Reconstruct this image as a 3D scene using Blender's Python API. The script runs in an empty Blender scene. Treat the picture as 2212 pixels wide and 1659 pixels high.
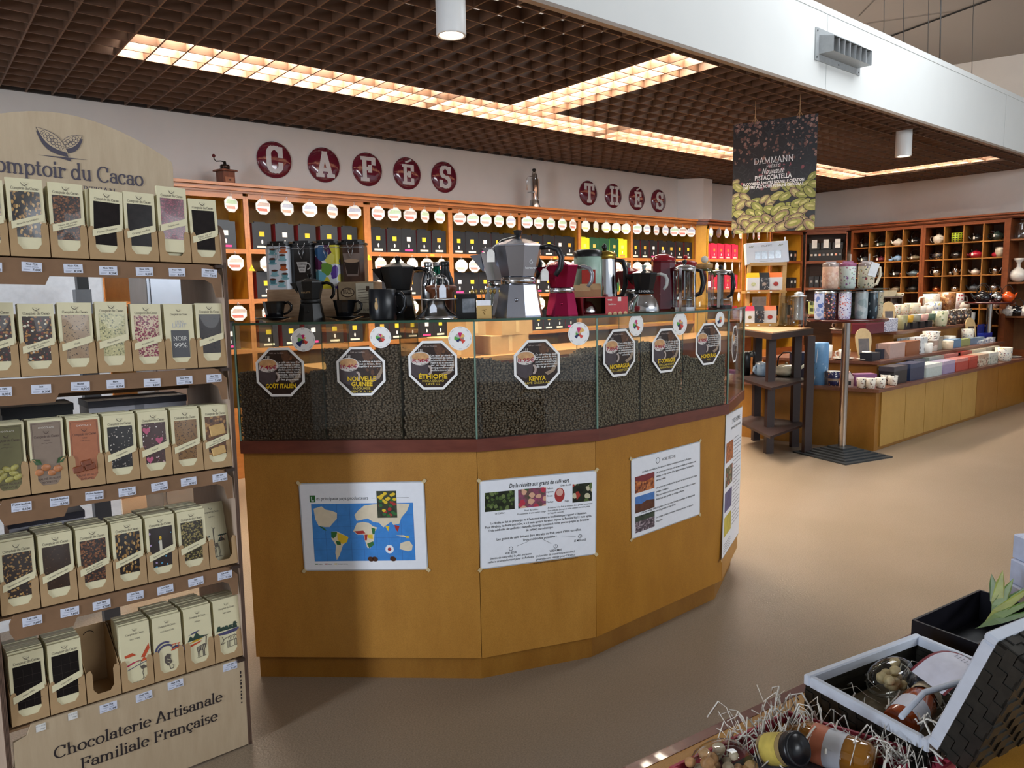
import bpy, math, random
import numpy as np
from mathutils import Vector, Matrix
rnd = random.Random(7)
SC = bpy.context.scene
COL = SC.collection
PI = math.pi

# ---------------------------------------------------------------- camera
F, YAW, PIT, ROL, EYE = 1592.93, 0.691853, 0.124338, -0.018209, 1.40
fw = Vector((math.sin(YAW) * math.cos(PIT), math.cos(YAW) * math.cos(PIT), -math.sin(PIT)))
rt = Vector((math.cos(YAW), -math.sin(YAW), 0))
up = rt.cross(fw)
RT = rt * math.cos(ROL) + up * math.sin(ROL)
UP = up * math.cos(ROL) - rt * math.sin(ROL)
CAM = Vector((0, 0, EYE))
cd = bpy.data.cameras.new('camera')
cd.sensor_width = 36.0
cd.lens = F / 2212 * 36.0
cd.clip_start = 0.05
cam = bpy.data.objects.new('camera', cd)
COL.objects.link(cam)
cam.matrix_world = Matrix(((RT.x, UP.x, -fw.x, 0), (RT.y, UP.y, -fw.y, 0), (RT.z, UP.z, -fw.z, EYE), (0, 0, 0, 1)))
SC.camera = cam

# ---------------------------------------------------------------- world, daylight, exposure
SC.view_settings.view_transform = 'Standard'
SC.view_settings.look = 'None'
SC.view_settings.exposure = -0.46
SC.view_settings.gamma = 1.0
w = bpy.data.worlds.new('world')
SC.world = w
w.use_nodes = True
w.node_tree.nodes['Background'].inputs[0].default_value = (0.80, 0.88, 1.0, 1)
w.node_tree.nodes['Background'].inputs[1].default_value = 0.95
cy = SC.cycles
cy.max_bounces = 7
cy.diffuse_bounces = 3
cy.glossy_bounces = 3
cy.transmission_bounces = 4
cy.transparent_max_bounces = 14
cy.caustics_reflective = False
cy.caustics_refractive = False
cy.sample_clamp_indirect = 6.0


def area(name, loc, target, sx, sy, power, col):
    l = bpy.data.lights.new(name, 'AREA')
    l.shape = 'RECTANGLE'
    l.size, l.size_y, l.energy, l.color = sx, sy, power, col
    o = bpy.data.objects.new(name, l)
    COL.objects.link(o)
    o.location = loc
    o.rotation_euler = (Vector(target) - Vector(loc)).to_track_quat('-Z', 'Y').to_euler()
    return o


area('side_window_daylight', (-3.35, 1.40, 1.5), (1.4, 2.25, 0.6), 0.55, 1.9, 190, (0.80, 0.88, 1.0))
area('high_window_daylight', (4.5, -5.2, 3.3), (5.5, 4.0, 1.4), 6.0, 1.2, 360, (0.90, 0.95, 1.0))
area('added_overhead_fill', (5.9, 1.5, 4.4), (5.9, 1.5, 0), 2.4, 1.4, 130, (0.92, 0.96, 1.0))  # unseen overhead lamp added to brighten the floor; the roof has no opening here


# ---------------------------------------------------------------- pixel of the photograph -> point of the room
def ray(x, y):
    return RT * ((x - 1106) / F) - UP * ((y - 829.5) / F) + fw


def onz(x, y, z):
    d = ray(x, y)
    return CAM + d * ((z - EYE) / d.z)


def ony(x, y, Y):
    d = ray(x, y)
    return CAM + d * (Y / d.y)


def onx(x, y, X):
    d = ray(x, y)
    return CAM + d * (X / d.x)


def onp(x, y, P, N):
    d = ray(x, y)
    return CAM + d * ((Vector(P) - CAM).dot(N) / d.dot(N))


# ---------------------------------------------------------------- materials
def lin(c):
    if isinstance(c, str):
        c = tuple(int(c[i:i + 2], 16) / 255 for i in (0, 2, 4))
    return tuple((x / 12.92 if x <= .04045 else ((x + .055) / 1.055) ** 2.4) for x in c) + (1,)


MATS = {}


def new(name):
    m = bpy.data.materials.new(name)
    m.use_nodes = True
    b = m.node_tree.nodes['Principled BSDF']
    return m, m.node_tree, b


def coords(nt, scale=(1, 1, 1), kind='Object'):
    tc = nt.nodes.new('ShaderNodeTexCoord')
    mp = nt.nodes.new('ShaderNodeMapping')
    mp.inputs['Scale'].default_value = scale
    nt.links.new(tc.outputs[kind], mp.inputs[0])
    return mp.outputs[0]


def noise(nt, vec, scale, detail=3, rough=.6):
    n = nt.nodes.new('ShaderNodeTexNoise')
    n.inputs['Scale'].default_value = scale
    n.inputs['Detail'].default_value = detail
    n.inputs['Roughness'].default_value = rough
    nt.links.new(vec, n.inputs['Vector'])
    return n.outputs['Fac']


def ramp(nt, fac, stops, const=False):
    r = nt.nodes.new('ShaderNodeValToRGB')
    el = r.color_ramp.elements
    while len(el) < len(stops):
        el.new(.5)
    for e, (p, c) in zip(el, stops):
        e.position = p
        e.color = lin(c)
    if const:
        r.color_ramp.interpolation = 'CONSTANT'
    nt.links.new(fac, r.inputs[0])
    return r.outputs[0]


def bumpn(nt, b, fac, strength, dist=.002):
    bn = nt.nodes.new('ShaderNodeBump')
    bn.inputs['Strength'].default_value = strength
    bn.inputs['Distance'].default_value = dist
    nt.links.new(fac, bn.inputs['Height'])
    nt.links.new(bn.outputs[0], b.inputs['Normal'])


def M(c, rough=.5, metal=0, var=.06, vs=40, bump=0, bs=200, emit=0, coat=0, sc=(1, 1, 1), ior=1.45):
    """plain surface with a slight tint variation"""
    key = (c, rough, metal, var, vs, bump, bs, emit, coat, sc, ior)
    if key in MATS:
        return MATS[key]
    m, nt, b = new('surface_' + str(len(MATS)))
    l = lin(c)
    b.inputs['Roughness'].default_value = rough
    b.inputs['Metallic'].default_value = metal
    b.inputs['Coat Weight'].default_value = coat
    b.inputs['IOR'].default_value = ior
    vec = coords(nt, sc)
    if var:
        n = noise(nt, vec, vs)
        r = nt.nodes.new('ShaderNodeValToRGB')
        r.color_ramp.elements[0].position, r.color_ramp.elements[1].position = .3, .7
        r.color_ramp.elements[0].color = tuple(x * (1 - var) for x in l[:3]) + (1,)
        r.color_ramp.elements[1].color = tuple(min(1, x * (1 + var)) for x in l[:3]) + (1,)
        nt.links.new(n, r.inputs[0])
        nt.links.new(r.outputs[0], b.inputs['Base Color'])
    else:
        b.inputs['Base Color'].default_value = l
    if bump:
        bumpn(nt, b, noise(nt, vec, bs), bump)
    if emit:
        b.inputs['Emission Color'].default_value = l
        b.inputs['Emission Strength'].default_value = emit
    MATS[key] = m
    return m


def wood(c1, c2, sc=(1, 8, 8), scale=6, rough=.4, speck=.0, bump=.05, coat=0):
    key = ('wood', c1, c2, sc, scale, rough, speck)
    if key in MATS:
        return MATS[key]
    m, nt, b = new('wood_' + str(len(MATS)))
    v = coords(nt, sc)
    n1 = noise(nt, v, scale, 6, .65)
    c = ramp(nt, n1, [(.3, c1), (.7, c2)])
    if speck:
        n2 = noise(nt, coords(nt), 420, 2, .5)
        mx = nt.nodes.new('ShaderNodeMixRGB')
        mx.blend_type = 'MULTIPLY'
        mx.inputs[0].default_value = speck
        nt.links.new(c, mx.inputs[1])
        nt.links.new(ramp(nt, n2, [(.35, '8a7a60'), (.6, 'ffffff')]), mx.inputs[2])
        c = mx.outputs[0]
    nt.links.new(c, b.inputs['Base Color'])
    b.inputs['Roughness'].default_value = rough
    b.inputs['Coat Weight'].default_value = coat
    if bump:
        bumpn(nt, b, n1, bump)
    MATS[key] = m
    return m


def flakes(base, cols, scale=60, thr=.35, rough=.45, stretch=(1, 1, 1), base2=None, bscale=30, bump=.4, coat=0):
    """pieces of several colours scattered over a ground colour (nuts on chocolate, printed flowers, terrazzo)"""
    key = ('fl', base, tuple(cols), scale, thr, rough, stretch, base2, bscale)
    if key in MATS:
        return MATS[key]
    m, nt, b = new('flakes_' + str(len(MATS)))
    v = coords(nt, stretch)
    nz = nt.nodes.new('ShaderNodeTexNoise')
    nz.inputs['Scale'].default_value = scale * .8
    nt.links.new(v, nz.inputs['Vector'])
    mix = nt.nodes.new('ShaderNodeMixRGB')
    mix.inputs[0].default_value = .8 / scale
    nt.links.new(v, mix.inputs[1])
    nt.links.new(nz.outputs['Color'], mix.inputs[2])
    vo = nt.nodes.new('ShaderNodeTexVoronoi')
    vo.inputs['Scale'].default_value = scale
    nt.links.new(mix.outputs[0], vo.inputs['Vector'])
    sep = nt.nodes.new('ShaderNodeSeparateColor')
    nt.links.new(vo.outputs['Color'], sep.inputs[0])
    k = len(cols)
    pc = ramp(nt, sep.outputs[0], [(i / k, c) for i, c in enumerate(cols)], True)
    th = nt.nodes.new('ShaderNodeMath')
    th.operation = 'LESS_THAN'
    nt.links.new(vo.outputs['Distance'], th.inputs[0])
    th.inputs[1].default_value = thr
    mx = nt.nodes.new('ShaderNodeMixRGB')
    nt.links.new(th.outputs[0], mx.inputs[0])
    if base2:
        bc = ramp(nt, noise(nt, v, bscale, 4), [(.35, base), (.65, base2)])
        nt.links.new(bc, mx.inputs[1])
    else:
        mx.inputs[1].default_value = lin(base)
    nt.links.new(pc, mx.inputs[2])
    nt.links.new(mx.outputs[0], b.inputs['Base Color'])
    b.inputs['Roughness'].default_value = rough
    b.inputs['Coat Weight'].default_value = coat
    if bump:
        bumpn(nt, b, th.outputs[0], bump, .001)
    MATS[key] = m
    return m


def thin_glass(tint='f2f6f3', refl=1.0, name='clear'):
    key = ('glass', tint, refl)
    if key in MATS:
        return MATS[key]
    m = bpy.data.materials.new('glass_' + name)
    m.use_nodes = True
    nt = m.node_tree
    nt.nodes.clear()
    o = nt.nodes.new('ShaderNodeOutputMaterial')
    t = nt.nodes.new('ShaderNodeBsdfTransparent')
    t.inputs[0].default_value = lin(tint)
    g = nt.nodes.new('ShaderNodeBsdfGlossy')
    g.inputs['Roughness'].default_value = .03
    ge = nt.nodes.new('ShaderNodeNewGeometry')
    def math_(op, a, b=None):
        n = nt.nodes.new('ShaderNodeMath')
        n.operation = op
        for i, q in enumerate((a, b)):
            if q is None:
                continue
            if isinstance(q, (int, float)):
                n.inputs[i].default_value = q
            else:
                nt.links.new(q, n.inputs[i])
        return n.outputs[0]
    dt = nt.nodes.new('ShaderNodeVectorMath')
    dt.operation = 'DOT_PRODUCT'
    nt.links.new(ge.outputs['Normal'], dt.inputs[0])
    nt.links.new(ge.outputs['Incoming'], dt.inputs[1])
    k = math_('POWER', math_('SUBTRACT', 1.0, math_('ABSOLUTE', dt.outputs['Value'])), 5.0)
    k = math_('MULTIPLY', math_('ADD', math_('MULTIPLY', k, .96), .04), refl)
    mx = nt.nodes.new('ShaderNodeMixShader')
    nt.links.new(k, mx.inputs[0])
    nt.links.new(t.outputs[0], mx.inputs[1])
    nt.links.new(g.outputs[0], mx.inputs[2])
    nt.links.new(mx.outputs[0], o.inputs[0])
    MATS[key] = m
    return m


# ---------------------------------------------------------------- lettering
_TXT = {}


def text_geo(s, bold=0, shear=0):
    k = (s, bold, shear)
    if k not in _TXT:
        cu = bpy.data.curves.new('t', 'FONT')
        cu.body = s
        cu.size = 1
        cu.resolution_u = 2
        cu.offset = bold
        cu.shear = shear
        cu.align_x = 'LEFT'
        ob = bpy.data.objects.new('t', cu)
        COL.objects.link(ob)
        dg = bpy.context.evaluated_depsgraph_get()
        ev = ob.evaluated_get(dg)
        me = ev.to_mesh()
        vs = [(v.co.x, v.co.y) for v in me.vertices]
        fs = [tuple(p.vertices) for p in me.polygons]
        ev.to_mesh_clear()
        bpy.data.objects.remove(ob)
        bpy.data.curves.remove(cu)
        _TXT[k] = (vs, fs)
    return _TXT[k]


def arc(cx, cy, rx, ry, a, b, n=12):
    return [(cx + rx * math.cos(math.radians(a + (b - a) * i / n)), cy + ry * math.sin(math.radians(a + (b - a) * i / n))) for i in range(n + 1)]


def _stem(x, y0, y1, top=1, bot=1, w=.1):
    o = [[(x, y0), (x, y1)]]
    if bot:
        o.append([(x - w, y0 + .015), (x + w, y0 + .015)])
    if top:
        o.append([(x - w, y1 - .015), (x + (w if top > 1 else .02), y1 - .015)])
    return o


def _sglyphs():
    G = {}
    X = .46
    G['o'] = (.52, [arc(.26, .23, .2, .23, 0, 360, 18)])
    G['c'] = (.46, [arc(.25, .23, .19, .23, 45, 315, 14), [(.37, .33), (.39, .40)]])
    G['ç'] = (.46, G['c'][1] + [[(.25, 0), (.23, -.08)], arc(.24, -.13, .07, .06, 90, -140, 6)])
    G['e'] = (.48, [arc(.25, .23, .19, .23, 5, 318, 16), [(.08, .26), (.43, .26)]])
    G['a'] = (.46, [arc(.22, .33, .14, .12, 160, 0, 8) + [(.36, .08), (.40, .01), (.46, .03)], arc(.21, .14, .15, .13, 40, 330, 12), [(.08, .33), (.1, .38)]])
    G['d'] = (.54, [arc(.23, .23, .18, .23, 20, 340, 14)] + _stem(.42, 0, .74, 1, 1, .07))
    G['h'] = (.56, _stem(.12, 0, .74) + [arc(.27, .29, .15, .15, 170, 0, 8) + [(.42, 0)], [(.33, .015), (.52, .015)]])
    G['n'] = (.56, _stem(.12, 0, X) + [arc(.27, .29, .15, .15, 170, 0, 8) + [(.42, 0)], [(.33, .015), (.52, .015)]])
    G['m'] = (.84, _stem(.12, 0, X) + [arc(.26, .29, .14, .15, 170, 0, 8) + [(.40, 0)], [(.32, .015), (.48, .015)], arc(.54, .29, .14, .15, 170, 0, 8) + [(.68, 0)], [(.6, .015), (.78, .015)]])
    G['u'] = (.56, [[(.12, X), (.12, .17)] + arc(.27, .17, .15, .16, 180, 350, 8), [(.03, X - .015), (.14, X - .015)], [(.42, X), (.42, .0), (.5, .01)], [(.33, X - .015), (.44, X - .015)]])
    G['p'] = (.54, [arc(.29, .23, .18, .23, 160, -160, 14)] + _stem(.11, -.22, X))
    G['r'] = (.40, _stem(.12, 0, X) + [arc(.27, .28, .14, .15, 170, 50, 6), [(.34, .36), (.37, .42)]])
    G['s'] = (.38, [arc(.19, .34, .12, .11, 40, 260, 8) + arc(.18, .12, .14, .12, 80, -140, 8)])
    G['t'] = (.34, [[(.14, .6), (.14, .1)] + arc(.22, .1, .08, .09, 180, 320, 5), [(.03, X - .02), (.28, X - .02)]])
    G['i'] = (.26, _stem(.13, 0, X) + [[(.13, .60), (.13, .68)]])
    G['l'] = (.26, _stem(.13, 0, .74))
    C = .70
    G['C'] = (.68, [arc(.37, .35, .31, .36, 48, 315, 18), [(.58, .5), (.59, .66)]])
    G['G'] = (.74, [arc(.37, .35, .31, .36, 48, 330, 18), [(.58, .5), (.59, .66)], [(.62, .02), (.62, .3)], [(.5, .3), (.72, .3)]])
    G['O'] = (.76, [arc(.37, .35, .31, .36, 0, 360, 20)])
    G['A'] = (.70, [[(.34, .72), (.60, 0)], [(.34, .72), (.32, .68), (.10, 0)], [(.18, .24), (.50, .24)], [(.0, .015), (.2, .015)], [(.48, .015), (.70, .015)]])
    G['F'] = (.58, _stem(.14, 0, C) + [[(.14, C - .015), (.52, C - .015), (.52, C - .16)], [(.14, .36), (.42, .36)], [(.42, .28), (.42, .44)]])
    G['E'] = (.62, _stem(.14, 0, C) + [[(.14, C - .015), (.52, C - .015), (.52, C - .16)], [(.14, .36), (.42, .36)], [(.14, .015), (.54, .015), (.55, .17)]])
    G['È'] = (.62, G['E'][1] + [[(.2, .9), (.34, .77)]])
    G['É'] = (.62, G['E'][1] + [[(.34, .9), (.22, .77)]])
    G['R'] = (.66, _stem(.14, 0, C) + [[(.14, C - .015), (.28, C - .015)] + arc(.28, .53, .18, .16, 90, -90, 8) + [(.14, .37)], [(.3, .37), (.58, .01), (.66, .01)]])
    G['T'] = (.62, _stem(.31, 0, C, 0) + [[(.03, .54), (.03, C - .015), (.59, C - .015), (.59, .54)]])
    G['I'] = (.30, _stem(.15, 0, C, 2))
    G['L'] = (.58, _stem(.14, 0, C, 2) + [[(.14, .015), (.52, .015), (.54, .18)]])
    G['H'] = (.74, _stem(.14, 0, C, 2) + _stem(.58, 0, C, 2) + [[(.14, .36), (.58, .36)]])
    G['S'] = (.52, [arc(.26, .53, .17, .17, 30, 260, 10) + arc(.24, .18, .2, .18, 80, -150, 10), [(.42, .56), (.43, .68)], [(.05, .18), (.05, .04)]])
    G['D'] = (.74, _stem(.14, 0, C, 2) + [[(.14, C - .015), (.3, C - .015)] + arc(.32, .35, .34, .335, 90, -90, 12) + [(.14, .015)]])
    G['M'] = (.90, [[(.14, 0), (.16, C)], [(.16, C), (.44, .05)], [(.44, .05), (.72, C)], [(.72, C), (.76, 0)], [(.03, .015), (.25, .015)], [(.64, .015), (.87, .015)], [(.04, C - .015), (.17, C - .015)], [(.71, C - .015), (.84, C - .015)]])
    G['N'] = (.78, [[(.14, 0), (.14, C)], [(.14, C), (.62, 0)], [(.62, 0), (.62, C)], [(.03, .015), (.25, .015)], [(.52, C - .015), (.73, C - .015)], [(.03, C - .015), (.15, C - .015)]])
    G['9'] = (.5, [arc(.25, .47, .18, .22, 0, 360, 14), [(.43, .47), (.40, .25), (.16, .0)]])
    G['%'] = (.8, [arc(.18, .54, .12, .16, 0, 360, 10), arc(.6, .16, .12, .16, 0, 360, 10), [(.58, .7), (.2, 0)]])
    return G


SERIF = _sglyphs()
_ST = {}


def serif_geo(s, thick=.085, thin=.032):
    k = (s, thick, thin)
    if k in _ST:
        return _ST[k]
    V, Fc = [], []
    x0 = 0
    for ch in s:
        if ch == ' ':
            x0 += .26
            continue
        small = ch not in SERIF
        adv, paths = SERIF[ch]
        for pth in paths:
            for i in range(len(pth) - 1):
                (ax, ay), (bx, by) = pth[i], pth[i + 1]
                L = math.hypot(bx - ax, by - ay)
                if L < 1e-5:
                    continue
                dx, dy = (bx - ax) / L, (by - ay) / L
                wd = thin + (thick - thin) * abs(dy) ** 1.3
                e = wd * .25
                ax, ay, bx, by = ax - dx * e, ay - dy * e, bx + dx * e, by + dy * e
                nx, ny = -dy * wd / 2, dx * wd / 2
                b = len(V)
                V += [(x0 + ax - nx, ay - ny), (x0 + bx - nx, by - ny), (x0 + bx + nx, by + ny), (x0 + ax + nx, ay + ny)]
                Fc.append((b, b + 1, b + 2, b + 3))
        x0 += adv
    _ST[k] = (V, Fc)
    return _ST[k]


# ---------------------------------------------------------------- mesh builder
KIDS = {}


class MB:
    def __init__(s, Mx=None):
        s.v, s.f, s.m, s.sm = [], [], [], []
        s.M = Mx or Matrix.Identity(4)
        s.st = []

    def push(s, Mx):
        s.st.append(s.M)
        s.M = s.M @ Mx
        return s

    def pop(s):
        s.M = s.st.pop()
        return s

    def pts(s, ps):
        b = len(s.v)
        s.v += [tuple(s.M @ Vector(p)) for p in ps]
        return b

    def face(s, idx, m=0, smooth=False):
        s.f.append(tuple(idx))
        s.m.append(m)
        s.sm.append(smooth)

    def poly(s, ps, m=0):
        b = s.pts(ps)
        s.face(range(b, b + len(ps)), m)
        return s

    def box(s, x0, y0, z0, x1, y1, z1, m=0):
        b = s.pts([(x0, y0, z0), (x1, y0, z0), (x1, y1, z0), (x0, y1, z0), (x0, y0, z1), (x1, y0, z1), (x1, y1, z1), (x0, y1, z1)])
        for q in ((0, 3, 2, 1), (4, 5, 6, 7), (0, 1, 5, 4), (1, 2, 6, 5), (2, 3, 7, 6), (3, 0, 4, 7)):
            s.face([b + i for i in q], m)
        return s

    def bbox(s, x0, y0, z0, x1, y1, z1, c=.003, m=0):
        """box with chamfered vertical edges and top"""
        P = [(x0 + c, y0), (x1 - c, y0), (x1, y0 + c), (x1, y1 - c), (x1 - c, y1), (x0 + c, y1), (x0, y1 - c), (x0, y0 + c)]
        mx, my = (x0 + x1) / 2, (y0 + y1) / 2
        Q = [(x + (c if x < mx else -c), y + (c if y < my else -c)) for x, y in P]
        b = s.pts([(x, y, z0) for x, y in P] + [(x, y, z1 - c) for x, y in P] + [(x, y, z1) for x, y in Q])
        for i in range(8):
            j = (i + 1) % 8
            s.face((b + i, b + j, b + 8 + j, b + 8 + i), m)
            s.face((b + 8 + i, b + 8 + j, b + 16 + j, b + 16 + i), m)
        s.face(range(b + 16, b + 24), m)
        s.face([b + 7 - i for i in range(8)], m)
        return s

    def prism(s, P, z0, z1, m=0, mtop=None, cap=True):
        n = len(P)
        b = s.pts([(x, y, z0) for x, y in P] + [(x, y, z1) for x, y in P])
        for i in range(n):
            j = (i + 1) % n
            s.face((b + i, b + j, b + n + j, b + n + i), m)
        if cap:
            s.face(range(b + n, b + 2 * n), m if mtop is None else mtop)
            s.face([b + n - 1 - i for i in range(n)], m)
        return s

    def lathe(s, prof, seg=20, m=0, smooth=True, a0=0, ms=None, sx=1, sy=1):
        rings = []
        for r, z in prof:
            if r < 1e-6:
                rings.append((s.pts([(0, 0, z)]), 1))
            else:
                rings.append((s.pts([(r * sx * math.cos(a0 + 2 * PI * i / seg), r * sy * math.sin(a0 + 2 * PI * i / seg), z) for i in range(seg)]), seg))
        for k in range(len(rings) - 1):
            (b0, n0), (b1, n1) = rings[k], rings[k + 1]
            mm = ms[k] if ms else m
            for i in range(seg):
                j = (i + 1) % seg
                if n0 == 1 and n1 == 1:
                    break
                if n0 == 1:
                    s.face((b0, b1 + j, b1 + i), mm, smooth)
                elif n1 == 1:
                    s.face((b0 + i, b0 + j, b1), mm, smooth)
                else:
                    s.face((b0 + i, b0 + j, b1 + j, b1 + i), mm, smooth)
        return s

    def cyl(s, x, y, z0, z1, r, seg=16, m=0, r2=None, smooth=True):
        s.push(Matrix.Translation((x, y, 0)))
        r2 = r if r2 is None else r2
        s.lathe([(0, z0), (r, z0)], seg, m, False)
        s.lathe([(r, z0), (r2, z1)], seg, m, smooth)
        s.lathe([(r2, z1), (0, z1)], seg, m, False)
        return s.pop()

    def tube(s, P, r, seg=8, m=0, closed=False, cap=True):
        P = [Vector(p) for p in P]
        n = len(P)
        rings = []
        prev = None
        for i in range(n):
            t = (P[(i + 1) % n] - P[i - 1]) if closed else (P[min(i + 1, n - 1)] - P[max(i - 1, 0)])
            t.normalize()
            if prev is None:
                a = t.orthogonal().normalized()
            else:
                a = (prev - t * prev.dot(t))
                a = a.normalized() if a.length > 1e-6 else t.orthogonal().normalized()
            prev = a
            bq = t.cross(a)
            rr = r(i / (n - 1)) if callable(r) else (r[i] if isinstance(r, (list, tuple)) else r)
            ra, rb = rr if isinstance(rr, tuple) else (rr, rr)
            rings.append(s.pts([P[i] + a * (ra * math.cos(2 * PI * k / seg)) + bq * (rb * math.sin(2 * PI * k / seg)) for k in range(seg)]))
        for i in range(n if closed else n - 1):
            b0, b1 = rings[i], rings[(i + 1) % n]
            for k in range(seg):
                j = (k + 1) % seg
                s.face((b0 + k, b0 + j, b1 + j, b1 + k), m, True)
        if cap and not closed:
            s.face([rings[0] + seg - 1 - k for k in range(seg)], m)
            s.face([rings[-1] + k for k in range(seg)], m)
        return s

    def ball(s, c, r, seg=12, ring=8, m=0, sc=(1, 1, 1)):
        s.push(Matrix.Translation(c) @ Matrix.Diagonal((sc[0], sc[1], sc[2], 1)))
        s.lathe([(0 if i in (0, ring) else r * math.sin(PI * i / ring), -r * math.cos(PI * i / ring)) for i in range(ring + 1)], seg, m)
        return s.pop()

    def disc(s, x, y, rx, ry, z=0, seg=20, m=0, a0=0, rot=0):
        c, q = math.cos(rot), math.sin(rot)
        P = []
        for i in range(seg):
            a = a0 + 2 * PI * i / seg
            ex, ey = rx * math.cos(a), ry * math.sin(a)
            P.append((x + ex * c - ey * q, y + ex * q + ey * c, z))
        return s.poly(P, m)

    def rect(s, x0, y0, x1, y1, z=0, m=0):
        return s.poly([(x0, y0, z), (x1, y0, z), (x1, y1, z), (x0, y1, z)], m)

    def _put(s, geo, x, y, size, z, m, al, sx=1, rot=0, w=None, dz=0):
        vs, fs = geo
        if not vs:
            return s
        lo = min(v[0] for v in vs)
        hi = max(v[0] for v in vs)
        if w:
            sx = w / (size * (hi - lo))
        off = {'l': lo, 'c': (lo + hi) / 2, 'r': hi}[al]
        c, q = math.cos(rot), math.sin(rot)
        P = []
        for i, (vx, vy) in enumerate(vs):
            ex, ey = (vx - off) * size * sx, vy * size
            P.append((x + ex * c - ey * q, y + ex * q + ey * c, z + dz * (i // 4)))
        b = s.pts(P)
        for f in fs:
            s.face([b + i for i in f], m)
        return s

    def text(s, t, x, y, size, z=.0004, m=0, al='c', bold=0, shear=0, sx=1, rot=0, w=None):
        return s._put(text_geo(t, bold, shear), x, y, size, z, m, al, sx, rot, w)

    def serif(s, t, x, y, size, z=.0004, m=0, al='c', thick=.085, thin=.032, sx=1, rot=0, w=None):
        return s._put(serif_geo(t, thick, thin), x, y, size, z, m, al, sx, rot, w, 2e-6)

    def line(s, x0, y0, x1, y1, wd, z=.0004, m=0):
        L = math.hypot(x1 - x0, y1 - y0) or 1
        nx, ny = -(y1 - y0) / L * wd / 2, (x1 - x0) / L * wd / 2
        return s.poly([(x0 - nx, y0 - ny, z), (x1 - nx, y1 - ny, z), (x1 + nx, y1 + ny, z), (x0 + nx, y0 + ny, z)], m)

    def build(s, name, mats, parent=None, Mx=None, **tags):
        me = bpy.data.meshes.new(name)
        me.from_pydata(s.v, [], s.f)
        if not isinstance(mats, (list, tuple)):
            mats = [mats]
        for m in mats:
            me.materials.append(m)
        me.polygons.foreach_set('material_index', s.m)
        me.polygons.foreach_set('use_smooth', s.sm)
        me.update()
        o = bpy.data.objects.new(name, me)
        COL.objects.link(o)
        if parent is not None:
            o.parent = parent
            KIDS.setdefault(parent.name, []).append(o)
        if Mx is not None:
            o.matrix_local = Mx
        tag(o, **tags)
        return o


def tag(o, label=None, cat=None, group=None, kind=None):
    if label:
        o['label'] = label
    if cat:
        o['category'] = cat
    if group:
        o['group'] = group
    if kind:
        o['kind'] = kind
    return o


def thing(name, label, cat, loc=(0, 0, 0), rz=0, group=None, Mx=None):
    o = bpy.data.objects.new(name, None)
    COL.objects.link(o)
    o.empty_display_size = .05
    if Mx is not None:
        o.matrix_local = Mx
    else:
        o.location = loc
        o.rotation_euler = (0, 0, rz)
    return tag(o, label, cat, group)


def copy(root, label=None, group=None, loc=None, rz=None, Mx=None, mats=None, sc=None):
    """a copy of a thing with copies of its parts and sub-parts"""
    r = root.copy()
    COL.objects.link(r)
    if Mx is not None:
        r.matrix_local = Mx
    if loc is not None:
        r.location = loc
    if rz is not None:
        r.rotation_euler = (0, 0, rz)
    if sc is not None:
        r.scale = sc if isinstance(sc, tuple) else (sc, sc, sc)
    if label:
        r['label'] = label
    if group:
        r['group'] = group
    def rec(src, dst):
        for ch in KIDS.get(src.name, ()):
            c = ch.copy()
            COL.objects.link(c)
            c.parent = dst
            KIDS.setdefault(dst.name, []).append(c)
            rec(ch, c)
    rec(root, r)
    return r


def swap(o, i, m):
    """give one material slot of a copied part its own material"""
    o.material_slots[i].link = 'OBJECT'
    o.material_slots[i].material = m


def kid(o, stem):
    return [c for c in KIDS.get(o.name, ()) if c.name.split('.')[0] == stem]


T = Matrix.Translation
def RZ(a): return Matrix.Rotation(a, 4, 'Z')
def RX(a): return Matrix.Rotation(a, 4, 'X')
def RY(a): return Matrix.Rotation(a, 4, 'Y')


def frame(o, x, y, z):
    """matrix with the given origin and axes"""
    return Matrix(((x.x, y.x, z.x, o.x), (x.y, y.y, z.y, o.y), (x.z, y.z, z.z, o.z), (0, 0, 0, 1)))


ORD = ['first', 'second', 'third', 'fourth', 'fifth', 'sixth', 'seventh', 'eighth', 'ninth', 'tenth', 'eleventh', 'twelfth']
WHITE = M('f2f2f0', .5, var=.02)
BLACK = M('101012', .45)
CHROME = M('d8d8da', .15, 1, var=.02)
STEEL = M('b9bbbd', .28, 1, var=.05)
INK = M('1c1a1c', .6, var=0)
# ================================================================ the room
ZC, YW, XR, YB = 2.776, 6.0, 10.73, 2.765


def floor_mat():
    m, nt, b = new('floor_vinyl')
    v = coords(nt)
    n1 = noise(nt, v, 1.1, 3)
    n2 = noise(nt, v, 190, 2, .7)
    c1 = ramp(nt, n1, [(.3, '94846f'), (.7, '9e8d79')])
    mx = nt.nodes.new('ShaderNodeMixRGB')
    mx.blend_type = 'MULTIPLY'
    mx.inputs[0].default_value = .55
    nt.links.new(c1, mx.inputs[1])
    nt.links.new(ramp(nt, n2, [(.3, 'a09488'), (.7, 'ffffff')]), mx.inputs[2])
    nt.links.new(mx.outputs[0], b.inputs['Base Color'])
    b.inputs['Roughness'].default_value = .34
    bumpn(nt, b, noise(nt, v, 130, 2, .5), .45, .0025)
    return m


def struct(mb, name, mats, label=None):
    o = mb.build(name, mats)
    o['kind'] = 'structure'
    if label:
        o['label'] = label
        o['category'] = 'structure'
    return o


PLASTER = M('e4dfd8', .75, var=.03, vs=3, bump=.05, bs=90)
PAINT = M('d9dcda', .6, var=.02, vs=2)
HIGHW = M('958f89', .8, var=.03, vs=1)
struct(MB().box(-3.5, -7, -.1, 14, 8.2, 0), 'floor', floor_mat())
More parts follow.
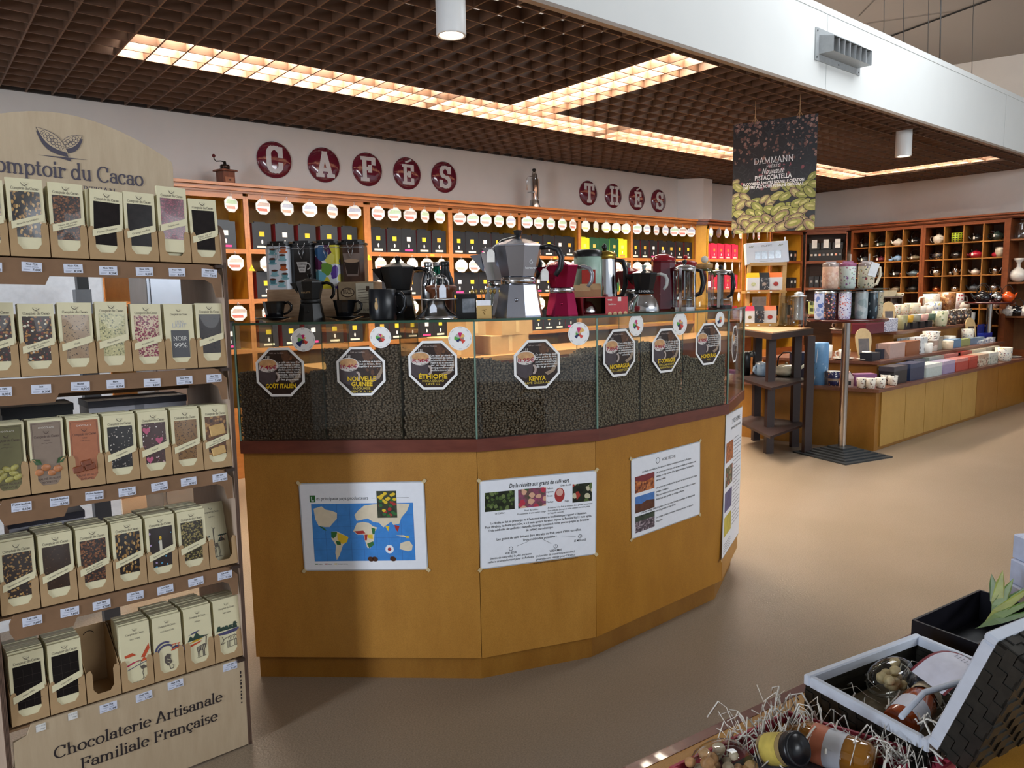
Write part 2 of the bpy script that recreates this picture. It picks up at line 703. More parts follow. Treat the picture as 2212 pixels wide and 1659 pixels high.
# back wall with the chamfered pilaster that stands out beside the last tea bay
struct(MB().box(-3.5, YW, 0, 11.2, YW + .15, 4.3), 'wall_back', PLASTER)
a = onz(1463, 387, ZC)
def chamfer(x0, y0, px, py):
    # 45 degree face from (x0, y0) towards the room, out to the pixel column px
    d = ray(px, py)
    k = d.y / d.x
    e = (y0 - k * x0) / (1 + k)
    return Vector((x0 + e, y0 - e, 0))


b = chamfer(a.x, YW, 1520, 385)
c = ony(1539, 388, b.y)
struct(MB().prism([(a.x, YW - .001), (b.x, b.y), (c.x, b.y), (c.x, YW - .001)], 2.0, ZC + .0), 'wall_pilaster', PLASTER)
struct(MB().box(XR, -1.5, 0, XR + .15, YW, 4.3), 'wall_right', PLASTER)
struct(MB().box(-3.6, -7, 0, -3.5, YW, 4.3), 'wall_left', PLASTER)
# painted bulkhead hung from the roof
bm = MB().box(-3.5, YB, ZC + .012, XR - .002, YB + .03, 3.335).box(-3.5, YB - .004, 3.30, XR - .002, YB + .07, 3.345).box(-3.5, YB - .004, ZC - .008, XR - .002, YB + .035, ZC + .012, 1)
for x in (5.24, 8.9, 2.2):
    bm.box(x, YB - .0012, ZC + .02, x + .003, YB, 3.3, 2)
struct(bm, 'wall_bulkhead', [PAINT, M('8a7c70', .5), M('a2a6a6', .6)])
# timber grid ceiling
gl = MB()
PITCH = .15
x = -3.4
while x < XR - .02:
    gl.box(x - .0045, YB + .035, ZC, x + .0045, YW - .02, ZC + .062)
    x += PITCH
y = YB + .10
while y < YW - .03:
    gl.box(-3.45, y - .0045, ZC + .0008, XR - .01, y + .0045, ZC + .0612)
    y += PITCH
gl.box(-3.45, YW - .022, ZC + .004, XR - .012, YW - .001, ZC + .07, 1)
struct(gl, 'ceiling_grid', [M('5e4433', .55, var=.12, vs=9), M('2c2622', .6)])
# roof above: flat bay, then the folds seen over the bulkhead
ZR = 4.45
P = [onz(1935, 75, ZR), onz(2140, 0, ZR)]
dirc = (P[1] - P[0]).normalized()
A0, A1 = P[0] - dirc * 2.2, P[1] + dirc * 5
roof = MB()
roof.box(-3.6, -7, ZR + .02, 15, 7, ZR + .12)
roof.poly([A0 + Vector((0, 0, -.005)), A1 + Vector((0, 0, -.005)), Vector((14.5, A1.y, 2.9)), Vector((14.5, A0.y + 2, 2.9))])
struct(roof, 'ceiling_roof', HIGHW)
cr = MB()
for a, b in ((onz(1870, 54, ZR), onz(2058, 28, ZR)), (onz(1855, 38, ZR), onz(1896, -4, ZR)), (A0 * .6 + A1 * .4, A0 * .42 + A1 * .58)):
    d = (b - a).normalized()
    n = Vector((-d.y, d.x, 0)) * .006
    z = Vector((0, 0, .012))
    cr.poly([a - n + z, b - n + z, b + n + z, a + n + z])
struct(cr, 'trim_roof_seams', M('6f6963', .8))
# suspension wires of the bulkhead
for i, (x0, y0, x1, y1) in enumerate(((1912, 28, 1910, 66), (1960, 2, 1952, 84), (2012, 0, 2005, 108), (2036, 0, 2031, 122), (2112, 8, 2100, 155))):
    b = ony(x1, y1, YB + .05)
    mb = MB()
    mb.tube([(b.x, b.y, 3.33), (b.x + .004, b.y + .02, 3.9), (b.x, b.y + .03, ZR + .02)], .003 if i != 3 else .006, 5)
    mb.build('suspension_wire', M('4a4745', .5), label='thin dark steel suspension wire above the white bulkhead, %s from the left' % ORD[i], cat='wire', group='wires holding the bulkhead')

# ---------------------------------------------------------------- recessed strip lights above the grid
LAMP = M('fff0dc', .5, var=0, emit=130.0)
ADDED_UPGLOW = M('ffeedd', .5, var=0, emit=7.0)  # glow added on top of the strips to brighten the roof above the grid
HOUSING = M('e8e6e2', .35, var=.02)
YS = onz(700, 170, ZC).y + .05
s1 = onz(1108, 237, ZC)
s2 = onz(1463, 125, ZC)
XS = (s1.x + s2.x) / 2 + .10
s3 = onz(1990, 362, ZC)


def strip(x0, y0, x1, y1, label):
    t = thing('strip_light', label, 'ceiling light', ((x0 + x1) / 2, (y0 + y1) / 2, ZC + .064), group='strip lights over the timber grid')
    hx, hy = (x1 - x0) / 2, (y1 - y0) / 2
    MB().box(-hx, -hy, .105, hx, hy, .12).box(-hx, -hy, .0, -hx + .006, hy, .105).box(hx - .006, -hy, 0, hx, hy, .105).box(-hx + .006, -hy, 0, hx - .006, -hy + .006, .105).box(-hx + .006, hy - .006, 0, hx - .006, hy, .105).build('housing', HOUSING, t)
    MB().box(-hx + .03, -hy + .06, .07, hx - .03, hy - .06, .10).build('diffuser', LAMP, t)
    MB().box(-hx + .02, -hy + .02, .121, hx - .02, hy - .02, .13).build('added_upglow', ADDED_UPGLOW, t)
    return t


a0 = onz(262, 100, ZC).x
segs = [(a0, 3.05), (3.1, 4.9), (4.95, 6.8), (6.85, 8.7), (8.75, s3.x + .1)]
for i, (xa, xb) in enumerate(segs):
    strip(xa, YS - .2, xb, YS + .2, 'warm strip light above the timber grid, %s segment of the long row' % ORD[i])
strip(XS - .2, YB + .1, XS + .2, YS - .21, 'warm white strip light above the grid meeting the long row midway')
strip(s3.x - .15, YB + .3, s3.x + .15, YS - .21, 'warm white strip light above the grid near the teapot wall')

# ---------------------------------------------------------------- cylinder downlights
def downlight(px, py, Y, label):
    b = ony(px, py, Y)
    t = thing('cylinder_downlight', label, 'ceiling light', (b.x, b.y, 2.555), group='cylinder downlights')
    R = .0675
    MB().lathe([(R * .80, .012), (R * .83, .0), (R * .98, 0), (R, .006), (R, .30), (0, .30)], 32).build('can', M('e9eae8', .4, var=.01), t)
    MB().lathe([(0, .012), (R * .8, .012)], 28, 0, False).build('lamp', M('fff2d8', .5, var=0, emit=14), t)
    l = bpy.data.lights.new('downlight_beam', 'SPOT')
    l.energy, l.spot_size, l.spot_blend, l.color, l.shadow_soft_size = 60, 1.9, .7, (1, .95, .88), .06
    o = bpy.data.objects.new('downlight_beam', l)
    COL.objects.link(o)
    o.location = (b.x, b.y, 2.54)
    return t


downlight(975, 80, 2.86, 'white cylinder downlight at the top edge, beside the bulkhead, nearest the camera')
downlight(1951, 335, 3.02, 'white cylinder downlight below the grid, to the right of the hanging poster')

# ---------------------------------------------------------------- air grille on the bulkhead
g0, g1 = ony(1761, 60, YB), ony(1855, 165, YB)
gz0, gz1 = ony(1808, 147, YB).z, ony(1808, 78, YB).z
t = thing('air_grille', 'grey metal air grille with angled fins on the white bulkhead', 'air vent', (g0.x, YB, gz0))
wv, hv = g1.x - g0.x, gz1 - gz0
GM = M('a9aeb0', .4, .3)
f = .045
fr = MB()
for bx in ((0, 0, wv, f), (0, hv - f, wv, hv), (0, f, f, hv - f), (wv - f, f, wv, hv - f)):
    fr.box(bx[0], -.008, bx[1], bx[2], 0, bx[3])
for sx_, sz_ in ((.02, .02), (wv / 2, .02), (wv - .02, .02), (.02, hv - .02), (wv / 2, hv - .02), (wv - .02, hv - .02)):
    fr.push(T((sx_, -.008, sz_)) @ RX(PI / 2)).cyl(0, 0, 0, .003, .006, 8, 1).pop()
fr.build('frame', [GM, M('55585a', .4, .5)], t)
hd = MB()
x0, x1, z0, z1 = f, wv - f, f, hv - f
P0 = [(x0, -.004, z0), (x1, -.004, z0), (x1, -.004, z1), (x0, -.004, z1)]
P1 = [(x0 + .03, -.10, z0 + .005), (x1 + .03, -.10, z0 + .005), (x1 + .03, -.10, z1 - .02), (x0 + .03, -.10, z1 - .02)]
for i in range(4):
    j = (i + 1) % 4
    hd.poly([P0[i], P0[j], P1[j], P1[i]])
hd.build('hood', GM, t)
MB().poly([(x0 + .002, -.006, z0), (x1 - .002, -.006, z0), (x1 - .002, -.006, z1), (x0 + .002, -.006, z1)]).build('duct', M('1d1e20', .7), t)
for i in range(1, 7):
    xx = x0 + (x1 - x0) * i / 7
    MB().box(xx + .028, -.098, z0 + .006, xx + .032, -.03, z1 - .022).build('fin', M('c9cdcf', .35, .4), t)
# ================================================================ tea wall: shelf bays, caddies, hanging tags
CHERRY = wood('a0622c', 'b4763e', (1, 6, 6), 4, .38, coat=.15)
CHERRYD = wood('7a3f1c', '8d5228', (1, 6, 6), 4, .4)
GOLDB = wood('9c7020', 'b58530', (3, 3, 1), 5, .5, .2)
GOLDS = wood('b8841e', 'c9962e', (3, 3, 1), 5, .45, .2)
DKWOOD = wood('6a3416', '7e4420', (1, 6, 6), 4, .4)
YC = 5.65
SH = [1.758, 1.381, 1.0]
ZT = 2.15
bays = []
px = [(399, 527), (538, 786), (800, 968), (977, 1119), (1125, 1249), (1255, 1363), (1367, 1503)]
for a, b in px:
    bays.append((ony(a, 470, YC).x, ony(b, 470, YC).x))
bays[0] = (bays[0][0] - .55, bays[0][1])
NAMES = ['leftmost', 'second', 'third', 'fourth', 'fifth', 'sixth', 'seventh']


def bay(label, w, d, shelves, zt, mats, parent_mx, lip=.034, pl=.0175, pr=.0175):
    """open shelf bay: local x along the front, y into the wall, front at y = 0"""
    t = thing('shelf_bay', label, 'shelf unit', Mx=parent_mx, group='shelf bays of the tea wall')
    FR, BK, SD = mats
    MB().box(0, d - .012, .02, w, d, zt).build('back_panel', BK, t)
    for x, x2 in ((-pl, 0), (w, w + pr)):
        mb = MB().box(x, 0, .0, x2, .022, zt)
        mb.box(x, .022, .0, x2, d, zt, 1)
        mb.build('side_panel', [FR, SD], t)
    for z in shelves:
        mb = MB().box(0, .0, z - lip, w, .022, z).box(0, .022, z - .022, w, d - .012, z, 1)
        mb.build('shelf', [FR, SD], t)
    MB().box(0, 0, zt - .02, w, .022, zt + .02).box(0, .022, zt, w, d, zt + .02, 1).build('top_rail', [FR, SD], t)
    MB().box(0, .005, 0, w, .03, .55).build('base_panel', FR, t)
    return t


for i, (a, b) in enumerate(bays):
    bay('cherry wood tea shelf bay on the back wall, %s from the left' % (NAMES[i] if i else 'first'), b - a, YW - YC - .005, SH, ZT, (CHERRY, GOLDB, GOLDS), T((a, YC, 0)), pl=(a - bays[i - 1][1]) / 2 - .0003 if i else .03, pr=(bays[i + 1][0] - b) / 2 - .0003 if i < 6 else .004)
# cornice over the whole row
cor = MB()
xa, xb = bays[0][0] - .05, bays[-1][1] + .03
for y0, z0, z1 in ((-.012, 2.17, 2.185), (-.03, 2.185, 2.205), (-.022, 2.205, 2.215), (-.05, 2.215, 2.235)):
    cor.box(xa, YC + y0, z0, xb, YW - .01, z1)
tag(cor.build('cabinet_cornice', CHERRY), 'moulded cherry wood cornice running along the top of the tea shelf bays', 'cornice')

# ---- section beyond the pilaster: gold end panel, bays A and B and C, corner bay D
X0 = bays[-1][1] + .005
e1 = chamfer(X0, YC, 1524, 600)
YA = e1.y
mb = MB().prism([(X0, YC), (e1.x, e1.y), (e1.x + .05, e1.y), (X0 + .05, YC + .06)], 0, 2.17)
o = mb.build('end_panel', [GOLDS])
tag(o, 'golden laminate end panel standing between the tea bays and the pink box bay', 'panel')
mb = None
pxs = [(1528, 1603), (1613, 1664), (1669, 1734)]
SEC = []
for i, (a, b) in enumerate(pxs):
    xa_, xb_ = ony(a, 500, YA).x, ony(b, 500, YA).x
    SEC.append((xa_, xb_))
    bay(['cherry wood bay of bright pink tea boxes, beyond the gold end panel', 'cherry wood bay of orange tea boxes behind the hanging poster', 'deep cherry wood bay with few small black boxes, beside the corner bay'][i], xb_ - xa_, .38, [SH[0] + .005, SH[1], SH[2]], ZT, (DKWOOD if i == 2 else CHERRY, GOLDB, GOLDS), T((xa_, YA, 0)), pl=.012, pr=.02)
D0 = Vector((SEC[2][1] + .045, YA, 0))
D1 = Vector((10.37, 5.05, 0))
dd = (D1 - D0)
wD = dd.length - .07
ang = math.atan2(dd.y, dd.x)
MD = T(D0 + dd.normalized() * .035) @ RZ(ang)
bay('dark framed corner bay of black and pale green tea boxes, beside the teapot wall', wD, .30, [SH[0], SH[1], SH[2]], ZT, (DKWOOD, wood('4a2c14', '5c3a1c'), DKWOOD), MD)
cor = MB()
for o_, z0, z1 in ((.012, 2.17, 2.185), (.03, 2.185, 2.205), (.05, 2.215, 2.235), (.02, 2.205, 2.215)):
    P = [(X0 - .02, YC - o_), (e1.x, YA - o_), (D0.x, YA - o_), (10.37 - o_, 5.05 - .02), (10.37 - o_, 2.2), (10.71, 2.2), (10.71, YA + .3), (X0 - .02, YA + .42)]
    cor.prism(P, z0, z1)
tag(cor.build('corner_cornice', DKWOOD), 'dark moulded cornice running over the pink box bay, the corner and the teapot cubbyholes', 'cornice')

# ---- hanging octagonal tags
def octo(r, a0=PI / 8, ry=None):
    return [(r * math.cos(a0 + i * PI / 4), (ry or r) * math.sin(a0 + i * PI / 4)) for i in range(8)]


TAGC = thin_glass('e8f0ef', 1.4, 'acrylic')


def make_tag(c1, c2, c3):
    t = thing('hanging_tag', 'x', 'tag')
    R = .062
    mb = MB(RX(PI / 2))
    mb.prism(octo(R), -.002, .002, 0)
    for z, s_ in ((.0024, 1), (-.0024, -1)):
        P = octo(R * .86)
        mb.poly([(x, y, z) for x, y in P], 1)
        mb.poly([(-.05, .004, z * 1.2), (.05, .004, z * 1.2), (.05, .03, z * 1.2), (-.03, .034, z * 1.2)], 2)
        mb.poly([(-.05, -.012, z * 1.2), (.03, -.014, z * 1.2), (.034, -.034, z * 1.2), (-.036, -.034, z * 1.2)], 3)
        mb.poly([(-.03, -.036, z * 1.3), (.028, -.036, z * 1.3), (.024, -.048, z * 1.3), (-.022, -.048, z * 1.3)], 1)
    mb.build('plate', [M('dfe6ea', .12, var=.02), M('fbfbfa', .25, var=0), M(c1, .35, var=.1, vs=60), M(c2, .35, var=.1, vs=60)], t)
    MB().tube([(-.004, 0, R * .9), (-.006, 0, R + .014), (0, 0, R + .022), (.006, 0, R + .014), (.004, 0, R * .9)], .0015, 5).build('hook', M('c9d0d4', .2, var=0), t)
    return t


tagp = [make_tag('b9c6dd', 'e2b6a6', 0), make_tag('bfe0c4', 'e6a9a0', 0), make_tag('c9b9b2', 'd97f72', 0), make_tag('e6f2ec', 'f2e6a0', 0)]
TAGROWS = [[(499.6,), (568, 620, 669, 717, 764.5), (816, 851.5, 885, 917, 949), (992, 1020.5, 1048.7, 1077, 1102.8), (1138, 1163.5, 1189, 1214, 1237), (1264.6, 1287, 1309, 1331, 1352), (1376, 1397.5, 1418, 1437.4, 1457, 1475, 1493)]]
used = set()


def hang(k, X, Y, z, rz, label, grp):
    p = tagp[k]
    if k not in used:
        used.add(k)
        p.location, p.rotation_euler = (X, Y, z), (0, 0, rz)
        p['label'], p['group'] = label, grp
    else:
        copy(p, label, grp, (X, Y, z), rz)


for r in range(3):
    for bi, row in enumerate(TAGROWS[0]):
        if r == 2 and bi > 4:
            continue
        for ti, x in enumerate(row):
            X = ony(x, 450, YC).x + (.005 if r else 0)
            k = 3 if bi == 5 and r == 0 else rnd.choice((0, 0, 1, 2) if bi < 2 else (1, 1, 0, 2))
            z = (2.085, SH[0] - .105, SH[1] - .105)[r]
            hang(k, X, YC - .004 if r else YC - .002, z - (.005 if bi % 2 else 0), rnd.uniform(-.5, .35), 'octagonal tag, %s along the %s of %s' % (ORD[ti], ('top rail', 'upper shelf edge', 'lower shelf edge')[r], 'the first tea bay' if bi == 0 else 'the %s tea bay' % NAMES[bi]), 'tags hanging in the tea bays')
for j, x in enumerate((1536, 1552.5, 1569.5, 1584, 1600, 1615, 1628, 1639, 1657)):
    X = ony(x, 505, YA).x
    hang(2 if j > 4 else 3, X, YA, 2.085, (.2, 1.1, .1, .8, .2, .7, .4, .3, .6)[j], 'white octagonal tag, %s from the left in the row below the hanging poster' % ORD[j], 'tags over the pink and orange boxes')
for j, x in enumerate((1532, 1549, 1566, 1582, 1597)):
    hang(3, ony(x, 567, YA).x, YA, SH[0] - .10, .15 + .1 * j, 'white octagonal tag under the pink boxes, %s from the left' % ORD[j], 'tags over the pink and orange boxes')
for j, x in enumerate((1580, 1596)):
    hang(3, ony(x, 631, YA).x, YA, SH[1] - .10, .3, 'white octagonal tag on the lowest visible edge of the pink bay, %s one' % ('left', 'right')[j], 'tags over the pink and orange boxes')

# ---- caddies
def make_caddy(front, side, lab, pill, w=.15, h=.205, d=.10, foil=False):
    t = thing('tea_box', 'x', 'tea box')
    mb = MB()
    mb.box(-w / 2, -.0, 0, w / 2, d, h, 0)
    mb.poly([(-w / 2 - .0006, .001, .003), (-w / 2 - .0006, .001, h - .003), (-w / 2 - .0006, d, h - .003), (-w / 2 - .0006, d, .003)], 1)
    mb.poly([(w / 2 + .0006, .001, .003), (w / 2 + .0006, d, .003), (w / 2 + .0006, d, h - .003), (w / 2 + .0006, .001, h - .003)], 1)
    mb.box(-w * .3, d * .3, h, w * .3, d * .5, h + .012, 0)
    mb.build('box_body', [M(front, .3, var=.08, vs=30), M(side, .4)], t)
    f = MB(RX(PI / 2))
    f.rect(-.02, h * .50, .02, h * .68, .0012, 0)
    f.disc(0, h * .3, .008, .017, .0012, 12, 1)
    f.rect(-.042, h * .075, .042, h * .155, .0012, 2)
    f.build('label_print', [M(lab, .5), WHITE, M(pill, .5)], t)
    return t


KINDS = {}


def caddy(kind, X, Y, z, label, grp, rz=0, sc=None):
    if kind not in KINDS:
        spec = {'by': ('1d1e21', '7c2530', 'd9c02c', 'f0ecd2'), 'bw': ('1d1e21', '7c2530', 'eeeeee', 'd43f8a'), 'bo': ('1d1e21', '7c2530', 'c9a23a', 'f0ecd2'),
                'li': ('c8d42a', 'b4c62a', 'dfe58a', 'e08a5a'), 'dg': ('1f4a33', '9ad05a', 'c9b25a', 'a8d840'), 'pk': ('d8304e', 'b8203e', 'c8853a', 'f2d8c0'), 'or': ('ee7a1c', 'd8620c', 'f6e6d0', 'f2b070')}[kind]
        p = make_caddy(*spec)
        KINDS[kind] = p
        p.location, p.rotation_euler = (X, Y, z), (0, 0, rz)
        p['label'], p['group'] = label, grp
        if sc:
            p.scale = (sc, sc, sc)
        return p
    return copy(KINDS[kind], label, grp, (X, Y, z), rz, sc=sc or 1)


DESC = {'by': 'black tea box with yellow label', 'bw': 'black tea box with white label', 'bo': 'black tea box with gold label', 'li': 'lime green tea box', 'dg': 'dark green tea box', 'pk': 'bright pink tea box', 'or': 'orange tea box'}
seq = [['bw', 'by'], ['by', 'bw', 'by', 'by', 'by'], ['by', 'by', 'bw', 'by', 'bo'], ['by', 'by', 'bw', 'by', 'by'], ['by', 'bo', 'by', 'bw', 'bo'], ['li', 'dg', 'dg', 'dg', 'li'], ['by', 'bo', 'bw', 'bo', 'bo', 'bo', 'by']]
for r in range(3):
    for bi, (a, b) in enumerate(bays):
        ks = seq[bi]
        if r == 2 and bi in (5, 6):
            continue
        n = len(ks)
        if bi == 0:
            xs = [b - .13] if r == 0 else ([b - .32] if r == 1 else [b - .14])
        elif r == 1 and bi == 1:
            xs = [a + .12 + i * .18 for i in range(5)]
        else:
            st = (b - a - .03) / n
            xs = [a + .015 + st * (i + .5) for i in range(n)]
        for i, X in enumerate(xs):
            k = ks[(i + r * 2) % n] if bi != 5 else ks[i]
            w = .15 if bi != 6 else .14
            caddy(k, X + rnd.uniform(-.006, .006), YC + (.05 if bi == 1 and r == 0 else .03) + rnd.uniform(0, .015), SH[r], '%s, %s on the %s shelf of the %s tea bay' % (DESC[k], ORD[i], ('upper', 'middle', 'lower')[r], NAMES[bi] if bi else 'first'), 'tea boxes of the back wall', rnd.uniform(-.05, .05), 1 if bi != 5 else 1.0)
a, b = SEC[0]
for i in range(5):
    X = a - .02 + (b - a) * (i + .42) / 5
    caddy('pk', X, YA + .03, SH[0] + .005, 'bright pink tea box, %s on the upper shelf beyond the gold panel' % ORD[i], 'pink tea boxes', 0, .92)
    caddy('pk', X, YA + .03, SH[1], 'bright pink tea box, %s on the middle shelf beyond the gold panel' % ORD[i], 'pink tea boxes', 0, .92)
a, b = SEC[1]
for r in range(3):
    for i in range(3):
        caddy('or', a + (b - a) * (i + .5) / 3, YA + .03, SH[r], 'orange tea box, %s on the %s shelf behind the pouch ladder' % (ORD[i], ('upper', 'middle', 'lower')[r]), 'orange tea boxes', 0, .9)
# small dark boxes of the deep bay and the corner bay
def small_box(name, Mx, w, d, h, col, patch, label, grp, cat='tea box'):
    t = thing(name, label, cat, Mx=Mx, group=grp)
    MB().bbox(-w / 2, 0, 0, w / 2, d, h, .002).build('box_body', M(col, .4, var=.1), t)
    MB(RX(PI / 2)).rect(-w * .25, h * .45, w * .25, h * .45 + w * .5, .001).build('label_print', M(patch, .5), t)
    return t


a, b = SEC[2]
n = 0
for r, (xs, h) in enumerate((([.35, .5, .74, .88], .15), ([.08, .22, .36, .78, .9], .15), ([.1, .25, .4, .8], .14))):
    for q in xs:
        n += 1
        small_box('tea_canister', T((a + (b - a) * q, YA + .05, SH[r] + .001)), .075, .07, h, '17181a', ('d8d8d4', 'c48a6a', 'b8bcb8')[n % 3], 'small black tea canister, %s on the %s shelf of the deep bay' % (ORD[xs.index(q)], ('upper', 'middle', 'lower')[r]), 'small black canisters')
n = 0
for j in range(3):
    for k in range(2):
        w = (wD - .06) / 3
        small_box('flat_tea_box', MD @ T((.03 + w * (j + .5), .05, SH[0] + .16 + .05 * k)), w - .015, .15, .048, '26282a', 'e6e6e2', 'flat black tea box, %s, %s stack on the corner bay upper shelf' % (('lower one', 'upper one')[k], ('left', 'middle', 'right')[j]), 'flat black boxes')
for j in range(8):
    small_box('tea_canister', MD @ T((.05 + (wD - .09) * (j + .4) / 8, .05, SH[0] + .001)), .058, .08, .157, '1d1f21', ('b8a89a', 'c9d0d0', 'e8a88a', '7a8082')[j % 4], 'slim black tea canister, %s in the upper row of the corner bay' % ORD[j], 'slim canisters of the corner bay')
for j in range(6):
    small_box('tea_canister', MD @ T((.05 + (wD - .09) * (j + .4) / 6, .05, SH[1] + .001)), .062, .08, .16 if j < 3 else .2, '232528', ('8a8480', '9aa0a0')[j % 2], 'slim charcoal canister, %s on the corner bay middle shelf' % ORD[j], 'slim canisters of the corner bay')
for k in range(2):
    for j in range(5):
        small_box('cube_tea_box', MD @ T((.06 + (wD - .1) * (j + .4) / 5, .05, SH[2] + .001 + .09 * k)), .092, .09, .088, 'b4bb72', '3c4a2a', 'pale green cube tea box, %s in the %s row of the corner bay' % (ORD[j], ('bottom', 'top')[k]), 'pale green cube boxes')

# ---- yellow notices stuck on the bay posts
for k, (px_, py_) in enumerate(((544, 579), (797, 556))):
    P = ony(px_, py_, YC - .001)
    mb = MB(T(P) @ RX(PI / 2))
    mb.prism([(-.024, -.022), (.024, -.022), (0, .026)], -.001, .0005)
    mb.text('!', 0, -.016, .03, .0008, 1)
    mb.build('warning_sticker', [M('dcc424', .5), M('6a5a10', .5)], label='small yellow triangular sticker on the shelf post, %s of two' % ('left', 'right')[k], cat='sticker', group='yellow triangle stickers')
for k, (px_, py_) in enumerate(((934, 552), (1199, 553.5), (1274, 554.5), (985, 640))):
    z = SH[0] - .017 if k < 3 else SH[1] - .017
    P = ony(px_, py_, YC - .001)
    tag(MB(T((P.x, YC - .0012, z)) @ RX(PI / 2)).box(-.022, -.009, 0, .022, .009, .0006).build('shelf_ticket', M('dcb43c', .5)), 'small yellow shelf ticket on the shelf edge of a tea bay, %s of four' % ORD[k], 'ticket', 'yellow shelf tickets')

# ---- word discs on the wall
def slab(ch):
    t = .2
    P = []
    if ch == 'C':
        P = [[(.62, .62), (.62, .72)] + arc(.38, .72, .24, .24, 0, 180, 8) + arc(.38, .28, .24, .24, 180, 360, 8) + [(.62, .38)], [(.62, .6), (.62, .98)]]
    if ch == 'A':
        P = [[(.40, 1), (.16, .05)], [(.40, 1), (.66, .05)], [(.24, .3), (.58, .3)], [(.02, .06), (.34, .06)], [(.50, .06), (.82, .06)], [(.3, .96), (.5, .96)]]
    if ch in 'FEÉ':
        P = [[(.22, 0), (.22, 1)], [(.06, .94), (.70, .94)], [(.66, .98), (.66, .70)], [(.2, .52), (.50, .52)], [(.48, .38), (.48, .66)]]
        P += [[(.06, .06), (.70, .06)], [(.66, .02), (.66, .30)]] if ch != 'F' else [[(.04, .06), (.42, .06)]]
        if ch == 'É':
            P += [[(.26, 1.11), (.60, 1.26)]]
    if ch == 'S':
        P = [arc(.4, .72, .22, .22, 10, 270, 12) + arc(.4, .27, .24, .22, 90, -170, 12), [(.62, .66), (.62, .96)], [(.16, .04), (.16, .34)]]
    if ch == 'T':
        P = [[(.4, 0), (.4, 1)], [(.06, .94), (.74, .94)], [(.1, .98), (.1, .68)], [(.70, .98), (.70, .68)], [(.24, .06), (.56, .06)]]
    if ch == 'H':
        P = [[(.2, 0), (.2, 1)], [(.62, 0), (.62, 1)], [(.2, .5), (.6, .5)]] + [[(x - .16, y), (x + .16, y)] for x in (.2, .62) for y in (.06, .94)]
    mb = MB()
    zi = 0
    for p in P:
        for (ax, ay), (bx, by) in zip(p, p[1:]):
            L = math.hypot(bx - ax, by - ay) or 1e-6
            dx, dy = (bx - ax) / L, (by - ay) / L
            wd = t * (1.0 if abs(dy) > .5 else .75) * (1 if len(p) > 2 or abs(dy) < .5 else 1.0)
            e = .02
            wd = .10 if ay > 1.05 else wd
            nx, ny = -dy * wd / 2, dx * wd / 2
            zi += 4e-4
            mb.poly([(ax - dx * e - nx, ay - dy * e - ny, zi), (bx + dx * e - nx, by + dy * e - ny, zi), (bx + dx * e + nx, by + dy * e + ny, zi), (ax - dx * e + nx, ay - dy * e + ny, zi)])
    return mb


BURG = M('6e1e30', .10, var=.06, vs=8, coat=.8)
for i, (ch, x, y) in enumerate((('C', 593, 349), ('A', 700, 359), ('F', 794, 369.5), ('É', 880, 379), ('S', 960, 387), ('T', 1271, 420), ('H', 1325, 418), ('É', 1376, 428), ('S', 1423, 432))):
    P = ony(x, y, YW - .01)
    P.z = 2.503 if i < 5 else 2.49 - .003 * (i - 5)
    R = .146 if i < 5 else .138
    lab = 'round burgundy wall disc with white letter %s in the word %s' % (ch, 'CAFÉS' if i < 5 else 'THÉS')
    t = thing('letter_disc', lab, 'sign', Mx=T(P) @ RX(PI / 2), group='letter discs')
    MB().lathe([(R, -.008), (R, .0), (R * .97, .006), (R * .6, .012), (0, .014)], 40).build('disc', BURG, t)
    mb = slab(ch)
    h = .205 if ch not in 'É' else .175
    m2 = MB(T((-.4 * h, -h * .5 - (.012 if ch == 'É' else 0), .0155)) @ Matrix.Scale(h, 4))
    m2.v = [tuple(m2.M @ Vector(v)) for v in mb.v]
    m2.f, m2.m, m2.sm = mb.f, mb.m, mb.sm
    m2.build('letter', M('d9d5d2', .3, var=.02), t)

# ---- coffee mill on the cornice
P = ony(489, 408, YC + .10)
t = thing('coffee_mill', 'small brown wooden coffee mill with crank handle on top of the tea shelves', 'coffee grinder', (P.x, YC + .10, 2.235), .25)
BW = wood('5a2f1e', '7a4630', (8, 8, 1), 6, .4)
MB().bbox(-.06, -.06, 0, .06, .06, .012, .003).box(-.048, -.048, .012, .048, .048, .10).bbox(-.065, -.065, .10, .065, .065, .112, .003).build('case', BW, t)
MB().box(-.036, -.052, .016, .036, -.046, .056).build('drawer', wood('8a5a40', '9a6a50', (8, 8, 1), 6, .4), t)
MB().ball((0, -.056, .036), .006).build('knob', M('2a1a14', .3), t)
MB().lathe([(.0, .112), (.034, .112), (.036, .14), (.03, .15), (.012, .152), (.01, .175), (0, .178)], 16).build('hopper', M('3a2c26', .3, .6), t)
MB().tube([(0, 0, .168), (-.03, 0, .175), (-.07, 0, .168), (-.085, 0, .18), (-.088, 0, .195)], .004, 6).build('crank', M('2a2624', .3, .8), t)
MB().ball((-.088, 0, .205), .013).build('crank_knob', M('5a1414', .3), t)
